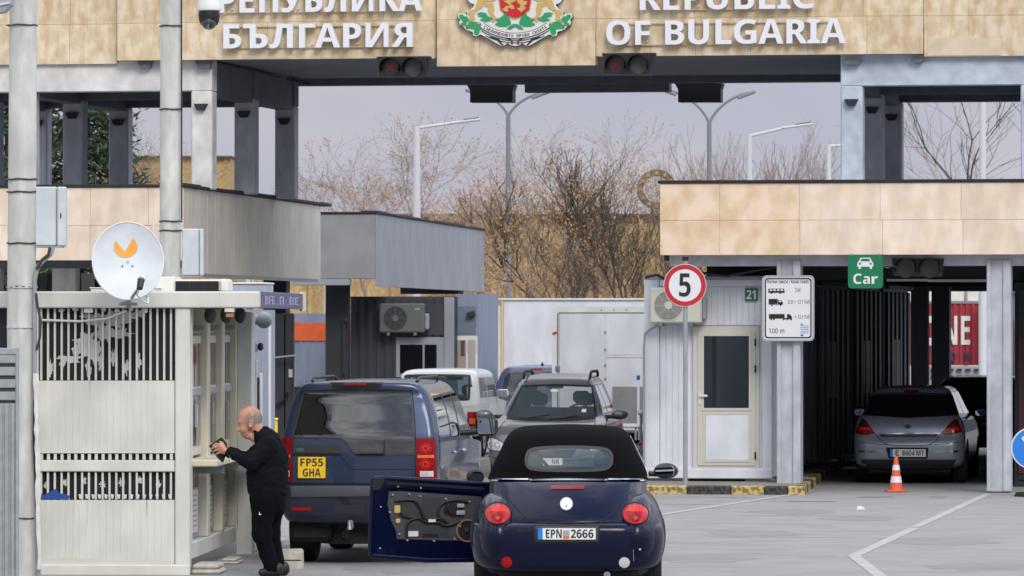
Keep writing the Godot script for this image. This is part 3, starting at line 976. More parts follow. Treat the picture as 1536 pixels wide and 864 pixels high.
func build_left_canopies() -> void:
	# the near one: stone front, ribbed grey flank
	fr = FC1
	var x0 := L(-90, 300, 0).x
	var r := thing("lane_canopy", "stone fronted canopy with a pale grey ribbed side behind the white booth", "canopy", Vector3(-3, 0, -6), "canopies over the inspection lanes")
	bx(r, "fascia_wall", M.stone_patch, Vector3(x0, 3.36, -0.25), Vector3(-0.021, 4.42, -0.036))
	slabs(r, x0, 0.0, [3.34, 3.86, 4.43], 0.0001, 0.92, "pink", 0.5)
	bx(r, "roof_edge", M.felt, Vector3(x0, 4.431, -0.3), Vector3(0.02, 4.475, 0.03), 0.006)
	bx(r, "roof_slab", M.soffit, Vector3(x0, 3.62, -12.6), Vector3(-0.022, 4.42, -0.251))
	var z := -0.03
	while z > -12.6:
		bx(r, "side_panel", M.side_panel, Vector3(-0.02, 3.15, z - 0.327), Vector3(rng.randf_range(-0.002, 0.002), 4.43, z), 0.004)
		z -= 0.33
	z = 0.02
	var i := 0
	while z > -12.6:
		bx(r, "roof_edge", M.felt, Vector3(-0.3, 4.4315, z - 1.25), Vector3(0.05, 4.475 + rng.randf_range(0.0, 0.02), z - 0.01), 0.01)
		z -= 1.26
	bx(r, "drip_rail", M.steel, Vector3(-0.03, 3.10, -12.6), Vector3(0.0, 3.149, -0.1))
	for q in [[78, 114, -3.0], [-30, 0, -3.0]]:
		var a := L(q[0], 450, q[2])
		var c := L(q[1], 450, q[2])
		bx(r, "pillar", M.wall_white, Vector3(a.x, 0, q[2] - 0.3), Vector3(c.x, 3.619, q[2]), 0.02)
	bx(r, "under_beam", M.concrete_dark, Vector3(x0, 3.25, -2.9), Vector3(-0.3, 3.619, -2.6))
	bx(r, "end_pillar", M.dark_panel, Vector3(-0.75, 0, -11.8), Vector3(-0.35, 3.61, -11.4), 0.02)
	# dark booths under it close off the view
	var t := thing("lane_booth", "dark booth under the stone fronted canopy, behind the white booth's roof", "booth", Vector3(-4, 0, -8), "")
	bx(t, "wall", M.darker, Vector3(x0, 0, -12), Vector3(-1.3, 3.1, -5))
	for q in [[58, 410, 80, 440], [122, 410, 142, 440]]:
		pbox(t, "window", M.glass_dark, q[0], q[1], q[2], q[3], -4.95, 0.04)
	# the far one: grey all round
	fr = FC2
	x0 = L(440, 400, 0).x
	r = thing("lane_canopy", "dark grey sheet metal canopy standing behind the stone fronted one", "canopy", Vector3(-0.5, 0, -9), "canopies over the inspection lanes")
	bx(r, "fascia_wall", M.grey_mottled, Vector3(x0, 3.22, -0.2), Vector3(-0.021, 4.44, 0.0), 0.01)
	bx(r, "roof_slab", M.soffit, Vector3(x0, 3.7, -18.2), Vector3(-0.022, 4.43, -0.201))
	bx(r, "lower_rail", M.grey_panel, Vector3(x0, 3.10, -0.15), Vector3(-0.5, 3.215, 0.05), 0.01)
	z = -0.002
	while z > -18.2:
		bx(r, "side_panel", M.grey_panel, Vector3(-0.02, 3.08, z - 0.998), Vector3(rng.randf_range(-0.002, 0.002), 4.44, z), 0.004)
		z -= 1.0
	bx(r, "roof_edge", M.felt, Vector3(x0, 4.441, -0.3), Vector3(0.03, 4.48, 0.03), 0.008)
	z = 0.0
	while z > -18.2:
		bx(r, "roof_edge", M.felt, Vector3(-0.3, 4.4415, z - 1.35), Vector3(0.04, 4.475 + rng.randf_range(0.0, 0.03), z - 0.01), 0.01)
		z -= 1.36
	bx(r, "under_beam", M.black, Vector3(x0, 3.02, -17.5), Vector3(-0.3, 3.699, -16.5))
	for q in [[488, 522, -1.0]]:
		var a := L(q[0], 500, q[2])
		var c := L(q[1], 500, q[2])
		bx(r, "pillar", M.darker, Vector3(a.x, 0, q[2] - 0.35), Vector3(c.x, 3.699, q[2]), 0.02)
	var sp := mb(r)
	sp.cyl(L(516, 560, -0.9), L(516, 478, -0.9), 0.03, 0.03, 8)
	sp.ball(L(519, 480, -0.85), Vector3.ONE * 0.06)
	part(r, "camera", sp, M.darker)
	# the ribbed booth under it
	t = thing("lane_booth", "dark grey ribbed booth with an air conditioner under the far grey canopy", "booth", L(625, 600, -2.0) * Vector3(1, 0, 1), "")
	var a := L(526, 500, -2.0)
	var c := L(683, 500, -2.0)
	bx(t, "wall", M.dark_panel, Vector3(a.x, 0, -6.0), Vector3(c.x, 2.9, -2.0))
	var x := a.x + 0.02
	while x < c.x - 0.2:
		bx(t, "rib", M.dark_panel, Vector3(x, 0.05, -1.9995), Vector3(x + 0.1, 2.86, -1.975), 0.006)
		x += 0.16
	pbox(t, "upper_panel", M.dark_panel, 632, 457, 666, 503, -1.96, 0.02, 0.004)
	var wf := pbox(t, "window", M.grey_panel, 594, 506, 668, 566, -1.955, 0.03, 0.006)
	pbox(wf, "pane", M.glass_dark, 600, 517, 634, 560, -1.945, 0.02)
	pbox(wf, "pane", M.glass_dark, 637, 517, 655, 560, -1.945, 0.02)
	pbox(t, "corner_post", M.grey_panel, 666, 446, 681, 560, -1.93, 0.06, 0.01)
	fr = FC2
	t = thing("lane_booth", "blue grey booth with a curtained window between the ribbed booth and the white truck", "booth", L(700, 600, -2.4) * Vector3(1, 0, 1), "")
	a = L(683.5, 500, -2.4); c = L(718, 500, -2.4)
	bx(t, "wall", M.blue_wall, Vector3(a.x, 0, -6.0), Vector3(c.x, 2.95, -2.4))
	pbox(t, "upper_panel", mat("blue_grey", c8(104, 112, 130), 0.5), 685, 459, 714, 501, -2.385, 0.014, 0.004)
	wf = pbox(t, "window", M.wall_white, 683, 504, 716, 560, -2.37, 0.03, 0.006)
	pbox(wf, "pane", mat("curtain", c8(150, 140, 132), 0.6), 686, 510, 699, 558, -2.36, 0.02)
	pbox(wf, "pane", mat("curtain2", c8(160, 156, 150), 0.6), 702, 510, 713, 558, -2.36, 0.02)
	pbox(wf, "curtain", mat("curtain_red", c8(92, 62, 60), 0.8), 691, 511, 697, 534, -2.355, 0.004)
	var lp := mb(t)
	lp.xf = Transform3D(Basis(Vector3.BACK, 0.3), L(707, 471, -2.3))
	lp.box(Vector3(-0.08, -0.05, -0.1), Vector3(0.07, 0.05, 0.04), 0.01)
	part(t, "floodlight", lp, M.darker)
	# wall-mounted air conditioner
	fr = FC2
	air_conditioner("dark air conditioner unit on the ribbed booth under the far grey canopy", 569, 455, 636, 499, -1.93, mat("ac_grey", c8(88, 92, 92), 0.6), false)
	# a prefabricated hall with an orange band far behind
	fr = F0
	t = thing("prefab_hall", "pale blue prefabricated hall with an orange band seen behind the lanes", "hall", at(470, 600, 118) * Vector3(1, 0, 1))
	pbox(t, "wall", M.blue_wall, 380, 470, 560, 645, -118, 6.0)
	pbox(t, "orange_band", M.orange_wall, 380, 484.5, 560, 511, -117.96, 0.04)
	for px in range(384, 560, 11):
		pbox(t, "wall_rib", M.blue_wall, px, 511.5, px + 2.2, 645, -117.97, 0.03)
	pbox(t, "base_strip", M.darker, 380, 580, 560, 645, -117.9, 0.05)
	# grey sentry post with a chain, in front of the hall
	t = thing("sentry_post", "grey steel post cabinet with a hanging chain behind the white booth", "post", at(424, 650, 86) * Vector3(1, 0, 1))
	pbox(t, "panel", M.dark_panel, 409, 470, 426.5, 700, -86, 0.5, 0.01)
	pbox(t, "panel", M.dark_panel, 427.5, 470, 440, 700, -86, 0.5, 0.01)
	pbox(t, "notice", M.paper, 433, 554, 439, 566, -85.96, 0.02)
	var ch := mb(t)
	ch.tube([at(405, 603, 85.9), at(412, 607, 85.9), at(420, 606, 85.9), at(429, 598, 85.9), at(431, 588, 85.9)], 0.02, 6)
	part(t, "chain", ch, M.black)
	ch = mb(t)
	ch.tube([at(396, 538, 85.8), at(444, 533, 85.8)], 0.018, 6)
	ch.tube([at(443, 531, 85.8), at(443, 580, 85.8)], 0.018, 6)
	part(t, "railing", ch, M.aluminium)

func air_conditioner(label: String, x0: float, y0: float, x1: float, y1: float, k: float, m: Material, bright: bool) -> void:
	var t := thing("air_conditioner", label, "air conditioner", L((x0 + x1) * 0.5, y1, k), "")
	pbox(t, "case", m, x0, y0, x1, y1, k + 0.28, 0.27, 0.025)
	var c := L2(x0 + (x1 - x0) * 0.36, (y0 + y1) * 0.5, k + 0.28)
	var rr := (L(x0, y0, k).y - L(x0, y1, k).y) * 0.40
	var b := mb(t)
	b.prism(circle(c, rr, 28), k + 0.281, k + 0.286)
	var fan := part(t, "fan", b, M.plastic_black if not bright else mat("fan_back", c8(92, 92, 92), 0.6))
	b = mb(t)
	for i in 7:
		var q := rr * (0.28 + 0.12 * i)
		var o := circle(c, q, 24)
		var n2 := circle(c, q - 0.008, 24)
		b.ring(o, n2, k + 0.292, k + 0.297)
	for i in 8:
		var a := TAU * i / 8
		b.xf = Transform3D(Basis(Vector3.BACK, a), Vector3(c.x, c.y, 0))
		b.box(Vector3(rr * 0.1, -0.004, k + 0.287), Vector3(rr * 1.0, 0.004, k + 0.2915))
	part(fan, "fan_guard", b, m)
	b = mb(t)
	b.prism(circle(c, rr * 0.28, 18), k + 0.2975, k + 0.303)
	part(fan, "hub", b, m)
	pbox(t, "badge", M.blue_wall, x1 - 14, y0 + 7, x1 - 6, y0 + 10, k + 0.284, 0.005)
	pbox(t, "side_grille", M.grey_panel, x1 - 0.5, y0 + 15, x1 + 7, y1 - 4, k + 0.2, 0.18, 0.03)
	for q in [0.2, 0.8]:
		pbox(t, "bracket", M.steel, x0 + (x1 - x0) * q - 2, y1, x0 + (x1 - x0) * q + 2, y1 + 4, k + 0.28, 0.28)

func build_background() -> void:
	fr = F0
	# long stone building behind the lanes
	var d := 165.0
	var t := thing("stone_building", "long low ochre stone building with a thin dark roof edge behind the bare trees", "building", at(720, 480, d) * Vector3(1, 0, 1))
	pbox(t, "wall", M.wallrock, 380, 323.5, 1060, 600, -d, 10.0)
	pbox(t, "roof_edge", mat("roof_brown", c8(98, 82, 64), 0.8), 376, 320.5, 1064, 323.5, -d + 0.25, 10.5)
	for px in range(400, 1060, 62):
		pbox(t, "pilaster", M.wallrock, px, 324.5, px + 7, 600, -d + 0.12, 0.12)
	pbox(t, "wall_band", mat("band_ochre", c8(150, 124, 84), 0.9), 380, 330, 1060, 333, -d + 0.05, 0.05)
	t = thing("stone_building", "higher ochre stone block seen between the gate's left columns", "building", at(270, 480, 175) * Vector3(1, 0, 1))
	pbox(t, "wall", M.wallrock, 150, 236, 346, 600, -175, 10.0)
	pbox(t, "roof_edge", M.roof_brown, 148, 233.5, 348, 236, -174.8, 10.3)
	# ring of stars on the roof edge
	t = thing("star_ring_sign", "gilded round bulb lettering on the roof, its first ring beside the right canopy's corner", "sign", at(985, 320, 160) * Vector3(1, 0, 1))
	var b := mb(t)
	var c := L2(985, 284, -160)
	var rr := 0.60
	b.ring(circle(c, rr, 40), circle(c, rr * 0.66, 40), -160.1, -160.0)
	part(t, "ring", b, mat("ring_brown", c8(104, 90, 66), 0.6))
	for i in 12:
		b = mb(t)
		var p := c + Vector2(cos(TAU * i / 12), sin(TAU * i / 12)) * rr * 0.83
		var star := PackedVector2Array()
		for k in 10:
			var q := (0.085 if k % 2 == 0 else 0.04)
			star.append(p + Vector2(sin(TAU * k / 10), cos(TAU * k / 10)) * q)
		b.prism(star, -159.998, -159.96)
		part(t, "star", b, mat("star_gold", c8(176, 156, 108), 0.5))
	b = mb(t)
	b.cyl(at(978, 312, 160.2), at(978, 322, 160.2), 0.05, 0.05, 8)
	b.cyl(at(992, 312, 160.2), at(992, 322, 160.2), 0.05, 0.05, 8)
	part(t, "post", b, M.darker)
	# tops of the other bulb letters just show over the canopy
	for i in 6:
		b = mb(t)
		var cc := L2(1046 + i * 37, 292, -160)
		b.ring(circle(cc, 0.46, 28), circle(cc, 0.32, 28), -160.1, -160.0)
		part(t, "bulb_letter", b, M.ring_brown)
		for q in 5:
			b = mb(t)
			var an := PI * (0.25 + 0.125 * q)
			b.ball(Vector3(cc.x + cos(an) * 0.39, cc.y + sin(an) * 0.39, -159.97), Vector3.ONE * 0.04, 8, 6)
			part(t, "bulb", b, M.star_gold)
	# red container wall past the covered lane
	d = 150.0
	t = thing("red_container", "red corrugated container with big white letters at the end of the covered lane", "container", at(1420, 560, d) * Vector3(1, 0, 1))
	pbox(t, "wall", M.red_container, 1330, 455, 1468.5, 548, -d, 2.4)
	for px in range(1332, 1468, 9):
		pbox(t, "rib", M.red_container, px, 456, px + 4, 547.5, -d + 0.05, 0.05)
	pbox(t, "top_rail", mat("rail_grey", c8(120, 118, 120), 0.6), 1328, 451.5, 1469, 455.5, -d + 0.06, 2.5)
	pletters(t, "lettering", M.paper, "INE", font_bold, 1401, 474, 1455, 517, -d + 0.051, 0.03)
	pbox(t, "lettering", M.paper, 1391, 474, 1398, 484.5, -d + 0.08, 0.03)
	pbox(t, "lettering", M.paper, 1391, 507, 1398, 518, -d + 0.08, 0.03)
	pletters(t, "lettering", mat("navy", c8(40, 34, 70), 0.6), "O", font_bold, 1426, 528, 1433.5, 543, -d + 0.051, 0.03)
	pletters(t, "lettering", M.navy, "N", font_bold, 1446, 528, 1454, 542, -d + 0.051, 0.03)
	t = thing("white_shed", "white rendered shed beside the red container at the end of the lane", "shed", at(1440, 560, 158) * Vector3(1, 0, 1))
	pbox(t, "wall", M.white, 1330, 436, 1500, 600, -158, 3.0)
	pbox(t, "base_blocks", M.galv, 1390, 549, 1473, 585, -157.9, 0.1)
	for i in 6:
		pbox(t, "wall_slot", M.darker, 1396 + i * 13, 553, 1404 + i * 13, 557, -157.8, 0.05)
		pbox(t, "wall_slot", M.darker, 1396 + i * 13, 563, 1404 + i * 13, 567, -157.8, 0.05)
	t = thing("white_column", "white square column right of the red container", "column", at(1474, 560, 149) * Vector3(1, 0, 1))
	pbox(t, "shaft", M.white, 1469, 440, 1481, 640, -149, 0.3, 0.02)
	pbox(t, "base", M.white, 1466, 600, 1484, 640, -148.9, 0.5, 0.02)
	# far dark hedge line closing the ground
	t = thing("hedge_wall", "dark low wall beyond the lanes", "wall", at(760, 560, 190) * Vector3(1, 0, 1))
	pbox(t, "wall", M.concrete_dark, -1500, 440, 3200, 640, -190, 0.5)
	pbox(t, "coping", M.concrete_dark, -1502, 436, 3202, 440.2, -189.9, 0.7)
	street_lamps()

func street_lamps() -> void:
	fr = F0
	for q in [[625, 127, 190, 12.0, 5.0, 721, 178, "white street lamp with a long arm reaching right, left of the bare birch"], [1124, 128, 202, 9.0, 4.5, 1219, 185, "white street lamp with a long arm reaching right, in front of the grey trees"], [1243, 140, 217, 9.0, 4.5, 1300, 212, "white street lamp close left of the gate's right column"]]:
		var t := thing("street_lamp", q[7], "street lamp", at(q[0], 600, q[1]) * Vector3(1, 0, 1), "white street lamps beyond the gate")
		var b := mb(t)
		var d: float = q[1]
		var px := d / F
		b.cyl(at(q[0], 480 + EYE * F / d, d), at(q[0], q[2], d), q[3] * 0.5 * px * 1.25, q[3] * 0.5 * px * 0.85, 12)
		part(t, "post", b, M.mast_pole)
		b = mb(t)
		b.tube([at(q[0], q[2] + 2, d), at(q[5] - 42, q[6] + 6.5, d)], 2.2 * px, 8)
		part(t, "arm", b, M.mast_pole)
		b = mb(t)
		var p := at(q[5] - 22, q[6] + 3.5, d)
		b.xf = Transform3D(Basis(Vector3.BACK, 0.13), p)
		b.box(Vector3(-24 * px, -2.2 * px, -0.12), Vector3(22 * px, 1.6 * px, 0.12), 0.02)
		part(t, "lamp_head", b, M.mast_pole)
		b = mb(t)
		b.xf = Transform3D(Basis(Vector3.BACK, 0.13), p)
		b.box(Vector3(-4 * px, 1.7 * px, -0.1), Vector3(20 * px, 3.0 * px, 0.1), 0.01)
		part(t, "lamp_cover", b, M.darker)
	for q in [[762.5, 135, 155, [822, 138, 700, 135], "grey twin armed street lamp hidden at its top by the left display box"], [1064, 140, 166, [1131, 138, 990, 133], "grey twin armed street lamp below the right display box"]]:
		var d: float = q[1]
		var px := d / F
		var t := thing("street_lamp", q[4], "street lamp", at(q[0], 600, d) * Vector3(1, 0, 1), "twin armed street lamps beyond the gate")
		var b := mb(t)
		b.cyl(at(q[0], 480 + EYE * F / d, d), at(q[0], q[2] + 20, d), 5 * px, 3.6 * px, 10)
		part(t, "post", b, M.lamp_grey)
		for s in [0, 2]:
			var tx: float = q[3][s]
			var ty: float = q[3][s + 1]
			var pts := []
			for i in 9:
				var u := i / 8.0
				var x: float = lerpf(q[0], tx, pow(u, 1.35))
				var y: float = q[2] + 20 + (ty - q[2] - 20) * (1.0 - pow(1.0 - u, 1.7))
				pts.append(at(x, y, d))
			b = mb(t)
			b.tube(pts, 2.1 * px, 8)
			part(t, "arm", b, M.lamp_grey)
			b = mb(t)
			var dir: float = signf(tx - q[0])
			b.xf = Transform3D(Basis(Vector3.BACK, dir * 0.35), at(tx, ty, d))
			b.box(Vector3(-26 * px if dir > 0 else -2.0 * px, -2.5 * px, -0.15), Vector3(2 * px if dir > 0 else 26.0 * px, 2.0 * px, 0.15), 0.02)
			part(t, "lamp_head", b, M.lamp_grey)
	# plain white mast on the right
	var t := thing("white_mast", "plain white mast between the bare trees at the right edge", "mast", at(1474, 600, 120) * Vector3(1, 0, 1))
	var b := mb(t)
	b.cyl(at(1474, 640, 120), at(1474, 40, 120), 0.085, 0.075, 12)
	part(t, "pole", b, M.mast_pole)

# ---- trees. Limbs fork again and again; every limb is a tapered, slightly crooked tube
func limb(b: MB, p: Vector3, d: Vector3, len: float, r: float, depth: int, o: Dictionary, tips: Array) -> void:
	var steps := 3 if depth > 1 else 2
	var q := p
	var dir := d
	for i in steps:
		var nd := (dir + Vector3(rng.randfn(0, o.crook), rng.randfn(0, o.crook) + o.rise * 0.12, rng.randfn(0, o.crook))).normalized()
		if depth <= 1: nd = (nd + Vector3(0, -o.droop, 0)).normalized()
		var e := q + nd * len / steps
		var r0 := r * (1.0 - 0.35 * i / steps)
		var r1 := maxf(0.0052, r * (1.0 - 0.35 * (i + 1) / steps))
		b.cyl(q, e, r0, r1, 5 if depth > 3 else (4 if depth > 1 else 3), false)
		# side twigs
		if depth <= o.levels - 1 and i < steps - 1 + int(depth > 1):
			if depth > 0 and rng.randf() < o.side:
				var sd := (nd + perp(nd) * rng.randf_range(0.5, 1.1)).normalized()
				limb(b, e, sd, len * rng.randf_range(0.45, 0.7), r1 * 0.5, depth - 1, o, tips)
		q = e
		dir = nd
	tips.append(q)
	if depth > 0:
		for i in (2 if rng.randf() < 0.65 else 3):
			var nd := (dir + perp(dir) * rng.randf_range(o.spread * 0.5, o.spread) + Vector3(0, o.rise * 0.25, 0)).normalized()
			limb(b, q, nd, len * rng.randf_range(0.66, 0.9), r * 0.62, depth - 1, o, tips)

func perp(d: Vector3) -> Vector3:
	var a := Vector3(rng.randfn(), rng.randfn(), rng.randfn())
	return (a - d * a.dot(d)).normalized()

func leaves(t: Node3D, tips: Array, m: Material, count: int, size: float, ylo: float, yhi: float) -> void:
	var b := MB.new()
	for i in count:
		var p: Vector3 = tips[rng.randi() % tips.size()]
		if p.y < ylo or p.y > yhi: continue
		p += Vector3(rng.randfn(), rng.randfn() - 0.3, rng.randfn()) * size * 1.6
		var u := perp(Vector3.UP.lerp(perp(Vector3.UP), 0.7)) * size * rng.randf_range(0.6, 1.2)
		var w := perp(u.normalized()) * size * 0.5
		b.quad(p - u, p + w, p + u, p - w)
	var o := part(t, "leaves", b, m)
	o.set_meta("kind", "stuff")

func bare_tree(label: String, px: float, base_py: float, d: float, top_py: float, stems: Array, m: Material, o: Dictionary, group := "bare trees behind the gate") -> Array:
	fr = F0
	var base := at(px, base_py, d)
	base.y = 0
	var t := thing("bare_tree", label, "tree", base, group)
	var h := at(px, top_py, d).y
	var tips := []
	var tb := MB.new()
	var cb := MB.new()
	for s in stems:
		# s = [lean in x, lean in z, share of the height, thickness]
		var dir := Vector3(s[0], 1, s[1]).normalized()
		var p := Vector3(s[0] * 0.5, -0.1, s[1] * 0.5)
		var l: float = h * s[2]
		var q := p + dir * l * 0.30
		tb.cyl(p, q, s[3], s[3] * 0.8, 8, false)
		limb(cb, q, dir, l * o.first, s[3] * 0.8, o.levels, o, tips)
	# keep the crown at the height it has in the picture
	var top := 0.0
	for p in tips: top = maxf(top, p.y)
	var k := (h - 0.3 * h * 0.6) / maxf(top - 0.3 * h * 0.6, 0.1)
	for bb in [cb]:
		for i in bb.v.size():
			if bb.v[i].y > 0.18 * h: bb.v[i].y = 0.18 * h + (bb.v[i].y - 0.18 * h) * (h - 0.18 * h) / maxf(top - 0.18 * h, 0.1)
	for i in tips.size(): tips[i].y = 0.18 * h + (tips[i].y - 0.18 * h) * (h - 0.18 * h) / maxf(top - 0.18 * h, 0.1)
	part(t, "trunk", tb, m)
	part(t, "crown", cb, m)
	return [t, tips, h]

func build_trees() -> void:
	var birch := {levels = 6, crook = 0.13, rise = 0.6, droop = 0.10, spread = 0.75, side = 0.55, first = 0.26}
	var wild := {levels = 5, crook = 0.12, rise = 0.9, droop = -0.05, spread = 0.62, side = 0.8, first = 0.30}
	var upright := {levels = 5, crook = 0.09, rise = 1.3, droop = -0.06, spread = 0.55, side = 0.75, first = 0.28}
	var sparse := {levels = 4, crook = 0.12, rise = 0.9, droop = 0.02, spread = 0.65, side = 0.7, first = 0.30}
	var r := bare_tree("pale birch with sparse rust brown leaves right of the first white lamp", 700, 600, 142, 160, [[-0.16, 0.05, 1.0, 0.06], [0.12, -0.05, 0.95, 0.055]], M.bark_mid, birch)
	leaves(r[0], r[1], M.leaf_rust, 3876, 0.037, 0.5, r[2])
	r = bare_tree("birch with rust brown leaves behind the twin armed lamp", 765, 600, 147, 196, [[-0.12, 0.0, 0.95, 0.055], [0.14, 0.06, 1.0, 0.055]], M.bark_pale, birch)
	leaves(r[0], r[1], M.leaf_rust, 4284, 0.041, 0.3, r[2])
	r = bare_tree("wide tree with golden leaves in its top, in front of the stone building", 868, 600, 126, 215, [[-0.20, 0.0, 0.95, 0.08], [0.03, 0.1, 1.0, 0.10], [0.16, -0.08, 0.95, 0.09], [0.32, 0.0, 0.8, 0.07]], M.bark_dark, wild)
	leaves(r[0], r[1], M.leaf_gold, 4508, 0.041, r[2] * 0.62, r[2])
	leaves(r[0], r[1], M.leaf_rust, 1530, 0.037, 0.5, r[2] * 0.66)
	r = bare_tree("dark bare shrubby tree left of the pinkish canopy's corner", 938, 600, 118, 262, [[-0.22, 0.0, 0.9, 0.06], [0.06, 0.0, 1.0, 0.07], [0.24, 0.1, 0.95, 0.06], [0.40, -0.1, 0.8, 0.05]], M.bark_dark, upright)
	r = bare_tree("leafy brown bush low in front of the stone building", 770, 600, 122, 330, [[-0.3, 0.0, 1.0, 0.05], [0.0, 0.1, 1.0, 0.05], [0.3, 0.0, 1.0, 0.05]], M.bark_mid, wild)
	leaves(r[0], r[1], M.leaf_rust, 3264, 0.041, 0.0, r[2])
	r = bare_tree("thin weeping birch at the left of the open sky", 487, 600, 150, 230, [[0.0, 0.0, 1.0, 0.06]], M.bark_pale, {levels = 4, crook = 0.10, rise = 0.9, droop = 0.35, spread = 0.6, side = 0.8, first = 0.32})
	r = bare_tree("thin scrubby tree just above the grey canopy's edge", 572, 600, 150, 262, [[-0.15, 0.0, 1.0, 0.05], [0.2, 0.0, 0.9, 0.05]], M.bark_mid, sparse)
	leaves(r[0], r[1], M.leaf_rust, 714, 0.034, 0.5, r[2])
	r = bare_tree("bushy grey bare tree left of the second white lamp", 1080, 600, 160, 186, [[-0.2, 0.0, 0.9, 0.08], [0.02, 0.0, 1.0, 0.09], [0.22, 0.1, 0.95, 0.08]], M.bark_mid, upright)
	r = bare_tree("bushy grey bare tree right of the second white lamp", 1175, 600, 158, 178, [[-0.16, 0.0, 1.0, 0.08], [0.08, 0.0, 0.95, 0.09], [0.26, 0.1, 0.85, 0.07]], M.bark_mid, upright)
	r = bare_tree("bare tree with long upright limbs left of the plain white mast", 1452, 600, 158, 132, [[-0.03, 0.0, 1.0, 0.07]], M.bark_mid, sparse)
	r = bare_tree("bare tree with dark upright limbs at the right edge", 1528, 600, 126, 96, [[-0.06, 0.0, 1.0, 0.09], [0.08, 0.0, 0.95, 0.08]], M.bark_dark, sparse)
	r = bare_tree("brown bare birch between the conifer and the gate's second pole", 222, 600, 125, 150, [[-0.05, 0.0, 1.0, 0.07], [0.1, 0.0, 0.9, 0.06]], M.bark_mid, birch)
	leaves(r[0], r[1], M.leaf_rust, 2244, 0.034, 1.0, r[2])
	r = bare_tree("small rust leaved tree seen right of the gate's left columns", 396, 600, 150, 262, [[0.0, 0.0, 1.0, 0.05]], M.bark_mid, sparse)
	leaves(r[0], r[1], M.leaf_rust, 1428, 0.034, 0.5, r[2])
	conifer("broad dark green cedar standing behind the gate's left columns", 118, 108, -70, 2.5)
	conifer("dark green cedar half hidden by the first pole", 12, 112, -20, 2.3)

func conifer(label: String, px: float, d: float, top_py: float, reach: float) -> void:
	fr = F0
	var base := at(px, 600, d)
	base.y = 0
	var t := thing("cedar_tree", label, "tree", base, "cedars behind the gate")
	var h := at(px, top_py, d).y
	var b := MB.new()
	b.cyl(Vector3.ZERO, Vector3(0, h, 0), 0.18, 0.02, 8)
	part(t, "trunk", b, M.bark_dark)
	var nb := [MB.new(), MB.new()]
	var bb := MB.new()
	var y := 1.2
	while y < h - 0.1:
		for k in 5:
			var az := rng.randf() * TAU
			var l := reach * pow(1.0 - y / h, 0.7) * rng.randf_range(0.65, 1.1) + 0.15
			var dir := Vector3(cos(az), -0.08, sin(az)).normalized()
			var p := Vector3(0, y + rng.randf_range(-0.1, 0.1), 0)
			var e := p + dir * l + Vector3(0, -0.10 * l, 0)
			bb.cyl(p, e, 0.03, 0.008, 4, false)
			var n := int(l * 60)
			for i in n:
				var u := sqrt(rng.randf())
				var q := p.lerp(e, u) + Vector3(rng.randfn() * 0.10, rng.randfn() * 0.05 + 0.02, rng.randfn() * 0.10) * (0.6 + u)
				var a := (dir * 0.6 + perp(dir) * rng.randf_range(0.3, 1.0) + Vector3(0, -0.15, 0)).normalized() * rng.randf_range(0.06, 0.14)
				var w := perp(a.normalized()) * 0.028
				nb[rng.randi() % 2].quad(q - a, q + w, q + a, q - w)
		y += 0.17
	part(t, "branches", bb, M.bark_dark)
	for i in 2:
		var o := part(t, "needles", nb[i], M.needle if i == 0 else M.needle2)
		o.set_meta("kind", "stuff")

func torn(b: MB, cx: float, cy: float, rx: float, ry: float, k: float, seed: int) -> void:
	var q := RandomNumberGenerator.new()
	q.seed = seed
	var pts := []
	for i in 22:
		var a := TAU * i / 22
		var r := q.randf_range(0.35, 1.0)
		pts.append(cx + cos(a) * rx * r); pts.append(cy + sin(a) * ry * r)
	b.prism(ppts(pts, k), k - 0.002, k)

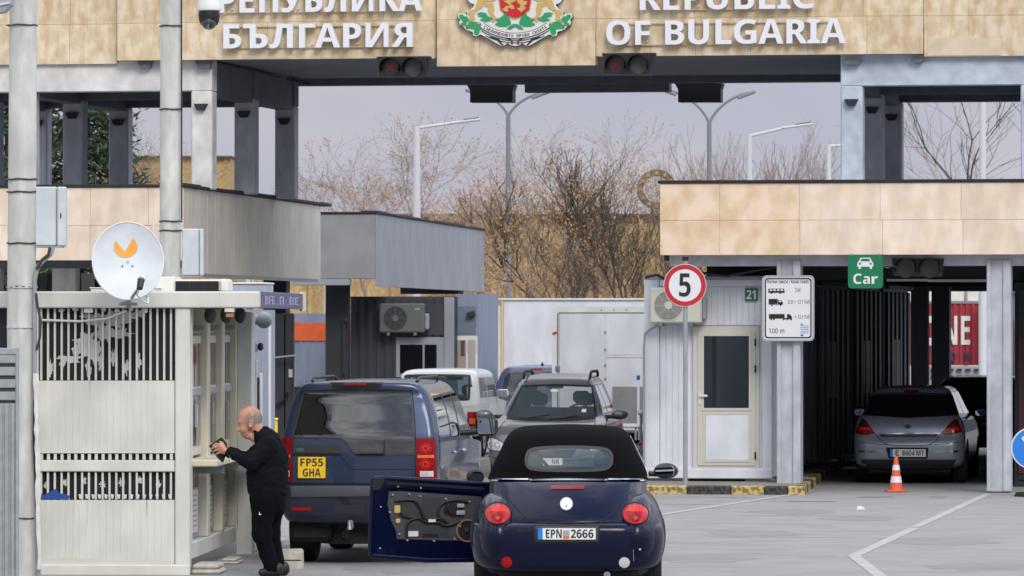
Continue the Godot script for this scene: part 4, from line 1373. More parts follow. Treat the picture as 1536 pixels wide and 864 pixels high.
func build_booth() -> void:
	# white control booth in the left foreground
	fr = FB
	var W: Material = M.booth_white
	var r := thing("control_booth", "white prefabricated control booth with barred front panels and service windows on its right side", "booth", Vector3(-1.2, 0, -2.0))
	var s := L(285, 600, 0).x - L(284, 600, 0).x
	# front face
	var xl := L(-60, 600, 0).x
	bx(r, "inner_wall", M.darker, Vector3(xl, 0.15, -0.35), Vector3(-0.03, 2.7, -0.16))
	pbox(r, "corner_post", W, 262.5, 461, 285, 866, 0.0, 0.14, 0.012)
	pbox(r, "left_post", W, 50, 461, 57, 866, 0.0, 0.14, 0.008)
	pbox(r, "top_beam", W, -60, 437, 388, 462, 0.03, 0.2, 0.012)
	pbox(r, "base_rail", W, -60, 847, 285, 872, 0.012, 0.16, 0.012)
	pbox(r, "rail", W, 57, 690.5, 262, 707.5, -0.02, 0.09, 0.008)
	# solid ribbed boards
	for q in [[571, 680], [750, 847]]:
		var x := 57.5
		while x < 261.5:
			pbox(r, "board", W, x, q[0], minf(x + 10.2, 262), q[1], -0.035 + rng.randf_range(-0.0005, 0.0005), 0.05, 0.0015)
			x += 10.25
	# barred openings with dark backs
	for q in [[462.5, 570.5], [680.5, 690], [708, 749.5]]:
		var dark := pbox(r, "dark_panel", M.black, 57, q[0], 262.3, q[1], -0.10, 0.04)
		var x := 60.0
		while x < 261.0:
			pbox(r, "bar", W, x, q[0], x + (3.2 if q[1] - q[0] > 20 else 4.6), q[1], -0.045, 0.03, 0.004)
			x += 10.25
	for i in 14:
		var sx := rng.randf_range(62, 258)
		var low := i % 2 == 0
		var y0 := 571.0 if low else 750.0
		var l := rng.randf_range(18, 62)
		ppoly(r, "run_mark", mat("run_mark", c8(201, 199, 189), 0.6), [sx, y0 + 0.5, sx + rng.randf_range(1.5, 3.5), y0 + 0.5, sx + 1.4, y0 + l, sx + 0.6, y0 + l], -0.0338, 0.0005)
	ppoly(r, "scuff", M.run_mark, [60, 840, 110, 836, 160, 841, 210, 838, 260, 842, 260, 846.5, 60, 846.5], -0.0336, 0.0005)
	# what is left of a paper poster behind and between the bars
	var b := mb(r)
	for i in 9:
		torn(b, [150, 172, 190, 128, 210, 140, 105, 160, 182][i], [478, 482, 474, 516, 470, 528, 538, 498, 500][i], [36, 30, 26, 22, 14, 16, 26, 20, 22][i], [13, 18, 9, 24, 8, 24, 9, 20, 9][i], -0.095 + i * 0.0012, 11 + i)
	for i in 8:
		torn(b, 75 + i * 19, 552 - (i % 3) * 8, 6, 16, -0.094 + i * 0.001, 40 + i)
	part(r, "torn_poster", b, M.paper)
	b = mb(r)
	for i in 7:
		torn(b, 92 + i * 21, 466 - (i % 2) * 2, 6, 4, -0.04 + i * 0.001, 80 + i)
		torn(b, 70 + i * 28, 727 - (i % 3) * 3, 6, 8, -0.09 + i * 0.001, 90 + i)
	part(r, "torn_paper", b, M.paper)
	b = mb(r)
	b.prism(ppts([61, 739, 66, 743, 74, 738, 84, 733, 90, 740, 99, 741, 105, 744, 103, 749, 61, 749], -0.042), -0.046, -0.040)
	part(r, "blue_sticker", b, M.blue_sticker)
	b = mb(r)
	for i in 15:
		var x := 118 + i * 9.6
		b.prism(ppts([x, 741, x + 5, 742, x + 4, 748, x + 1, 748], -0.02), -0.03, -0.027)
	part(r, "sticker_edge", b, M.paper)
	b = mb(r)
	b.tube([L(62, 480, -0.02), L(120, 482, -0.02), L(160, 478, -0.02), L(190, 466, -0.02)], 0.012, 6)
	part(r, "cable", b, W)
	# roof plate, overhanging to the right over the service windows
	var ox := L(388, 450, 0.03).x
	var yt := L(300, 437, 0.03).y
	var yb := L(300, 462.5, 0.03).y
	bx(r, "roof_plate", W, Vector3(xl, yt - 0.09, -8.6), Vector3(-0.02, yt - 0.002, -0.171))
	bx(r, "soffit", M.booth_cream, Vector3(-0.019, yb + 0.05, -4.7), Vector3(ox - 0.03, yb + 0.08, -0.171))
	bx(r, "overhang_plate", W, Vector3(-0.019, yb + 0.081, -4.7), Vector3(ox - 0.03, yt - 0.002, -0.171))
	var band := bx(r, "sign_band", M.band_purple, Vector3(ox - 0.029, yb, -4.65), Vector3(ox + 0.004, yt, -0.172), 0.004)
	# worn lettering along the band
	b = mb(top(r))
	b.xf = Transform3D(Basis(Vector3.UP, PI / 2), Vector3(ox + 0.005, 0, 0))
	letters(b, "BFE", font_bold, Vector2(0.55, yb + 0.04), Vector2(1.5, yt - 0.04), 0.0, 0.003)
	letters(b, "П", font_bold, Vector2(2.05, yb + 0.04), Vector2(2.5, yt - 0.04), 0.0, 0.003)
	letters(b, "BE", font_bold, Vector2(3.1, yb + 0.04), Vector2(4.1, yt - 0.04), 0.0, 0.003)
	part(band, "lettering", b, M.band_letter)
	bx(r, "band_end", M.booth_cream, Vector3(ox - 0.03, yb - 0.02, -4.95), Vector3(ox + 0.01, yt + 0.02, -4.66))
	# bracket with a wooden block under the front beam
	pbox(r, "bracket", W, 337, 462.5, 351, 468, 0.02, 0.12)
	pbox(r, "wooden_block", M.wood, 339, 470, 350, 475.5, 0.0, 0.1)
	pbox(r, "bracket", W, 126, 462.5, 139, 469, 0.0, 0.05)
	# the service side: a wall along the depth, seen at a slant
	var zend := -4.42
	bx(r, "side_base", W, Vector3(-0.12, 0.14, zend), Vector3(0.0, 0.30, -0.141), 0.01)
	bx(r, "side_back", M.booth_cream, Vector3(-0.17, 0.301, zend), Vector3(-0.13, yb, -0.36))
	var zb := -0.145
	for i in 4:
		bx(r, "side_post", M.booth_cream, Vector3(-0.13, 0.301, zb - 0.26 if i > 0 else zb - 0.08), Vector3(0.004, yb, zb), 0.01)
		if i == 3: break
		var z1 := zb - (0.27 if i > 0 else 0.09)
		var z0 := zb - 1.38
		# window: frame, dark glass in two sashes, counter, notice below
		var wf := bx(r, "window_frame", M.white, Vector3(-0.12, 1.12, z0), Vector3(-0.06, 2.30, z1), 0.01)
		bx(wf, "pane", M.glass_win, Vector3(-0.059, 1.22, z0 + 0.10), Vector3(-0.052, 1.70, (z0 + z1) * 0.5 - 0.04))
		bx(wf, "pane", M.glass_win, Vector3(-0.059, 1.22, (z0 + z1) * 0.5 + 0.04), Vector3(-0.052, 1.70, z1 - 0.08))
		bx(wf, "pane", M.glass_win, Vector3(-0.059, 1.80, z0 + 0.10), Vector3(-0.052, 2.22, (z0 + z1) * 0.5 - 0.04))
		bx(wf, "pane", M.glass_win, Vector3(-0.059, 1.80, (z0 + z1) * 0.5 + 0.04), Vector3(-0.052, 2.22, z1 - 0.08))
		bx(wf, "sash_rail", M.aluminium, Vector3(-0.059, 1.71, z0 + 0.03), Vector3(-0.035, 1.78, z1 - 0.03), 0.006)
		bx(wf, "handle", M.aluminium, Vector3(-0.05, 1.40, (z0 + z1) * 0.5 - 0.03), Vector3(-0.02, 1.62, (z0 + z1) * 0.5 + 0.03), 0.006)
		bx(r, "lower_panel", M.booth_blue, Vector3(-0.12, 0.31, z0), Vector3(-0.085, 1.03, z1))
		bx(r, "lower_window", M.glass_win, Vector3(-0.084, 0.80, z0 + 0.06), Vector3(-0.078, 1.02, z1 - 0.06))
		var nt := bx(r, "notice", M.paper, Vector3(-0.084, 0.36, z0 + 0.12), Vector3(-0.079, 0.78, z1 - 0.12))
		b = mb(top(r))
		for k in 7:
			b.box(Vector3(-0.0785, 0.42 + k * 0.05, z0 + 0.2), Vector3(-0.078, 0.435 + k * 0.05, z1 - 0.2 - rng.randf() * 0.3))
		part(nt, "print", b, M.galv)
		# the round lamp under the overhang
		b = mb(top(r))
		var lc := Vector3(0.10, 2.50, (z0 + z1) * 0.5)
		b.ball(lc, Vector3(0.06, 0.085, 0.085))
		part(r, "speaker", b, mat("speaker_grey", c8(74, 74, 74), 0.6))
		bx(r, "speaker_bracket", M.galv, Vector3(-0.10, 2.36, lc.z - 0.05), Vector3(0.05, 2.40, lc.z + 0.05))
		bx(r, "curved_rail", M.galv, Vector3(-0.09, 2.315, z0 + 0.05), Vector3(-0.02, 2.36, z1 - 0.05), 0.02)
		zb -= 1.4
	# counter shelves
	var zs := [[-0.15, -1.35], [-1.42, -2.75], [-2.82, -4.2]]
	for q in zs:
		bx(r, "counter", M.booth_cream, Vector3(-0.06, 1.035, q[1]), Vector3(0.25, 1.10, q[0]), 0.01)
		bx(r, "counter_bracket", M.galv, Vector3(-0.05, 0.94, q[1] + 0.1), Vector3(0.20, 1.03, q[1] + 0.14))
	# pier at the end of the service side, white towards the lane
	var pk := zend - 0.02
	pbox(r, "pier", M.white, 355.5, 468, 378, 833, pk, 0.35, 0.012)
	pbox(r, "pier_foot", M.darker, 356, 833.5, 379, 836, pk - 0.02, 0.3)
	# second window bay behind the pier
	bx(r, "rear_wall", M.booth_blue, Vector3(-0.12, 0.3, -8.4), Vector3(0.02, yb, pk - 0.36))
	for q in [[379, 385, 540, 826, pk - 0.5], [388, 392, 560, 824, pk - 1.6], [395, 405, 472, 822, pk - 3.2]]:
		pbox(r, "rear_post", M.white, q[0], q[2], q[1], q[3], q[4], 0.15, 0.008)
	pbox(r, "rear_base", W, 378, 818, 406, 832, pk - 0.6, 2.0, 0.01)
	b = mb(r)
	b.ball(L(382, 479, pk - 0.6), Vector3(0.07, 0.06, 0.07))
	b.ball(L(396, 480, pk - 0.6), Vector3(0.09, 0.09, 0.09))
	part(r, "speaker", b, M.galv)
	pbox(r, "rear_box", M.galv, 376, 514, 386, 528, pk - 0.45, 0.1, 0.02)
	pbox(r, "rear_box", M.darker, 386, 514, 394, 526, pk - 0.5, 0.1, 0.02)
	pbox(r, "rear_window", M.glass_win, 380, 566, 389, 700, pk - 0.55, 0.04)
	# concrete blocks it stands on
	for q in [[287, 846, 330, 880, -0.02, "concrete block under the booth's service side, nearest the camera"], [331, 838, 357, 872, -2.2, "concrete block under the middle of the booth's service side"], [356, 835, 381, 866, -4.45, "concrete block under the booth's white pier"], [382, 826, 416, 850, -6.6, "rough concrete block behind the man's legs"]]:
		fr = FB
		var p := L(q[0], q[1], q[4])
		var t := thing("concrete_block", q[5], "block", Vector3(p.x, 0, q[4] - 0.3), "concrete blocks under the booth")
		var x1 := L(q[2], q[1], q[4]).x
		bx(t, "block", M.block, Vector3(p.x, 0, q[4] - 0.6), Vector3(x1, p.y * 0.48, q[4] + 0.01), 0.02)
		bx(t, "block", M.block, Vector3(p.x + 0.01, p.y * 0.49, q[4] - 0.58), Vector3(x1 - 0.02, minf(p.y, 0.139), q[4]), 0.02)
	fr = F0
	var cb := thing("concrete_block", "pale concrete block with a broken corner on the ground beside the dark blue estate", "block", on_ground(438, 853), "")
	var bk := 19600.0 / (853.0 - 480.0)
	ppoly(cb, "block", M.block, [419, 853, 419, 826, 450, 825, 453, 828, 454, 853], -bk, 0.4)
	bx(cb, "crack", M.darker, at(424, 841, bk) + Vector3(0, 0, 0.001), at(452, 839.5, bk) + Vector3(0, 0, 0.004))
	# ventilation unit on the roof
	fr = FB
	var v := thing("roof_ventilator", "white ventilation unit with a dark louvre on the white booth's roof", "ventilation unit", L(300, 437, -0.6))
	pbox(v, "case", W, 260, 419, 340, 438, -0.6, 0.5, 0.02)
	var gr := pbox(v, "grille", M.plastic_black, 263, 421.5, 328, 437, -0.585, 0.02)
	for i in 4:
		pbox(gr, "louvre", M.darker, 263, 423.5 + i * 3.4, 328, 425 + i * 3.4, -0.57, 0.012)
	for px in [284, 306]:
		pbox(gr, "divider", M.darker, px, 421.5, px + 1.5, 437, -0.568, 0.012)
	pbox(v, "side_cap", W, 329, 418.5, 341, 438, -0.58, 0.52, 0.02)
	fr = FB
	v = thing("roof_cabinet", "pale blue cabinet on the white booth's roof, right of the ventilation unit", "cabinet", L(370, 440, -3.0))
	pbox(v, "case", M.booth_blue, 339, 425, 399, 442, -3.0, 0.8, 0.02)
	pbox(v, "lid", W, 338, 423.5, 400, 426, -2.98, 0.84, 0.006)
	pbox(v, "plinth", W, 232, 415, 262, 438, -3.2, 0.6, 0.01)
	fr = FB
	v = thing("roof_box", "low white box on the booth's roof behind the satellite dish", "box", L(160, 437, -1.6))
	pbox(v, "case", W, 136, 432, 232, 438, -1.6, 0.6, 0.01)
	pbox(v, "lid", W, 134, 431, 234, 432.5, -1.58, 0.64, 0.004)
	pole_things()
	dish()
	fence()

func pole_things() -> void:
	fr = F0
	var d := 50.9
	var px := d / F
	var t := thing("steel_mast", "thick white painted mast at the left edge with wire ties and peeling tape", "mast", at(32, 600, d) * Vector3(1, 0, 1), "white masts by the control booth")
	var b := mb(t)
	b.cyl(at(34, 480 + EYE * F / d, d), at(32, 480, d), 22.5 * px, 22 * px, 10)
	b.cyl(at(32, 480, d), at(35, -40, d), 22 * px, 21 * px, 10)
	part(t, "pole", b, M.pole)
	for y in [38, 269, 288, 365, 430, 777]:
		b = mb(t)
		var c := at(33, y, d)
		for k in 14:
			var a0 := TAU * k / 14
			var a1 := TAU * (k + 1) / 14
			var q := 22.6 * px
			b.cyl(c + Vector3(cos(a0) * q, sin(k * 2.1) * 0.004, sin(a0) * q), c + Vector3(cos(a1) * q, sin(k * 2.1 + 2.1) * 0.004, sin(a1) * q), 0.008, 0.008, 5)
		part(t, "wire_tie", b, M.wire)
	b = mb(t)
	b.cyl(at(33, 432, d), at(33, 429, d), 23.6 * px, 23.6 * px, 16)
	b.cyl(at(33, 492, d), at(33, 489, d), 23.4 * px, 23.4 * px, 16)
	part(t, "collar", b, M.pole)
	# conduit and torn tape down its right side
	b = mb(t)
	b.tube([at(79, 371, d - 0.1), at(77, 380, d - 0.1), at(66, 390, d - 0.1), at(56, 400, d - 0.1), at(52, 420, d - 0.1), at(52, 640, d - 0.1), at(55, 780, d - 0.1), at(59, 880, d - 0.1)], 0.022, 8)
	part(t, "conduit", b, M.galv)
	b = mb(t)
	b.tube([at(75, 371, d - 0.12), at(73, 382, d - 0.12), at(62, 391, d - 0.12), at(55, 404, d - 0.12)], 0.016, 6)
	part(t, "cable", b, M.wire)
	b = mb(t)
	b.tube([at(54, 440, d - 0.13), at(57, 462, d - 0.13), at(61, 480, d - 0.13), at(60, 505, d - 0.13), at(55, 525, d - 0.13)], 0.012, 6)
	part(t, "cable", b, M.wire)
	b = mb(t)
	var q := RandomNumberGenerator.new()
	q.seed = 5
	var left := PackedVector2Array()
	var right := PackedVector2Array()
	var y := 560.0
	while y < 866:
		left.append(L2(50 + (y - 560) * 0.022 + q.randf_range(-1.5, 1), y, -d + 0.17)); right.append(L2(56 + (y - 560) * 0.02 + q.randf_range(-1, 2.5), y, -d + 0.17))
		y += 14
	right.reverse()
	b.prism(left + right, -d + 0.165, -d + 0.168)
	part(t, "peeling_tape", b, M.paper)
	b = mb(t)
	b.tube([at(51.5, 600, d - 0.14), at(50.5, 660, d - 0.14), at(53, 720, d - 0.14), at(56.5, 800, d - 0.14)], 0.010, 5)
	part(t, "cable", b, M.black)
	# box
	t = thing("electric_cabinet", "pale grey electric cabinet strapped to the thick left mast", "electric cabinet", at(76, 370, d), "electric cabinets on the masts")
	pbox(t, "case", M.cabinet, 52, 280, 84.5, 369, -d + 0.05, 0.22, 0.012)
	pbox(t, "door", M.cabinet, 85.5, 280, 98.5, 369.5, -d + 0.07, 0.2, 0.012)
	pbox(t, "lock", M.wire, 90, 320, 92, 327, -d + 0.075, 0.01)
	pbox(t, "bottom_flange", M.galv, 51, 369.5, 94, 371.5, -d + 0.06, 0.2)
	# second mast
	d = 61.5
	px = d / F
	t = thing("steel_mast", "slimmer white mast right of the satellite dish, rising past the dome camera", "mast", at(256, 600, d) * Vector3(1, 0, 1), "white masts by the control booth")
	b = mb(t)
	b.cyl(at(254, 480 + EYE * F / d, d), at(256, -60, d), 17 * px, 15.5 * px, 10)
	part(t, "pole", b, M.pole)
	for y2 in [39, 164, 332, 346]:
		b = mb(t)
		var c := at(256, y2, d)
		for k in 14:
			var a0 := TAU * k / 14
			var a1 := TAU * (k + 1) / 14
			var w := 17.0 * px
			b.cyl(c + Vector3(cos(a0) * w, sin(k * 1.7) * 0.004, sin(a0) * w), c + Vector3(cos(a1) * w, sin(k * 1.7 + 1.7) * 0.004, sin(a1) * w), 0.009, 0.009, 5)
		part(t, "wire_tie", b, M.wire)
	b = mb(t)
	b.tube([at(272, -40, d - 0.05), at(272.5, 330, d - 0.05)], 0.01, 6)
	part(t, "cable", b, M.wire)
	t = thing("electric_cabinet", "pale grey electric cabinet strapped to the slimmer mast", "electric cabinet", at(288, 414, d), "electric cabinets on the masts")
	pbox(t, "case", M.cabinet, 272.5, 343, 298.5, 413.5, -d + 0.05, 0.22, 0.012)
	pbox(t, "door", M.cabinet, 299.2, 343, 304.5, 413.5, -d + 0.06, 0.2, 0.01)
	pbox(t, "bottom_flange", M.galv, 273, 413.8, 303, 415.5, -d + 0.05, 0.2)
	# dome camera on an arm from the slimmer mast
	d = 58.0
	px = d / F
	t = thing("dome_camera", "white hooded dome camera with a black ball hanging in front of the Cyrillic letters", "camera", at(313, 45, d))
	b = mb(t)
	var c := at(313.5, 14, d)
	b.lathe(c, [[0.0, 0.20], [0.06, 0.19], [0.10, 0.14], [0.128, 0.05], [0.132, 0.0], [0.128, -0.015], [0.11, -0.016], [0.0, -0.017]], 28)
	part(t, "hood", b, M.white)
	b = mb(t)
	b.lathe(c, [[0.112, -0.018], [0.118, -0.06], [0.108, -0.13], [0.09, -0.17], [0.0, -0.172]], 28)
	part(t, "yoke", b, M.plastic_black)
	b = mb(t)
	b.ball(c + Vector3(0.0, -0.145, 0.03), Vector3(0.085, 0.08, 0.085), 20, 14)
	part(t, "ball", b, M.glass_dark)
	b = mb(t)
	b.xf = Transform3D(Basis(Vector3.RIGHT, PI / 2 - 0.2), c + Vector3(0.0, -0.13, 0.115))
	b.lathe(Vector3.ZERO, [[0.0, 0.0], [0.03, 0.0], [0.036, -0.02]], 16)
	part(t, "lens", b, M.wire)
	b = mb(t)
	b.tube([c + Vector3(0, 0.19, 0), c + Vector3(0, 0.42, 0), c + Vector3(-0.1, 0.5, -0.8), at(258, -40, 61.3)], 0.03, 8)
	part(t, "arm", b, M.white)
	# something grey that hangs into the upper left corner
	t = thing("flood_lamp", "grey flood lamp reaching into the upper left corner beside the thick mast", "lamp", at(5, 14, 50.0))
	ppoly(t, "housing", M.galv, [-30, -12, 16, -18, 17, 6, 6, 17, -10, 20, -30, 22], -50.0, 0.25)
	ppoly(t, "rim", M.cabinet, [-30, 10, 14, 2, 15, 5, -30, 14], -49.98, 0.02)
	b = mb(t)
	b.tube([at(4, -10, 50.1), at(30, -30, 50.8)], 0.03, 8)
	part(t, "arm", b, M.galv)

func dish() -> void:
	fr = F0
	var d := 50.6
	var t := thing("satellite_dish", "pale grey satellite dish with an orange crescent mark on the white booth's roof", "satellite dish", at(192, 440, d))
	var c := at(192, 391, d)
	var rx := 53.5 * d / F
	var ry := 58.5 * d / F
	# a shallow bowl that looks up and a little to the right
	var bs := Basis(Vector3.UP, 0.12) * Basis(Vector3.RIGHT, -0.22)
	var rows := []
	for i in 9:
		var u := i / 8.0
		var row := PackedVector3Array()
		for k in 49:
			var a := TAU * k / 48
			row.append(Vector3(cos(a) * rx * u, sin(a) * ry * u * 1.02, -0.07 * (1.0 - u * u)))
		rows.append(row)
	var b := mb(t)
	b.xf = Transform3D(bs, c)
	b.grid(rows, true, [], true)
	part(t, "bowl", b, M.dish)
	b = mb(t)
	b.xf = Transform3D(bs, c)
	var back := []
	for i in 5:
		var u := 1.0 - i / 4.0
		var row := PackedVector3Array()
		for k in 49:
			var a := TAU * k / 48
			row.append(Vector3(cos(a) * rx * u, sin(a) * ry * u * 1.02, -0.012 - 0.075 * (1.0 - u * u)))
		back.append(row)
	b.grid(back, true, [], true)
	part(t, "bowl_back", b, M.galv)
	b = mb(t)
	b.xf = Transform3D(bs, c)
	b.ring(circle(Vector2.ZERO, rx * 1.012, 48, ry * 1.032), circle(Vector2.ZERO, rx * 0.985, 48, ry * 1.005), -0.02, 0.006)
	part(t, "rim", b, M.white)
	# crescent: a disc with a wedge cut out of its top
	b = mb(t)
	b.xf = Transform3D(bs, c)
	var m := d / F
	var cx := -3.0
	var cy := 23.0
	var arc := []
	for k in 25:
		var a := lerpf(deg_to_rad(148), deg_to_rad(148 + 262), k / 24.0)
		arc.append(Vector2(cx + cos(a) * 17.5, cy + sin(a) * 16.0))
	var inner := []
	for k in 25:
		# a notch that runs down from both horns
		var u := k / 24.0
		inner.append(Vector2(lerpf(cx - 14.0, cx - 1.0, u * 2.0), lerpf(cy + 7.5, cy - 7.0, u * 2.0)) if u < 0.5 else Vector2(lerpf(cx - 1.0, cx + 10.8, u * 2.0 - 1.0), lerpf(cy - 7.0, cy + 12.3, u * 2.0 - 1.0)))
	for k in 24:
		for q in [[arc[k], arc[k + 1], inner[k + 1]], [arc[k], inner[k + 1], inner[k]]]:
			var p := []
			for w in q:
				var x: float = w.x * m
				var y: float = w.y * m
				var u := Vector2(x / rx, y / (ry * 1.02)).length()
				p.append(Vector3(x, y, -0.07 * (1.0 - u * u) + 0.004))
			b.tri(p[0], p[1], p[2])
	part(t, "logo", b, M.dish_orange)
	b = mb(t)
	b.xf = Transform3D(bs, c)
	for x in [-8.0, 7.0]:
		b.cyl(Vector3(x * m, -6.0 * m, -0.075), Vector3(x * m, -6.0 * m, -0.055), 0.008, 0.008, 8)
	part(t, "bolt", b, M.wire)
	# arm and converter
	b = mb(t)
	var e := at(211, 428, d - 0.42)
	b.cyl(at(196, 449, d - 0.02), e, 0.016, 0.013, 8)
	part(t, "arm", b, M.galv)
	b = mb(t)
	b.cyl(e + Vector3(-0.01, -0.03, 0.0), e + Vector3(0.0, 0.05, -0.05), 0.03, 0.035, 12)
	part(t, "converter", b, M.plastic_black)
	b = mb(t)
	b.cyl(e + Vector3(0.003, 0.05, -0.04), e + Vector3(0.008, 0.065, -0.075), 0.038, 0.036, 14)
	part(t, "feed_cap", b, M.white)
	b = mb(t)
	b.tube([e, at(205, 442, d - 0.3), at(214, 452, d - 0.2), at(222, 455, d - 0.1), at(222, 447, d), at(215, 440, d + 0.05)], 0.008, 6)
	part(t, "cable", b, M.white)
	b = mb(t)
	b.tube([at(192, 395, d + 0.12), at(193, 462, d + 0.16)], 0.028, 10)
	b.tube([at(193, 452, d - 0.02), at(180, 456, d + 0.1), at(206, 456, d + 0.1)], 0.016, 6)
	part(t, "mount", b, M.galv)

func fence() -> void:
	fr = F0
	var d := 48.5
	var t := thing("metal_fence", "grey ribbed sheet metal fence panel with slatted top in the lower left corner", "fence", at(0, 600, d) * Vector3(1, 0, 1))
	pbox(t, "sheet", M.galv, -90, 605, 26, 890, -d, 0.02)
	var x := -88.0
	while x < 24:
		pbox(t, "rib", M.galv, x, 606, x + 5.5, 889, -d + 0.018, 0.018, 0.006)
		x += 9.5
	for i in 4:
		pbox(t, "slat", M.galv, -90, 532 + i * 18.5, 26, 545 + i * 18.5, -d + 0.012, 0.02, 0.006)
		pbox(t, "slat_gap", M.dark_panel, -90, 545 + i * 18.5, 25, 550.5 + i * 18.5, -d - 0.01, 0.01)
	pbox(t, "top_rail", M.galv, -90, 522, 27, 532, -d + 0.02, 0.05, 0.008)
	pbox(t, "end_post", M.galv, 23, 521, 28, 892, -d + 0.025, 0.06, 0.008)

func build_cabin() -> void:
	fr = FG
	var k := -0.9
	var r := thing("inspection_cabin", "white ribbed inspection cabin with a glazed cream door and the number 21", "cabin", L(1060, 720, k) * Vector3(1, 0, 1) + Vector3(0, 0.12, -1.0))
	var x0 := L(966, 600, k).x
	var x1 := L(1157, 600, k).x
	var y0 := L(1060, 718, k).y
	var y1 := L(1060, 416, k).y
	bx(r, "wall", M.cabin_white, Vector3(x0 + 0.02, y0 + 0.02, k - 1.6), Vector3(x1 - 0.02, y1 - 0.03, k - 0.05))
	bx(r, "roof", M.galv, Vector3(x0, y1 - 0.029, k - 1.62), Vector3(x1, y1 + 0.02, k + 0.02), 0.01)
	pbox(r, "corner_post", M.cabin_white, 966, 417, 989, 711, k, 0.06, 0.012)
	pbox(r, "corner_post", M.cabin_white, 1143, 430, 1158, 711, k + 0.005, 0.07, 0.012)
	pbox(r, "base_rail", M.cabin_white, 966, 703, 1158, 718, k + 0.012, 0.07, 0.012)
	pbox(r, "top_rail", M.cabin_white, 989.5, 419, 1158, 430, k + 0.002, 0.07, 0.01)
	pbox(r, "base_gap", M.black, 1034, 718.2, 1116, 724, k - 0.1, 0.4)
	pbox(r, "foot", M.block, 970, 718.2, 1033, 727, k - 0.08, 0.5)
	pbox(r, "foot", M.block, 1117, 718.2, 1156, 727, k - 0.08, 0.5)
	var x := 990.0
	while x < 1036:
		pbox(r, "wall_panel", M.cabin_white, x, 430.5, x + 9.0, 702.5, k - 0.03, 0.02, 0.003)
		x += 9.2
	x = 1040.0
	while x < 1140:
		pbox(r, "wall_panel", M.cabin_white, x, 430.5, x + 9.0, 488, k - 0.03, 0.02, 0.003)
		x += 9.2
	# door
	var dr := pbox(r, "door_frame", M.door_cream, 1039, 489, 1139, 703, k - 0.012, 0.035, 0.008)
	pbox(dr, "door_leaf", M.door_cream, 1046, 496, 1133, 699, k + 0.006, 0.03, 0.01)
	pbox(dr, "window", M.glass_win, 1056, 504, 1123.5, 612, k + 0.0105, 0.006)
	var fm := mb(r)
	fm.ring(ppts([1052, 500, 1127.5, 500, 1127.5, 616, 1052, 616], k), ppts([1056, 504, 1123.5, 504, 1123.5, 612, 1056, 612], k), k + 0.0065, k + 0.018)
	part(dr, "window_frame", fm, M.door_cream)
	pbox(dr, "lower_panel", M.cabin_white, 1058, 622, 1123, 690, k + 0.012, 0.01, 0.004)
	fm = mb(r)
	fm.ring(ppts([1055, 619, 1126, 619, 1126, 693, 1055, 693], k), ppts([1058, 622, 1123, 622, 1123, 690, 1058, 690], k), k + 0.0065, k + 0.016)
	part(dr, "panel_frame", fm, M.door_cream)
	pbox(dr, "handle", M.white, 1049, 592, 1061, 595.5, k + 0.06, 0.02, 0.006)
	pbox(dr, "lock_plate", M.white, 1047.5, 588, 1051.5, 607, k + 0.02, 0.014, 0.004)
	for y in [508, 548, 678]:
		pbox(dr, "hinge", M.plastic_black, 1131.5, y, 1134, y + 11, k + 0.02, 0.02, 0.003)
	fr = FG
	var n := thing("number_plate", "small green sign with the number 21 on the white cabin", "number sign", L(1127, 452, k), "")
	pbox(n, "panel", M.sign_green, 1117.5, 432, 1136.5, 451.5, k + 0.012, 0.012)
	pletters(n, "digits", M.sign_white, "21", font_bold, 1120, 435, 1133.5, 448.5, k + 0.0125, 0.002)
	fr = FG
	air_conditioner("white air conditioner unit on the white cabin behind the speed sign", 975, 431, 1052, 485, k + 0.02, M.door_cream, true)
	# drain pipe from the unit
	var b := mb(r)
	b.tube([L(987, 488, k + 0.1), L(978, 492, k + 0.1), L(967.5, 500, k + 0.06), L(966, 520, k + 0.05), L(966, 700, k + 0.05)], 0.018, 8)
	part(r, "drain_pipe", b, M.galv)

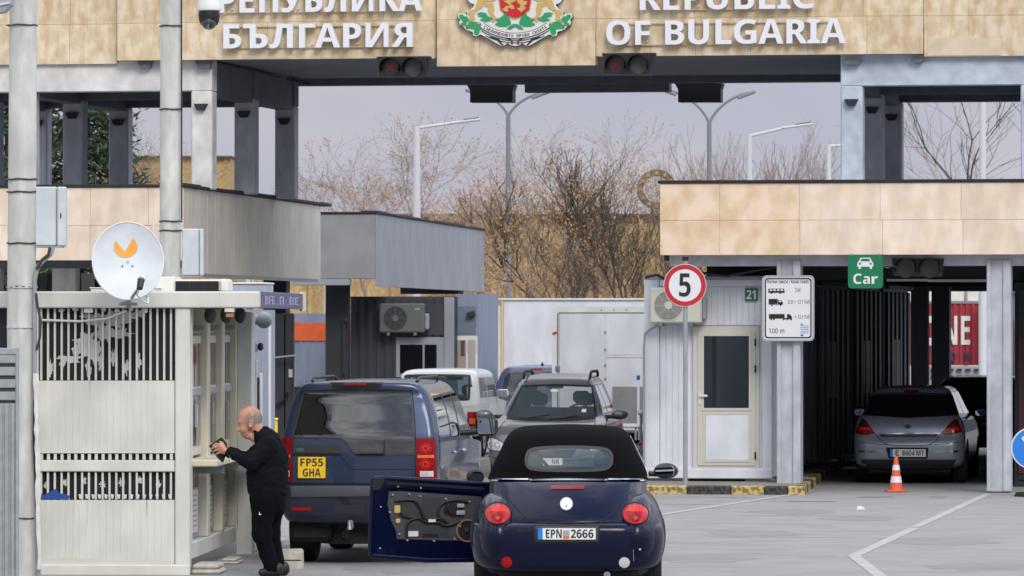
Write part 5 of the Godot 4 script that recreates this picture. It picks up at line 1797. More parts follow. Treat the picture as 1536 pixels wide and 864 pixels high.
func build_signs() -> void:
	# speed limit sign
	fr = F0
	var d := F * (EYE - 0.12) / (727.0 - 480.0)
	var t := thing("speed_sign", "round speed limit 5 sign with a red rim on a grey steel pole", "road sign", at(1028, 727, d))
	var b := mb(t)
	b.cyl(at(1028, 728, d + 0.06), at(1028, 387, d + 0.06), 0.033, 0.033, 14)
	part(t, "pole", b, M.galv)
	var c := L2(1027.5, 428, -d)
	var rr := 32.0 * d / F
	b = mb(t); b.prism(circle(c, rr, 48), -d - 0.012, -d)
	part(t, "plate", b, M.sign_white)
	b = mb(t); b.ring(circle(c, rr * 0.975, 48), circle(c, rr * 0.76, 48), -d + 0.0005, -d + 0.003)
	part(t, "red_ring", b, M.sign_red)
	b = mb(t)
	letters(b, "5", font_bold, L2(1018.5, 445, -d), L2(1036, 410, -d), -d + 0.001, 0.003)
	part(t, "digit", b, M.sign_black)
	b = mb(t); b.cyl(at(1028, 391, d + 0.06), at(1028, 385, d + 0.06), 0.045, 0.045, 12)
	part(t, "cap", b, M.plastic_black)
	# toll board
	fr = FG
	var k := -0.12
	t = thing("toll_board", "white road toll board with pictures of a bus and lorries, fixed to the pillar", "road sign", L(1182, 510, k))
	var ins := func_rr(1144, 414, 1220.5, 510.5, k, 6)
	b = mb(t); b.prism(ins, k - 0.02, k)
	part(t, "panel", b, M.sign_white)
	b = mb(t); b.ring(func_rr(1147, 417, 1217.5, 507.5, k, 5), func_rr(1149, 419, 1215.5, 505.5, k, 4), k + 0.0005, k + 0.003)
	part(t, "black_border", b, M.sign_black)
	b = mb(t); b.ring(func_rr(1143, 413, 1221.5, 511.5, k, 7), func_rr(1145.5, 415.5, 1219, 509, k, 6), k - 0.025, k + 0.006)
	part(t, "edge", b, M.aluminium)
	var z := k + 0.0005
	pletters(t, "lettering", M.sign_black, "ПЪТНИ ТАКСИ / ROAD TAXES", font_bold, 1151, 420.5, 1213, 425, z, 0.002)
	pletters(t, "lettering", M.sign_black, "Toll", font_plain, 1192.5, 431.5, 1200.5, 438, z, 0.002)
	pletters(t, "lettering", M.sign_black, "3.5t ÷ 12 t Toll", font_plain, 1181.5, 449.5, 1214, 455.5, z, 0.002)
	pletters(t, "lettering", M.sign_black, "> 12 t Toll", font_plain, 1192.5, 472, 1214, 478, z, 0.002)
	pletters(t, "lettering", M.sign_black, "100 m", font_plain, 1153.5, 492.5, 1176.5, 500, z, 0.002)
	# bus
	b = mb(t)
	b.prism(ppts([1153, 433, 1176, 433, 1177, 438, 1177, 439.3, 1152.5, 439.3, 1152.5, 434], z), z, z + 0.002)
	for q in [[1157.5, 439.5], [1170.5, 439.5]]: b.prism(circle(L2(q[0], q[1], z), 0.013, 12), z, z + 0.0025)
	part(t, "bus_picture", b, M.sign_black)
	b = mb(t)
	for i in 4: b.prism(ppts([1154.5 + i * 5.5, 434, 1158.2 + i * 5.5, 434, 1158.2 + i * 5.5, 436.3, 1154.5 + i * 5.5, 436.3], z), z + 0.0021, z + 0.003)
	part(t, "bus_windows", b, M.sign_white)
	b = mb(t)
	b.prism(ppts([1153, 448.3, 1166.5, 448.3, 1166.5, 456, 1153, 456], z), z, z + 0.002)
	b.prism(ppts([1167, 450, 1171, 450, 1173.5, 453, 1174.5, 453.5, 1174.5, 457, 1153, 457, 1153, 456.4, 1167, 456.4], z), z, z + 0.0022)
	for q in [1158, 1171]: b.prism(circle(L2(q, 457.6, z), 0.013, 12), z, z + 0.0025)
	part(t, "lorry_picture", b, M.sign_black)
	b = mb(t)
	b.prism(ppts([1168.4, 450.8, 1170.6, 450.8, 1172, 453, 1168.4, 453], z), z + 0.0023, z + 0.003)
	part(t, "lorry_window", b, M.sign_white)
	b = mb(t)
	b.prism(ppts([1153.5, 471, 1177, 471, 1177, 478, 1153.5, 478], z), z, z + 0.002)
	b.prism(ppts([1180.5, 471.5, 1184, 471, 1187.5, 474.5, 1188, 478.5, 1175, 479, 1175, 477.5, 1180.5, 477], z), z, z + 0.0022)
	for q in [1157, 1161, 1175.5, 1181, 1186.5]: b.prism(circle(L2(q, 479, z), 0.013, 12), z, z + 0.0025)
	part(t, "long_lorry_picture", b, M.sign_black)
	b = mb(t)
	for i in 5: b.box(Vector3(L(1200.5, 0, z).x, L(0, 489 + i * 2.6, z).y, z), Vector3(L(1213, 0, z).x, L(0, 487.9 + i * 2.6, z).y, z + 0.002))
	part(t, "fine_print", b, mat("print_blue", c8(120, 150, 190), 0.5))
	b = mb(t)
	b.box(Vector3(L(1201, 0, z).x, L(0, 503.5, z).y, z), Vector3(L(1205, 0, z).x, L(0, 501, z).y, z + 0.002))
	b.box(Vector3(L(1201, 0, z).x, L(0, 487.2, z).y, z), Vector3(L(1204, 0, z).x, L(0, 485.5, z).y, z + 0.002))
	part(t, "fine_print", b, M.sign_green)
	# green car lane sign
	fr = FG
	k = 0.02
	t = thing("car_lane_sign", "green lane sign with a white car picture and the word Car, hung from the canopy", "lane sign", L(1298, 432, k))
	b = mb(t); b.prism(func_rr(1272, 383, 1324.5, 432.5, k, 5), k - 0.03, k)
	part(t, "panel", b, M.sign_green)
	pletters(t, "letter", M.sign_white, "C", font_bold, 1280, 410.3, 1292.5, 426, k + 0.0005, 0.003)
	pletters(t, "letter", M.sign_white, "a", font_bold, 1294.5, 414.2, 1305, 426, k + 0.0005, 0.003)
	pletters(t, "letter", M.sign_white, "r", font_bold, 1307.5, 414.2, 1316.5, 425.8, k + 0.0005, 0.003)
	z = k + 0.0005
	b = mb(t)
	b.prism(ppts([1291, 386.5, 1305, 386.5, 1308, 392, 1310, 394.5, 1310, 400, 1308, 400, 1308, 403.5, 1305, 403.5, 1304.5, 400, 1291.5, 400, 1291, 403.5, 1288, 403.5, 1288, 400, 1286, 400, 1286, 394.5, 1288, 392], z), z, z + 0.003)
	var pic := part(t, "car_picture", b, M.sign_white)
	b = mb(t)
	b.prism(ppts([1292.5, 388, 1303.5, 388, 1305.5, 392, 1290.5, 392], z), z + 0.0031, z + 0.004)
	for q in [1290, 1306]: b.prism(circle(L2(q, 395.5, z), 0.016, 14), z + 0.0031, z + 0.004)
	part(pic, "cutout", b, M.sign_green)
	pbox(t, "hanger", M.steel, 1275, 381, 1279, 384.5, k - 0.005, 0.02)
	pbox(t, "hanger", M.steel, 1317, 381, 1321, 384.5, k - 0.005, 0.02)
	# blue arrow sign at the right edge
	fr = F0
	d = 74.0
	t = thing("arrow_sign", "round blue sign with a white arrow, cut by the right edge", "road sign", at(1548, 742, d) * Vector3(1, 0, 1))
	c = L2(1548, 672, -d)
	rr = 31.5 * d / F
	b = mb(t); b.prism(circle(c, rr, 48), -d - 0.012, -d)
	part(t, "plate", b, M.sign_white)
	b = mb(t); b.prism(circle(c, rr * 0.94, 48), -d + 0.0005, -d + 0.003)
	part(t, "blue_disc", b, M.sign_blue)
	b = mb(t)
	b.xf = Transform3D(Basis(Vector3.BACK, -PI / 4 - 0.12), Vector3(c.x, c.y, 0))
	b.prism(PackedVector2Array([Vector2(-0.20, -0.035), Vector2(0.02, -0.035), Vector2(0.02, -0.11), Vector2(0.19, 0.0), Vector2(0.02, 0.11), Vector2(0.02, 0.035), Vector2(-0.20, 0.035)]), -d + 0.0035, -d + 0.006)
	part(t, "arrow", b, M.sign_white)
	b = mb(t)
	b.cyl(Vector3(c.x, 0.05, -d - 0.05), Vector3(c.x, c.y + 0.2, -d - 0.05), 0.03, 0.03, 12)
	b.cyl(Vector3(c.x, 0.0, -d - 0.05), Vector3(c.x, 0.06, -d - 0.05), 0.25, 0.22, 20)
	part(t, "stand", b, M.rubber)

func func_rr(x0: float, y0: float, x1: float, y1: float, k: float, r: float) -> PackedVector2Array:
	var a := L2(x0, y1, k)
	var c := L2(x1, y0, k)
	return rrect(a.x, a.y, c.x, c.y, r * (c.x - a.x) / (x1 - x0), 5)

func build_trucks() -> void:
	fr = F0
	# white box body behind the queue
	var d := 114.0
	var t := thing("box_truck", "plain white box truck with a yellow edged corner, farthest in the queue", "truck", at(840, 640, d) * Vector3(1, 0, 1), "white trucks behind the queue")
	pbox(t, "box", M.cabin_white, 754, 449, 1010, 700, -d, 5.0, 0.03)
	pbox(t, "corner_post", M.white, 720, 450, 733, 705, -d + 0.04, 0.3, 0.02)
	pbox(t, "corner_post", M.white, 734, 449, 752, 705, -d + 0.02, 0.3, 0.03)
	pbox(t, "yellow_edge", mat("yellow_edge", c8(216, 190, 130), 0.6), 752.2, 450, 754.6, 700, -d + 0.035, 0.05)
	pbox(t, "top_rail", M.white, 722, 447.5, 1010, 450.5, -d + 0.05, 5.0, 0.01)
	for i in 6:
		var b := mb(t)
		b.prism(circle(L2(731.5 - 0.0, 469 + i * 6.5, -d), 0.024, 10), -d + 0.05, -d + 0.056)
		part(t, "marker", b, M.wire)
	for i in 3:
		pbox(t, "hinge", M.galv, 738 + i * 5, 450.5, 741 + i * 5, 456, -d + 0.05, 0.03)
	pbox(t, "underrun", M.darker, 725, 700, 1010, 720, -d, 4.5)
	for q in [745, 965]:
		var b := mb(t)
		b.cyl(Vector3(L(q, 0, -d).x - 0.15, 0.45, -d - 1.5), Vector3(L(q, 0, -d).x + 0.15, 0.45, -d - 1.5), 0.45, 0.45, 20)
		part(t, "wheel", b, M.rubber)
	# nearer white service body with doors
	d = 97.0
	t = thing("service_truck", "white service truck body with large rear doors, grey lower panels and a blue sticker", "truck", at(900, 640, d) * Vector3(1, 0, 1), "white trucks behind the queue")
	var k := -d
	pbox(t, "box", M.cabin_white, 832, 463, 1040, 642, k - 0.03, 3.2, 0.02)
	var b := mb(t)
	b.ring(func_rr(828, 460, 1044, 646, k, 6), func_rr(836.5, 468.5, 1038, 640, k, 2), k - 0.08, k)
	part(t, "door_frame", b, M.white)
	pbox(t, "door", M.cabin_white, 839, 471, 906, 640, k - 0.015, 0.014, 0.004)
	pbox(t, "upper_panel", M.cabin_white, 909, 471, 1036, 532.5, k - 0.015, 0.014, 0.004)
	pbox(t, "lower_panel", M.cabin_white, 909, 537, 1036, 640, k - 0.015, 0.014, 0.004)
	pbox(t, "panel_joint", M.white, 909, 533, 1036, 536.5, k - 0.008, 0.02, 0.004)
	pbox(t, "grey_panel", M.grey_mottled, 918.5, 580, 955.5, 635, k - 0.012, 0.01)
	pbox(t, "grey_panel", M.grey_mottled, 959.5, 580, 990, 635, k - 0.012, 0.01)
	for px in [902, 921, 940]:
		b = mb(t)
		b.prism(circle(L2(px, 465, k), 0.011, 10), k + 0.0005, k + 0.006)
		part(t, "marker_lamp", b, M.plastic_black)
	pbox(t, "lock_bar", M.steel, 835.5, 470, 837.5, 640, k + 0.01, 0.015)
	pbox(t, "lock_handle", M.steel, 833, 549, 840, 556, k + 0.03, 0.03, 0.006)
	ppoly(t, "red_reflector", M.sign_red, [828.5, 499, 835, 497, 835.5, 500.5, 829, 502], k + 0.012, 0.01)
	pbox(t, "blue_sticker", M.blue_sticker, 955, 563, 960, 569.5, k - 0.009, 0.004)
	for y in [496, 522, 546, 566]:
		pbox(t, "hinge", M.galv, 907, y, 909.5, y + 2.5, k + 0.004, 0.02)
	pbox(t, "bumper", M.white, 832, 643, 1040, 650, k + 0.2, 0.3, 0.02)
	for px in [926, 952, 957]:
		pbox(t, "step_bar", M.aluminium, px, 641, px + 3, 660, k + 0.3, 0.04)
	pbox(t, "step_bar", M.aluminium, 915, 640, 962, 643, k + 0.3, 0.04)
	pbox(t, "tail_lamp", M.sign_red, 960, 660, 966, 664, k + 0.32, 0.03)
	pbox(t, "chassis", M.darker, 836, 651, 1036, 680, k, 3.0)
	for q in [850, 1010]:
		b = mb(t)
		b.cyl(Vector3(L(q, 0, k).x - 0.12, 0.38, k - 1.0), Vector3(L(q, 0, k).x + 0.12, 0.38, k - 1.0), 0.38, 0.38, 20)
		part(t, "wheel", b, M.rubber)
	# lever knob and barrier post right of it
	t = thing("barrier_post", "slim grey barrier post with a round white knob and red tip beside the cabin", "barrier", at(961, 640, 80) * Vector3(1, 0, 1))
	b = mb(t)
	b.cyl(at(961.5, 728, 80), at(961.5, 616, 80), 0.022, 0.02, 10)
	part(t, "post", b, M.galv)
	b = mb(t)
	b.ball(at(961.5, 619, 79.95), Vector3(0.05, 0.045, 0.05))
	part(t, "knob", b, M.white)
	b = mb(t)
	b.cyl(at(958, 666, 79.9), at(967, 664, 79.9), 0.02, 0.02, 8)
	part(t, "red_tip", b, M.sign_red)

func build_small() -> void:
	# traffic cone behind the silver hatchback
	fr = F0
	var base := on_ground(1344, 738)
	var d := -base.z
	var px := d / F
	var t := thing("traffic_cone", "orange traffic cone with two white bands behind the grey hatchback", "traffic cone", base)
	var b := mb(t)
	b.box(base + Vector3(-16 * px, 0.0, -16 * px), base + Vector3(16 * px, 0.03, 16 * px), 0.012)
	part(t, "base", b, M.cone_orange)
	b = mb(t)
	b.lathe(base, [[11.5 * px, 0.03], [10 * px, 0.05], [2.5 * px, 0.505], [2.0 * px, 0.515], [0.0, 0.518]], 28)
	part(t, "body", b, M.cone_orange)
	for q in [[0.135, 0.225], [0.31, 0.385]]:
		b = mb(t)
		var ra: float = lerpf(10.0, 2.5, (q[0] - 0.05) / 0.455) * px + 0.003
		var rb: float = lerpf(10.0, 2.5, (q[1] - 0.05) / 0.455) * px + 0.003
		b.lathe(base, [[ra - 0.003, q[0]], [ra, q[0] + 0.001], [rb, q[1] - 0.001], [rb - 0.003, q[1]]], 28)
		part(t, "white_band", b, M.sign_white)
	# a scrap of paper on the asphalt
	t = thing("paper_scrap", "crumpled white scrap of paper on the asphalt left of the bent lane line", "litter", on_ground(1287, 765))
	b = mb(t)
	var p := on_ground(1287, 765)
	for i in 2:
		var a := p + Vector3(rng.randf_range(-0.05, 0.04), 0.004, rng.randf_range(-0.08, 0.08))
		b.tri(a, a + Vector3(0.07, 0.03, 0.02), a + Vector3(0.02, 0.05, -0.06))
		b.tri(a, a + Vector3(0.08, 0.005, 0.05), a + Vector3(0.07, 0.03, 0.02))
	part(t, "scrap", b, M.paper)
	# yellow bollard base seen between booth and estate car
	t = thing("yellow_block", "yellow plastic block behind the man, beside the white booth", "block", at(411, 650, 68) * Vector3(1, 0, 1))
	ppoly(t, "body", M.yellow, [396, 768, 396, 634, 398, 629, 412, 629, 415, 633, 417, 768], -68, 0.3)
	pbox(t, "lid", M.yellow, 395, 627.5, 416, 631, -67.98, 0.34, 0.01)

# A car body is a stack of level outlines. Local axes: x right, y up, z towards the end that faces the camera.
# A level is [y, half width, z of the near end, z of the far end, near corner radius, far corner radius, bow of the near end]
class Body:
	var root: Node3D
	var stacks := []
	var balls := []
	var s := 100.0
	var cx := 0.0
	var gy := 0.0
	func P(px: float, py: float) -> Vector2:
		return Vector2((px - cx) / s, (gy - py) / s)
	func poly(pts: Array) -> PackedVector2Array:
		var p := PackedVector2Array()
		for i in range(0, pts.size(), 2): p.append(P(pts[i], pts[i + 1]))
		return p
	static func pchip(lv: Array, y: float) -> Array:
		var n := lv.size()
		if y <= lv[0][0]: return lv[0]
		if y >= lv[n - 1][0]: return lv[n - 1]
		var i := 0
		while y > lv[i + 1][0]: i += 1
		var out := [y]
		var h: float = lv[i + 1][0] - lv[i][0]
		var t: float = (y - lv[i][0]) / h
		for c in range(1, lv[0].size()):
			var d: float = (lv[i + 1][c] - lv[i][c]) / h
			var m0 := d
			var m1 := d
			if i > 0:
				var dp: float = (lv[i][c] - lv[i - 1][c]) / (lv[i][0] - lv[i - 1][0])
				m0 = 0.0 if dp * d <= 0 else 2.0 * dp * d / (dp + d)
			if i < n - 2:
				var dn: float = (lv[i + 2][c] - lv[i + 1][c]) / (lv[i + 2][0] - lv[i + 1][0])
				m1 = 0.0 if dn * d <= 0 else 2.0 * dn * d / (dn + d)
			var t2 := t * t
			var t3 := t2 * t
			out.append(lv[i][c] * (2 * t3 - 3 * t2 + 1) + h * m0 * (t3 - 2 * t2 + t) + lv[i + 1][c] * (-2 * t3 + 3 * t2) + h * m1 * (t3 - t2))
		return out
	static func outline(l: Array) -> PackedVector3Array:
		var r := PackedVector3Array()
		var y: float = l[0]
		var w: float = l[1]
		var a: float = l[2]
		var b: float = l[3]
		var ra := minf(l[4], w * 0.92)
		var rb := minf(l[5], w * 0.92)
		var bow: float = l[6]
		for i in 13:
			var x := lerpf(-(w - ra), w - ra, i / 12.0)
			r.append(Vector3(x, y, a - bow * x * x / (w * w)))
		for i in range(1, 8):
			var t := PI / 2 * i / 7.0
			var x := w - ra + ra * sin(t)
			r.append(Vector3(x, y, a - bow * x * x / (w * w) - ra * (1.0 - cos(t))))
		var z0 := a - bow - ra
		var z1 := b + rb
		for i in range(1, 17): r.append(Vector3(w, y, lerpf(z0, z1, i / 16.0)))
		for i in range(1, 6):
			var t := PI / 2 * i / 5.0
			r.append(Vector3(w - rb + rb * cos(t), y, z1 - rb * sin(t)))
		for i in range(1, 10): r.append(Vector3(lerpf(w - rb, -(w - rb), i / 9.0), y, b))
		for i in range(1, 6):
			var t := PI / 2 * i / 5.0
			r.append(Vector3(-(w - rb) - rb * sin(t), y, z1 - rb * cos(t)))
		for i in range(1, 17): r.append(Vector3(-w, y, lerpf(z1, z0, i / 16.0)))
		for i in range(1, 8):
			var t := PI / 2 * i / 7.0
			var x := -(w - ra) - ra * cos(t)
			r.append(Vector3(x, y, a - bow * x * x / (w * w) - ra * (1.0 - sin(t))))
		return r
	func rows(lv: Array, step: float) -> Array:
		var out := []
		var y0: float = lv[0][0]
		var y1: float = lv[lv.size() - 1][0]
		var n := int(ceil((y1 - y0) / step))
		for i in n + 1: out.append(outline(pchip(lv, lerpf(y0, y1, float(i) / n))))
		return out
	static func near_z(l: Array, x: float) -> float:
		var w: float = l[1]
		if absf(x) >= w: return -99.0
		var ra := minf(l[4], w * 0.92)
		var z: float = l[2] - l[6] * x * x / (w * w)
		var e := absf(x) - (w - ra)
		if e > 0: z -= ra * (1.0 - sqrt(maxf(0.0, 1.0 - e * e / (ra * ra))))
		return z
	# depth of the outermost surface, looking from the near end
	func rz(x: float, y: float, n := 0) -> float:
		var best := -99.0
		for lv in stacks:
			if y < lv[0][0] or y > lv[lv.size() - 1][0]: continue
			best = maxf(best, near_z(pchip(lv, y), x))
		for b in balls:
			var q: Vector3 = (Vector3(x, y, 0) - b[0]) / b[1]
			var e := 1.0 - q.x * q.x - q.y * q.y
			if e > 0: best = maxf(best, b[0].z + b[1].z * sqrt(e))
		if best < -50.0 and absf(x) > 0.01 and n < 40: return rz(x * 0.985, y, n + 1)
		return best
	# half width at height y and depth z, looking from the side
	func sx(z: float, y: float) -> float:
		var best := 0.0
		for lv in stacks:
			if y < lv[0][0] or y > lv[lv.size() - 1][0]: continue
			var l := pchip(lv, y)
			var ra := minf(l[4], l[1] * 0.92)
			var z0: float = l[2] - l[6] - ra
			var x: float = l[1]
			if z > l[2] or z < l[3]: continue
			if z > z0:
				var c := 1.0 - minf(1.0, (z - z0) / ra)
				x = l[1] - ra + ra * sqrt(maxf(0.0, 1.0 - (1.0 - c) * (1.0 - c)))
			best = maxf(best, x)
		for b in balls:
			var ez: float = (z - b[0].z) / b[1].z
			var ey: float = (y - b[0].y) / b[1].y
			var e := 1.0 - ez * ez - ey * ey
			if e > 0: best = maxf(best, absf(b[0].x) + b[1].x * sqrt(e))
		return best

func car_thing(called: String, label: String, category: String, px: float, d: float, turn_deg: float, s: float) -> Body:
	fr = F0
	var c := Body.new()
	c.s = s; c.cx = px; c.gy = 480.0 + EYE * s
	c.root = thing(called, label, category, Vector3((px - 768.0) * d / F, 0, -d), "", deg_to_rad(-turn_deg))
	fr = c.root.transform
	return c

func shell(c: Body, parent: Node3D, called: String, lv: Array, m: Material, drop: Array = [], step := 0.022, keep := true) -> MeshInstance3D:
	var b := MB.new()
	var r := c.rows(lv, step)
	# close top and bottom
	var t := PackedVector3Array()
	var u := PackedVector3Array()
	for p in r[r.size() - 1]: t.append(Vector3(p.x * 0.02, p.y + 0.004, lerpf(p.z, (r[r.size() - 1][6].z + r[r.size() - 1][48].z) * 0.5, 0.98)))
	for p in r[0]: u.append(Vector3(p.x * 0.02, p.y, lerpf(p.z, (r[0][6].z + r[0][48].z) * 0.5, 0.98)))
	r.push_front(u)
	r.append(t)
	b.grid(r, true, drop)
	if keep: c.stacks.append(lv)
	return part(parent, called, b, m)

func bulge(c: Body, parent: Node3D, called: String, at_: Vector3, r: Vector3, m: Material) -> MeshInstance3D:
	var b := MB.new()
	b.ball(at_, r, 40, 24)
	c.balls.append([at_, r])
	return part(parent, called, b, m)

# a plate that follows the body: outline in x, y (or z, y on a side), lifted by off
func patch(c: Body, parent: Node3D, called: String, m: Material, poly: PackedVector2Array, off := 0.004, side := 0, edge := 0.06) -> MeshInstance3D:
	var b := MB.new()
	if Geometry2D.is_polygon_clockwise(poly):
		poly = poly.duplicate(); poly.reverse()
	var t := Geometry2D.triangulate_polygon(poly)
	var work := []
	for k in range(0, t.size(), 3): work.append([poly[t[k]], poly[t[k + 1]], poly[t[k + 2]]])
	while work.size():
		var q: Array = work.pop_back()
		var l := [q[0].distance_to(q[1]), q[1].distance_to(q[2]), q[2].distance_to(q[0])]
		var big: float = maxf(l[0], maxf(l[1], l[2]))
		if big > edge:
			var i := l.find(big)
			var a: Vector2 = q[i]
			var e: Vector2 = q[(i + 1) % 3]
			var f: Vector2 = q[(i + 2) % 3]
			var mid := (a + e) * 0.5
			work.append([a, mid, f]); work.append([mid, e, f])
			continue
		var ids := []
		if (q[1] - q[0]).cross(q[2] - q[0]) < 0: q = [q[0], q[2], q[1]]
		for p in q: ids.append(b.put(on_body(c, p, off, side), body_normal(c, p, side), p))
		if side < 0 or side == 0: b.face(ids[0], ids[1], ids[2])
		else: b.face(ids[0], ids[2], ids[1])
	for k in poly.size():
		var a := poly[k]
		var e := poly[(k + 1) % poly.size()]
		var n := maxi(1, int(a.distance_to(e) / edge))
		for i in n:
			var p0 := a.lerp(e, float(i) / n)
			var p1 := a.lerp(e, float(i + 1) / n)
			var o0 := on_body(c, p0, off, side)
			var o1 := on_body(c, p1, off, side)
			var i0 := on_body(c, p0, -0.012, side)
			var i1 := on_body(c, p1, -0.012, side)
			if side > 0: b.quad(o0, o1, i1, i0)
			else: b.quad(i0, i1, o1, o0)
	return part(parent, called, b, m)
func on_body(c: Body, p: Vector2, off: float, side: int) -> Vector3:
	if side == 0: return Vector3(p.x, p.y, c.rz(p.x, p.y) + off)
	return Vector3((c.sx(p.x, p.y) + off) * side, p.y, p.x)
func body_normal(c: Body, p: Vector2, side: int) -> Vector3:
	var h := 0.012
	if side == 0:
		var dx := (c.rz(p.x + h, p.y) - c.rz(p.x - h, p.y)) / (2 * h)
		var dy := (c.rz(p.x, p.y + h) - c.rz(p.x, p.y - h)) / (2 * h)
		return Vector3(clampf(-dx, -3, 3), clampf(-dy, -3, 3), 1).normalized()
	var dz := (c.sx(p.x + h, p.y) - c.sx(p.x - h, p.y)) / (2 * h)
	var dy := (c.sx(p.x, p.y + h) - c.sx(p.x, p.y - h)) / (2 * h)
	return Vector3(side, clampf(-dy, -2, 2), clampf(-dz, -2, 2)).normalized()

# a strip along a line on the body
func seam(c: Body, parent: Node3D, called: String, m: Material, pts: PackedVector2Array, w := 0.007, off := 0.002, side := 0, closed := false) -> MeshInstance3D:
	var b := MB.new()
	var fine := PackedVector2Array()
	for k in (pts.size() if closed else pts.size() - 1):
		var a := pts[k]
		var e := pts[(k + 1) % pts.size()]
		var n := maxi(1, int(a.distance_to(e) / 0.03))
		for i in n: fine.append(a.lerp(e, float(i) / n))
	fine.append(pts[0] if closed else pts[pts.size() - 1])
	var nrm := PackedVector2Array()
	for k in fine.size():
		var d := (fine[mini(k + 1, fine.size() - 1)] - fine[maxi(k - 1, 0)]).normalized()
		nrm.append(Vector2(-d.y, d.x) * w * 0.5)
	for k in fine.size() - 1:
		b.quad(on_body(c, fine[k] - nrm[k], off, side), on_body(c, fine[k + 1] - nrm[k + 1], off, side), on_body(c, fine[k + 1] + nrm[k + 1], off, side), on_body(c, fine[k] + nrm[k], off, side))
	return part(parent, called, b, m)

func curve(pts: Array, n := 8) -> PackedVector2Array:
	var o := PackedVector2Array()
	var m := pts.size() / 2
	for i in m - 1:
		var p: Array[Vector2] = []
		for k in [i - 1, i, i + 1, i + 2]:
			var q: int = clampi(k, 0, m - 1)
			p.append(Vector2(pts[q * 2], pts[q * 2 + 1]))
		for j in n: o.append(p[1].cubic_interpolate(p[2], p[0], p[3], float(j) / n))
	o.append(Vector2(pts[-2], pts[-1]))
	return o
func pcurve(c: Body, pts: Array, n := 6) -> PackedVector2Array:
	var o := PackedVector2Array()
	for p in curve(pts, n): o.append(c.P(p.x, p.y))
	return o

func wheel(root: Node3D, p: Vector3, r: float, w: float, rim: Material) -> void:
	var o := Node3D.new()
	o.name = "wheel"
	root.add_child(o, true)
	var side := signf(p.x)
	var bs := Basis(Vector3.BACK, -PI / 2 * side)
	var b := MB.new()
	b.lathe(p, [[r * 0.62, -w * 0.5], [r * 0.90, -w * 0.5], [r * 0.97, -w * 0.44], [r, -w * 0.30], [r * 1.002, 0.0], [r, w * 0.30], [r * 0.97, w * 0.44], [r * 0.90, w * 0.5], [r * 0.64, w * 0.49], [r * 0.62, w * 0.42]], 36, bs)
	part(o, "tyre", b, M.rubber)
	b = MB.new()
	for k in 3:
		var q := -w * 0.22 + k * w * 0.22
		b.lathe(p, [[r * 0.995, q - 0.006], [r * 1.004, q - 0.005], [r * 1.004, q + 0.005], [r * 0.995, q + 0.006]], 36, bs)
	part(o, "tread", b, M.black)
	b = MB.new()
	b.lathe(p, [[0.0, w * 0.34], [r * 0.16, w * 0.36], [r * 0.2, w * 0.28], [r * 0.5, w * 0.22], [r * 0.6, w * 0.42], [r * 0.64, w * 0.44]], 30, bs)
	for k in 5:
		b.xf = Transform3D(bs * Basis(Vector3.UP, TAU * k / 5), p)
		b.box(Vector3(r * 0.12, w * 0.26, -r * 0.08), Vector3(r * 0.6, w * 0.40, r * 0.08), 0.01)
	part(o, "rim", b, rim)

func paint(key: String, col: Color, metal := 0.35) -> StandardMaterial3D:
	return mat(key, col, 0.35, {metal = metal, spec = 0.3, coat = 0.5, coat_rough = 0.02})

func plate(c: Body, parent: Node3D, p: Vector3, w: float, h: float, tilt: float, text: Array, back: Material, strip: bool) -> void:
	var b := MB.new()
	b.xf = Transform3D(Basis(Vector3.RIGHT, -tilt), p)
	b.prism(rrect(-w / 2, -h / 2, w / 2, h / 2, 0.008), 0.0, 0.008)
	var o := part(parent, "number_plate", b, back)
	if strip:
		b = MB.new(); b.xf = Transform3D(Basis(Vector3.RIGHT, -tilt), p)
		b.prism(rrect(-w / 2 + 0.004, -h / 2 + 0.004, -w / 2 + 0.046, h / 2 - 0.004, 0.004), 0.0085, 0.0095)
		part(o, "blue_strip", b, M.sign_blue)
	b = MB.new(); b.xf = Transform3D(Basis(Vector3.RIGHT, -tilt), p)
	for t in text: letters(b, t[0], font_bold, Vector2(t[1], t[2]), Vector2(t[3], t[4]), 0.0085, 0.002)
	if text.size(): part(o, "characters", b, M.sign_black)
	b = MB.new(); b.xf = Transform3D(Basis(Vector3.RIGHT, -tilt), p)
	b.ring(rrect(-w / 2, -h / 2, w / 2, h / 2, 0.008), rrect(-w / 2 + 0.005, -h / 2 + 0.005, w / 2 - 0.005, h / 2 - 0.005, 0.006), 0.0082, 0.010)
	part(o, "border", b, M.sign_black)

func seats(root: Node3D, z: float, y: float, m: Material, h := 0.62) -> void:
	for x in [-0.36, 0.36]:
		var b := MB.new()
		b.xf = Transform3D(Basis(Vector3.RIGHT, 0.16), Vector3(x, y, z))
		b.box(Vector3(-0.24, 0, -0.07), Vector3(0.24, h, 0.07), 0.06)
		var st := part(root, "seat", b, m)
		b = MB.new()
		b.xf = Transform3D(Basis(Vector3.RIGHT, 0.16), Vector3(x, y, z))
		b.box(Vector3(-0.13, h + 0.05, -0.05), Vector3(0.13, h + 0.24, 0.05), 0.045)
		b.cyl(Vector3(-0.06, h - 0.02, 0), Vector3(-0.06, h + 0.07, 0), 0.008, 0.008, 6)
		b.cyl(Vector3(0.06, h - 0.02, 0), Vector3(0.06, h + 0.07, 0), 0.008, 0.008, 6)
		part(st, "headrest", b, m)

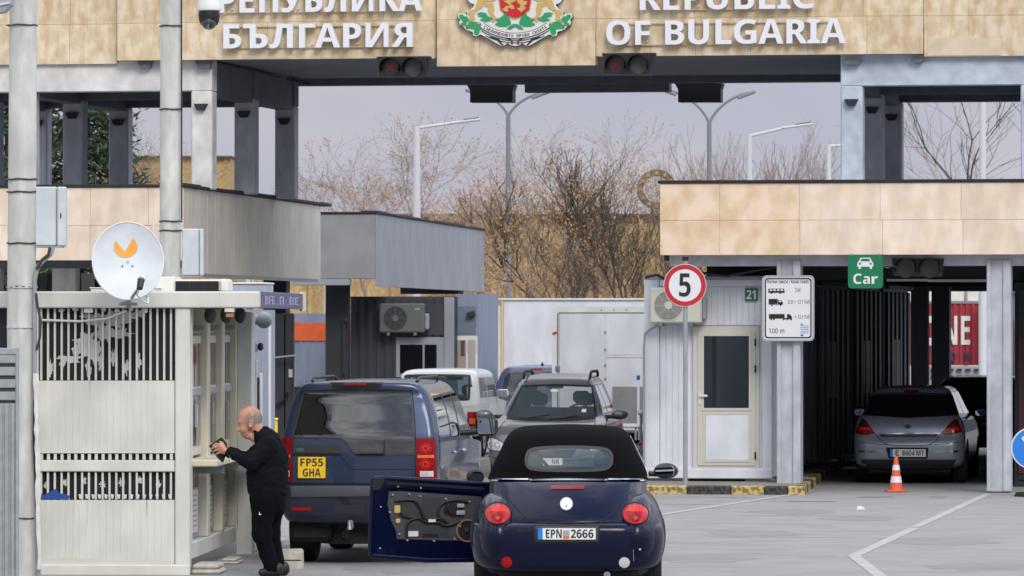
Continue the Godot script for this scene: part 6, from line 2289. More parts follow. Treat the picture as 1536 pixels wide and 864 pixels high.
func build_cars() -> void:
	mat("lamp_red", c8(168, 10, 14), 0.15, {spec = 0.4})
	mat("lamp_red_deep", c8(122, 6, 12), 0.15, {spec = 0.4})
	mat("lamp_pink", c8(196, 44, 36), 0.15, {spec = 0.4})
	mat("lamp_amber", c8(216, 96, 24), 0.12, {coat = 1.0})
	mat("lamp_clear", c8(214, 214, 214), 0.12, {coat = 1.0, metal = 0.3})
	mat("chrome", c8(205, 208, 212), 0.12, {metal = 1.0})
	mat("mirror_glass", c8(210, 214, 220), 0.02, {metal = 1.0})
	mat("gap", c8(8, 8, 10), 0.8)
	mat("seat_cloth", c8(42, 42, 46), 0.9)
	mat("plate_white", c8(216, 218, 218), 0.45)
	mat("plate_yellow", c8(232, 190, 20), 0.45)
	mat("rim_alloy", c8(150, 152, 156), 0.35, {metal = 0.8})
	mat("black_trim", c8(36, 38, 42), 0.55)
	mat("grey_trim", c8(58, 62, 70), 0.6)
	beetle()
	estate()
	hatchback()
	offroader()
	people_carrier()
	far_cars()

func beetle() -> void:
	var blue := mat("beetle_blue", c8(5, 11, 42), 0.3, {spec = 0.2, coat = 0.4, coat_rough = 0.03})
	var c := car_thing("convertible_car", "dark blue round convertible with a black soft top and its stripped left door wide open", "car", 851, 47.06, 1.0, 170)
	var r := c.root
	shell(c, r, "body", [[0.22, 0.70, -0.10, -3.98, 0.34, 0.5, 0.05], [0.25, 0.775, -0.03, -4.04, 0.36, 0.5, 0.05], [0.35, 0.84, 0.0, -4.07, 0.38, 0.5, 0.06], [0.50, 0.86, 0.02, -4.08, 0.40, 0.5, 0.06], [0.60, 0.855, 0.012, -4.07, 0.40, 0.5, 0.06], [0.645, 0.83, -0.02, -4.05, 0.38, 0.5, 0.06], [0.665, 0.78, -0.08, -4.0, 0.34, 0.5, 0.06]], blue)
	shell(c, r, "boot_lid", [[0.58, 0.72, -0.035, -3.98, 0.28, 0.5, 0.10], [0.68, 0.72, -0.07, -3.95, 0.28, 0.5, 0.13], [0.78, 0.712, -0.15, -3.85, 0.28, 0.5, 0.17], [0.90, 0.705, -0.29, -3.6, 0.28, 0.5, 0.19], [0.98, 0.706, -0.42, -3.2, 0.30, 0.4, 0.17], [1.02, 0.710, -0.52, -2.98, 0.30, 0.3, 0.14], [1.035, 0.69, -0.58, -2.95, 0.28, 0.3, 0.14]], blue)
	for s in [-1.0, 1.0]:
		bulge(c, r, "fender", Vector3(0.607 * s, 0.52, -0.80), Vector3(0.266, 0.405, 0.80), blue)
		bulge(c, r, "fender", Vector3(0.63 * s, 0.52, -3.25), Vector3(0.24, 0.36, 0.78), blue)
	# soft top with holes for the rear window and the windscreen
	var cloth := mat("soft_top", c8(9, 9, 12), 0.95, {spec = 0.2, tex = "grain", scale = Vector3.ONE * 9})
	var win := pcurve(c, [787, 694, 789, 683, 799, 677, 825, 674.5, 852, 674, 880, 674.5, 906, 677, 916, 683, 918, 694, 914, 703, 900, 707.5, 852, 709, 804, 707.5, 790, 703, 787, 694], 4)
	win.remove_at(win.size() - 1)
	var ws := PackedVector2Array([Vector2(-0.58, 1.08), Vector2(0.58, 1.08), Vector2(0.46, 1.38), Vector2(-0.46, 1.38)])
	var top_lv := [[1.02, 0.725, -0.50, -2.98, 0.30, 0.25, 0.14], [1.035, 0.72, -0.56, -2.94, 0.30, 0.25, 0.14], [1.16, 0.672, -0.69, -2.76, 0.30, 0.25, 0.15], [1.27, 0.618, -0.83, -2.60, 0.30, 0.22, 0.16], [1.385, 0.562, -1.04, -2.42, 0.28, 0.2, 0.18], [1.44, 0.505, -1.22, -2.36, 0.25, 0.18, 0.2], [1.47, 0.42, -1.40, -2.30, 0.2, 0.15, 0.2], [1.485, 0.27, -1.62, -2.2, 0.14, 0.12, 0.2], [1.49, 0.10, -1.8, -2.1, 0.05, 0.05, 0.1]]
	shell(c, r, "soft_top", top_lv, cloth, [[win, -1.6, 0.0], [ws, -3.2, -2.3]], 0.011)
	var wm := patch(c, r, "rear_window", M.glass_tint, win, 0.001)
	seam(c, wm, "window_seal", M.black_trim, win, 0.026, 0.006, 0, true)
	# folds of the cloth
	seam(c, r, "cloth_seam", mat("cloth_edge", c8(11, 11, 14), 0.95, {spec = 0.2}), pcurve(c, [737, 716, 760, 668, 782, 657, 851, 655, 920, 657, 942, 668, 968, 716]), 0.008, 0.003)
	# bright trim round the foot of the top
	seam(c, r, "bright_trim", M.chrome, pcurve(c, [731, 725, 760, 722.5, 851, 721, 945, 722.5, 976, 725]), 0.017, 0.012)
	seam(c, r, "panel_gap", M.gap, pcurve(c, [750, 739, 758, 746, 768, 757, 781, 770, 794, 780, 806, 783.5, 851, 784, 893, 783.5, 906, 780, 919, 770, 932, 757, 941, 746, 949, 739]), 0.008, 0.003)
	seam(c, r, "bumper_gap", M.gap, pcurve(c, [722, 800, 760, 797, 800, 796, 803, 789]), 0.006, 0.003)
	seam(c, r, "bumper_gap", M.gap, pcurve(c, [980, 800, 942, 797, 902, 796, 899, 789]), 0.006, 0.003)
	# lamps
	for s in [-1, 1]:
		var lx := 746.0 if s < 0 else 953.0
		var lamp := patch(c, r, "tail_lamp", M.lamp_red, ell(c, lx, 771, 19.2, 14.6, 28), 0.020, 0, 0.05)
		patch(c, lamp, "lamp_upper", M.lamp_pink, pcurve(c, [lx - 15.5, 768, lx - 9, 760.5, lx, 758.5, lx + 9, 760.5, lx + 15.5, 768]), 0.024)
		patch(c, lamp, "reflector", M.lamp_red_deep, ell(c, lx, 775.5, 9, 6.6, 18), 0.025)
		patch(c, lamp, "bulb", M.lamp_pink, ell(c, lx + 1, 777, 3, 3, 12), 0.028)
		seam(c, lamp, "lamp_seal", M.gap, ell(c, lx, 771, 20.2, 15.6, 28), 0.012, 0.006, 0, true)
	patch(c, r, "brake_light", M.lamp_red_deep, c.poly([825, 730, 877, 730, 876, 735.5, 826, 735.5]), 0.010)
	patch(c, r, "red_reflector", M.lamp_red, ell(c, 760, 843.5, 8.2, 8.2, 20), 0.012)
	patch(c, r, "reversing_lamp", M.lamp_clear, ell(c, 936.5, 844, 8.2, 8.2, 20), 0.012)
	var bz := c.rz(0, c.P(850, 756).y)
	var badge := patch(c, r, "badge", M.chrome, ell(c, 849.5, 756.5, 9.6, 9.6, 28), 0.012)
	patch(c, badge, "badge_face", M.plate_white, ell(c, 849.5, 756.5, 8.4, 8.4, 28), 0.015)
	patch(c, badge, "badge_mark", M.sign_black, c.poly([848.5, 761, 849.8, 757.5, 851, 761]), 0.017)
	# plate in its recess
	var rec := patch(c, r, "plate_recess", M.gap, c.poly([800, 787, 900, 787, 899, 815, 801, 815]), 0.003)
	patch(c, r, "plate_frame", M.black_trim, c.poly([803.5, 788.5, 897.5, 788.5, 897.5, 812.5, 803.5, 812.5]), 0.012)
	var pp := c.P(850.3, 800.3)
	plate(c, r, Vector3(pp.x, pp.y, c.rz(pp.x, pp.y) + 0.014), 0.52, 0.112, 0.02, [["EPN", -0.185, -0.038, -0.045, 0.038], ["2666", 0.035, -0.038, 0.235, 0.038]], M.plate_white, true)
	var b := MB.new()
	b.box(Vector3(pp.x - 0.034, pp.y - 0.02, c.rz(pp.x, pp.y) + 0.023), Vector3(pp.x + 0.022, pp.y + 0.03, c.rz(pp.x, pp.y) + 0.024))
	part(r, "plate_sticker", b, M.galv)
	b = MB.new()
	b.box(Vector3(pp.x - 0.034, pp.y - 0.045, c.rz(pp.x, pp.y) + 0.023), Vector3(pp.x + 0.022, pp.y - 0.021, c.rz(pp.x, pp.y) + 0.024))
	part(r, "plate_sticker", b, M.lamp_amber)
	seam(c, r, "scratch", M.galv, pcurve(c, [950, 824, 950.5, 842]), 0.004, 0.002)
	patch(c, r, "paint_chip", M.plate_white, ell(c, 960, 824, 1.6, 1.6, 8), 0.002)
	# right mirror
	var mx := Node3D.new()
	mx.name = "door_mirror"
	r.add_child(mx, true)
	b = MB.new()
	var mp := Vector3(0.90, 1.045, -2.62)
	b.ball(mp, Vector3(0.115, 0.075, 0.10), 22, 14)
	part(mx, "housing", b, M.plastic_black)
	b = MB.new()
	b.xf = Transform3D(Basis(Vector3.UP, -0.25), mp + Vector3(-0.005, 0, 0.055))
	b.prism(rrect(-0.085, -0.055, 0.09, 0.055, 0.045, 5), 0.03, 0.05)
	part(mx, "mirror", b, M.mirror_glass)
	b = MB.new()
	b.cyl(Vector3(0.74, 1.02, -2.6), mp + Vector3(-0.06, -0.03, 0), 0.025, 0.025, 8)
	part(mx, "stalk", b, M.plastic_black)
	# right side window and its bright line
	patch(c, r, "side_window", M.glass_dark, PackedVector2Array([Vector2(-1.35, 1.07), Vector2(-2.62, 1.07), Vector2(-2.42, 1.38), Vector2(-1.65, 1.38)]), 0.004, 1)
	seam(c, r, "window_line", M.chrome, PackedVector2Array([Vector2(-1.32, 1.05), Vector2(-1.62, 1.40)]), 0.018, 0.006, 1)
	seam(c, r, "window_line", M.chrome, PackedVector2Array([Vector2(-0.9, 1.035), Vector2(-2.8, 1.045)]), 0.016, 0.012, 1)
	# cabin: dash, wheel, seats, rear-view mirror, windscreen
	b = MB.new(); b.box(Vector3(-0.62, 0.80, -2.75), Vector3(0.62, 1.04, -2.35), 0.05)
	part(r, "dashboard", b, M.black_trim)
	b = MB.new(); b.box(Vector3(-0.66, 0.40, -2.3), Vector3(0.66, 0.52, -0.7))
	part(r, "cabin_floor", b, M.black_trim)
	b = MB.new()
	ring_tube(b, Transform3D(Basis(Vector3.RIGHT, -0.35), Vector3(-0.36, 1.02, -2.18)), 0.18, 0.016)
	b.xf = Transform3D(Basis(Vector3.RIGHT, -0.35), Vector3(-0.36, 1.02, -2.18))
	b.box(Vector3(-0.17, -0.02, -0.015), Vector3(0.17, 0.02, 0.01))
	part(r, "steering_wheel", b, M.plastic_black)
	seats(r, -1.35, 0.48, M.seat_cloth, 0.56)
	b = MB.new(); b.box(Vector3(-0.12, 1.31, -2.42), Vector3(0.12, 1.37, -2.39), 0.012)
	b.cyl(Vector3(0, 1.36, -2.41), Vector3(0, 1.42, -2.40), 0.012, 0.012, 6)
	part(r, "rear_view_mirror", b, M.plastic_black)
	b = MB.new(); b.quad(Vector3(-0.6, 1.06, -2.92), Vector3(0.6, 1.06, -2.92), Vector3(0.47, 1.40, -2.42), Vector3(-0.47, 1.40, -2.42))
	part(r, "windscreen", b, M.glass)
	# under the tail
	b = MB.new(); b.box(Vector3(-0.62, 0.16, -3.9), Vector3(0.62, 0.3, -0.16), 0.05)
	part(r, "underbody", b, M.gap)
	b = MB.new(); b.cyl(Vector3(0.35, 0.2, -0.3), Vector3(0.35, 0.2, -0.01), 0.03, 0.03, 12)
	part(r, "exhaust", b, M.steel)
	for x in [-0.735, 0.735]:
		wheel(r, Vector3(x, 0.32, -0.82), 0.32, 0.205, M.rim_alloy)
		wheel(r, Vector3(x, 0.32, -3.33), 0.32, 0.205, M.rim_alloy)
	for s in [-1.0, 1.0]:
		var arch := PackedVector2Array()
		for k in 19: arch.append(Vector2(-0.82 + cos(PI * k / 18) * 0.37, 0.30 + sin(PI * k / 18) * 0.37))
		patch(c, r, "wheel_arch", M.gap, arch, 0.004, int(s))
	beetle_door(c, blue)

func ell(c: Body, px: float, py: float, rx: float, ry: float, n: int) -> PackedVector2Array:
	var p := PackedVector2Array()
	for k in n: p.append(c.P(px + cos(TAU * k / n) * rx, py - sin(TAU * k / n) * ry))
	return p

func ring_tube(b: MB, x: Transform3D, r: float, t: float) -> void:
	var rows := []
	for i in 25:
		var a := TAU * i / 24
		var row := PackedVector3Array()
		for k in 9:
			var q := TAU * k / 8
			row.append(x * Vector3(cos(a) * (r + cos(q) * t), sin(a) * (r + cos(q) * t), sin(q) * t))
		rows.append(row)
	b.grid(rows, true)

func beetle_door(c: Body, blue: Material) -> void:
	var th := deg_to_rad(74)
	var hinge := Vector3(-0.80, 0.0, -2.62)
	var bs := Basis(Vector3(sin(th), 0, -cos(th)), Vector3.UP, Vector3(cos(th), 0, sin(th)))
	fr = c.root.transform * Transform3D(bs, hinge)
	var o := Node3D.new()
	o.name = "door"
	o.set_meta("label", "open left door stripped of its trim, wires and speaker bare")
	c.root.add_child(o, true)
	ppoly(o, "door_shell", blue, [560, 718.5, 578, 717.5, 735, 727, 735, 839, 640, 840, 557, 833, 555.5, 826, 557, 770], 0.0, 0.06)
	# raised rim all round
	var rim := mb(c.root)
	rim.ring(ppts([561, 720, 578, 719.5, 736, 729, 736, 838, 640, 838.5, 558.5, 832, 557.5, 800, 559, 760], 0.0), ppts([576, 735, 584, 731, 722, 740, 722, 813, 640, 815, 594, 812, 585, 790, 576, 760], 0.0), 0.0, 0.03)
	part(o, "door_rim", rim, blue)
	var lip := mb(c.root)
	var outer := ppts([559.5, 718.5, 578, 717.5, 735, 727, 735, 839, 640, 840, 557, 833, 555.5, 826, 557, 770], 0.0)
	for k in outer.size():
		var p0 := outer[k]
		var p1 := outer[(k + 1) % outer.size()]
		lip.cyl(Vector3(p0.x, p0.y, 0.012), Vector3(p1.x, p1.y, 0.012), 0.026, 0.026, 10)
	part(o, "door_edge", lip, blue)
	for y in [752.0, 812.0]:
		pbox(o, "hinge", blue, 724, y, 737, y + 8, 0.05, 0.05, 0.01)
	ppoly(o, "rubber_seal", M.rubber, [559, 718, 577, 717, 576, 722, 571, 733, 563, 736, 559.5, 734], 0.055, 0.055)
	ppoly(o, "window_slot", M.gap, [580, 721.5, 726, 731, 726, 735, 580, 726], 0.034, 0.004)
	ppoly(o, "inner_panel", mat("door_grey", c8(64, 67, 73), 0.5, {metal = 0.2}), [583, 737.5, 600, 736.5, 722, 745, 722, 812, 633, 809.5, 595, 808.5, 594, 796, 586, 779, 581.5, 757], 0.008, 0.008)
	ppoly(o, "pressed_panel", mat("door_grey2", c8(50, 53, 58), 0.5, {metal = 0.2}), [599, 750, 629, 752, 632, 778, 604, 776], 0.012, 0.006)
	ppoly(o, "pressed_panel", M.door_grey2, [634, 746, 664, 748, 652, 772, 640, 782, 632, 772], 0.013, 0.006)
	ppoly(o, "pressed_panel", M.door_grey2, [612, 783, 672, 788, 676, 806, 612, 806], 0.011, 0.004)
	var b := mb(c.root)
	var sc := L2(700, 795.5, 0.0)
	b.ring(circle(sc, 0.108, 36), circle(sc, 0.092, 36), 0.008, 0.03)
	var sp := part(o, "speaker", b, mat("speaker_ring", c8(132, 96, 66), 0.7))
	b = mb(c.root); b.prism(circle(sc, 0.091, 32), 0.009, 0.014)
	part(sp, "cone", b, M.black)
	b = mb(c.root); b.ball(Vector3(sc.x, sc.y, 0.018), Vector3(0.028, 0.028, 0.02))
	part(sp, "dust_cap", b, M.darker)
	b = mb(c.root)
	b.prism(circle(L2(679, 763, 0.0), 0.055, 20), 0.008, 0.045)
	part(o, "window_motor", b, M.plastic_black)
	for q in [[686, 755.5, 697, 761.5], [685, 765.5, 698, 772.5]]:
		pbox(o, "connector", M.galv, q[0], q[1], q[2], q[3], 0.05, 0.03, 0.006)
	pbox(o, "label_sticker", M.paper, 612.5, 796.5, 627.5, 804.5, 0.016, 0.004)
	pbox(o, "handle_slot", M.gap, 634, 800.5, 657, 805, 0.02, 0.01)
	for q in [[592, 758, 601, 770], [594, 778, 601, 785]]:
		pbox(o, "latch", M.gold, q[0], q[1], q[2], q[3], 0.028, 0.02, 0.008)
	for path in [[600, 769, 606, 774, 620, 776, 627, 776, 640, 783, 655, 783, 668, 788, 680, 786, 690, 780], [592, 751, 618, 750, 627, 757, 634, 772, 640, 783], [641, 783, 650, 780, 662, 778, 672, 785], [664, 780, 657, 772, 660, 760, 668, 753, 685, 750, 702, 753], [611, 806, 610, 790, 616, 780, 630, 777], [671, 770, 668, 764, 670, 756]]:
		b = mb(c.root)
		var cv := curve(path, 5)
		var pts := []
		for p in cv: pts.append(L(p.x, p.y, 0.028))
		b.tube(pts, 0.011, 7)
		part(o, "wiring", b, M.plastic_black)
	pbox(o, "wire_clip", M.paper, 643, 779, 654, 783.5, 0.045, 0.02, 0.004)
	for q in [[588, 742], [613, 741], [629, 744], [668, 748], [703, 752], [584, 768], [598, 801], [610, 810], [650, 811], [681, 808], [689, 789], [596, 729.5], [630, 731.5], [570, 760], [569, 822]]:
		b = mb(c.root)
		b.cyl(L(q[0], q[1], 0.0), L(q[0], q[1], 0.0) + Vector3(0, 0, 0.036), 0.010, 0.008, 10)
		part(o, "screw", b, M.galv)
	# its mirror on the outer side, seen over the door's top edge
	b = mb(c.root)
	var m := L(713, 715, -0.16)
	b.ball(m, Vector3(0.085, 0.075, 0.06), 20, 12)
	var h := part(o, "door_mirror", b, M.plastic_black)
	b = mb(c.root)
	b.xf = Transform3D(Basis.IDENTITY, m + Vector3(0.0, -0.003, 0.05))
	b.prism(rrect(-0.062, -0.052, 0.062, 0.05, 0.035, 5), 0.0, 0.014)
	part(h, "mirror", b, M.mirror_glass)

func estate() -> void:
	var blue := paint("estate_blue", c8(54, 64, 88), 0.5)
	var c := car_thing("estate_car", "dark blue tall square estate car with a yellow number plate, beside the man", "car", 537, 53.3, 5.5, 150)
	var r := c.root
	shell(c, r, "body", [[0.46, 0.72, -0.16, -4.6, 0.12, 0.4, 0.05], [0.60, 0.77, -0.08, -4.75, 0.10, 0.4, 0.04], [0.85, 0.782, -0.075, -4.8, 0.09, 0.4, 0.04], [1.05, 0.79, -0.08, -4.8, 0.09, 0.4, 0.04], [1.14, 0.789, -0.085, -4.74, 0.09, 0.4, 0.04], [1.19, 0.788, -0.09, -3.7, 0.09, 0.2, 0.04], [1.27, 0.784, -0.10, -3.5, 0.09, 0.16, 0.04], [1.45, 0.755, -0.16, -3.22, 0.09, 0.16, 0.04], [1.60, 0.715, -0.21, -3.0, 0.09, 0.16, 0.04], [1.72, 0.665, -0.25, -2.82, 0.09, 0.16, 0.04], [1.78, 0.62, -0.24, -2.74, 0.10, 0.16, 0.05], [1.815, 0.56, -0.24, -2.64, 0.10, 0.16, 0.06], [1.835, 0.45, -0.30, -2.5, 0.10, 0.16, 0.06], [1.842, 0.25, -0.45, -2.3, 0.08, 0.1, 0.05]], blue)
	shell(c, r, "bumper", [[0.40, 0.66, -0.14, -4.6, 0.16, 0.4, 0.05], [0.44, 0.74, -0.03, -4.7, 0.14, 0.4, 0.05], [0.52, 0.775, 0.0, -4.8, 0.12, 0.4, 0.05], [0.70, 0.785, 0.015, -4.82, 0.12, 0.4, 0.05], [0.79, 0.785, 0.0, -4.82, 0.12, 0.4, 0.05], [0.815, 0.77, -0.05, -4.8, 0.12, 0.4, 0.05]], mat("estate_bumper", c8(26, 34, 52), 0.4, {metal = 0.3, coat = 0.6}))
	patch(c, r, "bumper_pad", M.grey_trim, c.poly([434, 729, 640, 729, 640, 742, 436, 746]), 0.008)
	seam(c, r, "panel_gap", M.gap, pcurve(c, [424, 724.5, 536, 725.5, 652, 724.5]), 0.012, 0.006)
	seam(c, r, "panel_gap", M.gap, pcurve(c, [436, 746, 530, 747, 640, 745]), 0.008, 0.012)
	patch(c, r, "red_reflector", M.lamp_red, c.poly([436, 761.5, 466, 761.5, 466, 766, 437, 766]), 0.008)
	patch(c, r, "tow_cover", M.black_trim, c.poly([502, 757, 546, 757, 546, 771, 503, 771]), 0.004)
	# rear glass steps down on the right
	var glass := c.poly([449, 589, 537, 587, 611, 589, 615, 610, 620, 655, 621.5, 682, 574, 683, 538, 683, 529, 680, 522, 671, 516, 662, 508, 657.5, 436, 656])
	var gm := patch(c, r, "rear_window", M.glass_dark, glass, 0.006)
	seam(c, gm, "window_seal", M.black_trim, glass, 0.014, 0.008, 0, true)
	# wiper
	var b := MB.new()
	var w0 := c.P(576, 680)
	var w1 := c.P(532, 680.5)
	b.tube([Vector3(w0.x, w0.y, c.rz(w0.x, w0.y) + 0.035), Vector3(w1.x, w1.y, c.rz(w1.x, w1.y) + 0.03)], 0.010, 6)
	part(gm, "wiper", b, M.plastic_black)
	b = MB.new()
	w0 = c.P(575, 680); w1 = c.P(575.5, 659)
	b.tube([Vector3(w0.x, w0.y, c.rz(w0.x, w0.y) + 0.03), Vector3(w1.x, w1.y, c.rz(w1.x, w1.y) + 0.02)], 0.007, 6)
	part(gm, "wiper", b, M.plastic_black)
	# tailgate seams
	seam(c, r, "panel_gap", M.gap, pcurve(c, [447, 583, 443, 610, 436, 656, 435, 722]), 0.007, 0.003)
	seam(c, r, "panel_gap", M.gap, pcurve(c, [613, 583, 617, 610, 621.5, 655, 622, 722]), 0.008, 0.003)
	seam(c, r, "panel_gap", M.gap, pcurve(c, [435, 682, 470, 681, 503, 681, 511, 685, 517, 694, 524, 701, 534, 704, 622, 704], 4), 0.008, 0.003)
	patch(c, r, "handle_strip", M.black_trim, c.poly([437, 668, 505, 668, 511, 680.5, 436, 680.5]), 0.014)
	patch(c, r, "oval_badge", mat("oval_green", c8(54, 84, 74), 0.4), ell(c, 448, 675, 6.5, 3.2, 16), 0.018)
	patch(c, r, "plate_lamp_strip", M.gap, c.poly([436, 681, 508, 681, 506, 683.5, 436, 683.5]), 0.008)
	var pp := c.P(465.7, 701.5)
	plate(c, r, Vector3(pp.x, pp.y, c.rz(pp.x, pp.y) + 0.012), 0.288, 0.222, 0.03, [["FP55", -0.115, 0.012, 0.115, 0.09], ["GHA", -0.09, -0.09, 0.09, -0.012]], M.plate_yellow, false)
	# roof spoiler with the third brake light
	patch(c, r, "spoiler_recess", M.gap, c.poly([489, 573.8, 571, 573.8, 567, 580, 561, 582.5, 500, 582.5, 493, 580]), 0.008)
	patch(c, r, "brake_light", M.lamp_red_deep, c.poly([512, 575, 545, 575, 545, 578.6, 512, 578.6]), 0.014)
	seam(c, r, "spoiler_edge", M.gap, pcurve(c, [446, 587.5, 490, 586, 537, 585.3, 580, 586, 614, 587.5]), 0.012, 0.006)
	# tail lamps
	for s in [-1, 1]:
		var q := [622.5, 657.5, 651, 657.5, 653, 690, 653.8, 722.5, 623.5, 722.5]
		if s < 0:
			q = [417.5, 656.5, 434.5, 657, 434.5, 722.5, 420.5, 722.5, 418, 690]
		var lamp := patch(c, r, "tail_lamp", M.lamp_red_deep, c.poly(q), 0.012)
		var x0: float = 625.0 if s > 0 else 420.5
		var x1: float = 650.0 if s > 0 else 432.5
		patch(c, lamp, "lamp_amber", M.lamp_amber, c.poly([x0, 682.5, x1, 682.5, x1, 687, x0, 687]), 0.016)
		patch(c, lamp, "lamp_clear", M.lamp_clear, c.poly([x0 + 4, 706.5, x1 - 1, 706.5, x1 - 1, 715, x0 + 4, 715]), 0.017)
		if s > 0:
			for y in [672, 696]:
				patch(c, lamp, "lamp_round", M.lamp_red, ell(c, 637.5, y, 9.6, 8.6, 22), 0.017)
				patch(c, lamp, "lamp_ring", M.lamp_pink, ell(c, 637.5, y, 5.2, 4.6, 18), 0.019)
				patch(c, lamp, "bulb", M.lamp_red_deep, ell(c, 637.5, y, 2.4, 2.2, 12), 0.021)
			patch(c, lamp, "lamp_bar", M.lamp_red, c.poly([625, 716.5, 651, 716.5, 651.5, 721, 625, 721]), 0.016)
	# side glass, pillars and seams on the right
	patch(c, r, "side_window", M.glass_dark, PackedVector2Array([Vector2(-0.38, 1.29), Vector2(-1.28, 1.28), Vector2(-1.28, 1.70), Vector2(-0.52, 1.71)]), 0.004, 1)
	patch(c, r, "side_window", M.glass_dark, PackedVector2Array([Vector2(-1.40, 1.26), Vector2(-2.12, 1.25), Vector2(-2.12, 1.69), Vector2(-1.40, 1.69)]), 0.004, 1)
	patch(c, r, "side_window", M.glass_dark, PackedVector2Array([Vector2(-2.24, 1.25), Vector2(-3.15, 1.24), Vector2(-2.86, 1.62), Vector2(-2.7, 1.69), Vector2(-2.24, 1.69)]), 0.004, 1)
	patch(c, r, "side_window", M.glass_dark, PackedVector2Array([Vector2(-0.38, 1.29), Vector2(-1.28, 1.28), Vector2(-1.28, 1.70), Vector2(-0.52, 1.71)]), 0.004, -1)
	seam(c, r, "window_frame", M.black_trim, PackedVector2Array([Vector2(-0.3, 1.24), Vector2(-3.2, 1.215)]), 0.03, 0.006, 1)
	for z in [-1.34, -2.18]:
		seam(c, r, "door_pillar", M.black_trim, PackedVector2Array([Vector2(z, 1.25), Vector2(z, 1.70)]), 0.06, 0.006, 1)
	for z in [-1.36, -2.2, -3.3]:
		seam(c, r, "panel_gap", M.gap, PackedVector2Array([Vector2(z, 0.5), Vector2(z, 1.22)]), 0.01, 0.003, 1)
	for z in [-1.5, -2.34]:
		b = MB.new()
		var sxx := c.sx(z, 1.1)
		b.box(Vector3(sxx - 0.01, 1.08, z - 0.22), Vector3(sxx + 0.035, 1.11, z), 0.012)
		part(r, "door_handle", b, M.chrome)
	b = MB.new()
	b.box(Vector3(c.sx(-0.5, 0.97) - 0.01, 0.96, -0.62), Vector3(c.sx(-0.5, 0.97) + 0.02, 0.985, -0.32), 0.006)
	part(r, "side_trim", b, M.chrome)
	seam(c, r, "sill_trim", M.grey_trim, PackedVector2Array([Vector2(-0.3, 0.62), Vector2(-4.4, 0.62)]), 0.16, 0.006, 1)
	# roof rails
	for s in [-1.0, 1.0]:
		b = MB.new()
		b.tube([Vector3(0.53 * s, 1.83, -0.55), Vector3(0.54 * s, 1.865, -0.7), Vector3(0.54 * s, 1.865, -2.3), Vector3(0.53 * s, 1.835, -2.45)], 0.016, 8)
		part(r, "roof_rail", b, M.black_trim)
	# mirrors
	for s in [-1.0, 1.0]:
		var m := Node3D.new()
		m.name = "door_mirror"
		r.add_child(m, true)
		var mp := Vector3(0.985 * s, 1.33, -3.05)
		b = MB.new(); b.box(mp + Vector3(-0.115, -0.105, -0.09), mp + Vector3(0.115, 0.105, 0.05), 0.045)
		part(m, "housing", b, M.plastic_black)
		b = MB.new()
		b.xf = Transform3D(Basis(Vector3.UP, -0.12 * s) * Basis(Vector3.RIGHT, -0.08), mp + Vector3(0, 0, 0.052))
		b.prism(rrect(-0.092, -0.082, 0.092, 0.082, 0.03, 4), -0.004, 0.008)
		part(m, "mirror", b, M.mirror_glass)
		b = MB.new(); b.cyl(Vector3(0.76 * s, 1.26, -3.05), mp + Vector3(-0.05 * s, -0.05, 0), 0.035, 0.03, 8)
		part(m, "stalk", b, M.plastic_black)
	# below
	b = MB.new(); b.box(Vector3(-0.66, 0.30, -4.5), Vector3(0.66, 0.50, -0.35), 0.04)
	part(r, "underbody", b, M.gap)
	b = MB.new(); b.box(Vector3(-0.105, 0.36, -0.1), Vector3(-0.05, 0.45, 0.02), 0.01)
	b.xf = Transform3D(Basis.IDENTITY, Vector3.ZERO)
	part(r, "tow_bracket", b, M.steel)
	b = MB.new(); b.cyl(Vector3(-0.12, 0.20, -0.62), Vector3(-0.12, 0.42, -0.62), 0.36, 0.36, 28)
	part(r, "spare_wheel", b, M.rubber)
	b = MB.new(); b.box(Vector3(-0.72, 0.22, -1.5), Vector3(-0.3, 0.46, -0.2), 0.05)
	part(r, "fuel_tank", b, M.gap)
	b = MB.new(); b.cyl(Vector3(-0.078, 0.44, 0.06), Vector3(-0.078, 0.36, 0.06), 0.012, 0.03, 10)
	part(r, "tow_ball", b, M.steel)
	b = MB.new(); b.cyl(Vector3(-0.4, 0.34, -0.9), Vector3(-0.15, 0.30, -0.25), 0.05, 0.05, 10)
	part(r, "exhaust", b, M.darker)
	b = MB.new(); b.cyl(Vector3(-0.6, 0.36, -0.95), Vector3(0.6, 0.36, -0.95), 0.06, 0.06, 10)
	part(r, "axle", b, M.gap)
	for x in [-0.66, 0.66]:
		wheel(r, Vector3(x, 0.37, -0.98), 0.37, 0.25, M.rim_alloy)
		wheel(r, Vector3(x, 0.37, -3.86), 0.37, 0.25, M.rim_alloy)
		for z in [-0.98, -3.86]:
			var arch := PackedVector2Array()
			for k in 19: arch.append(Vector2(z + cos(PI * k / 18) * 0.44, 0.43 + sin(PI * k / 18) * 0.42))
			patch(c, r, "wheel_arch", M.gap, arch, 0.004, int(signf(x)))

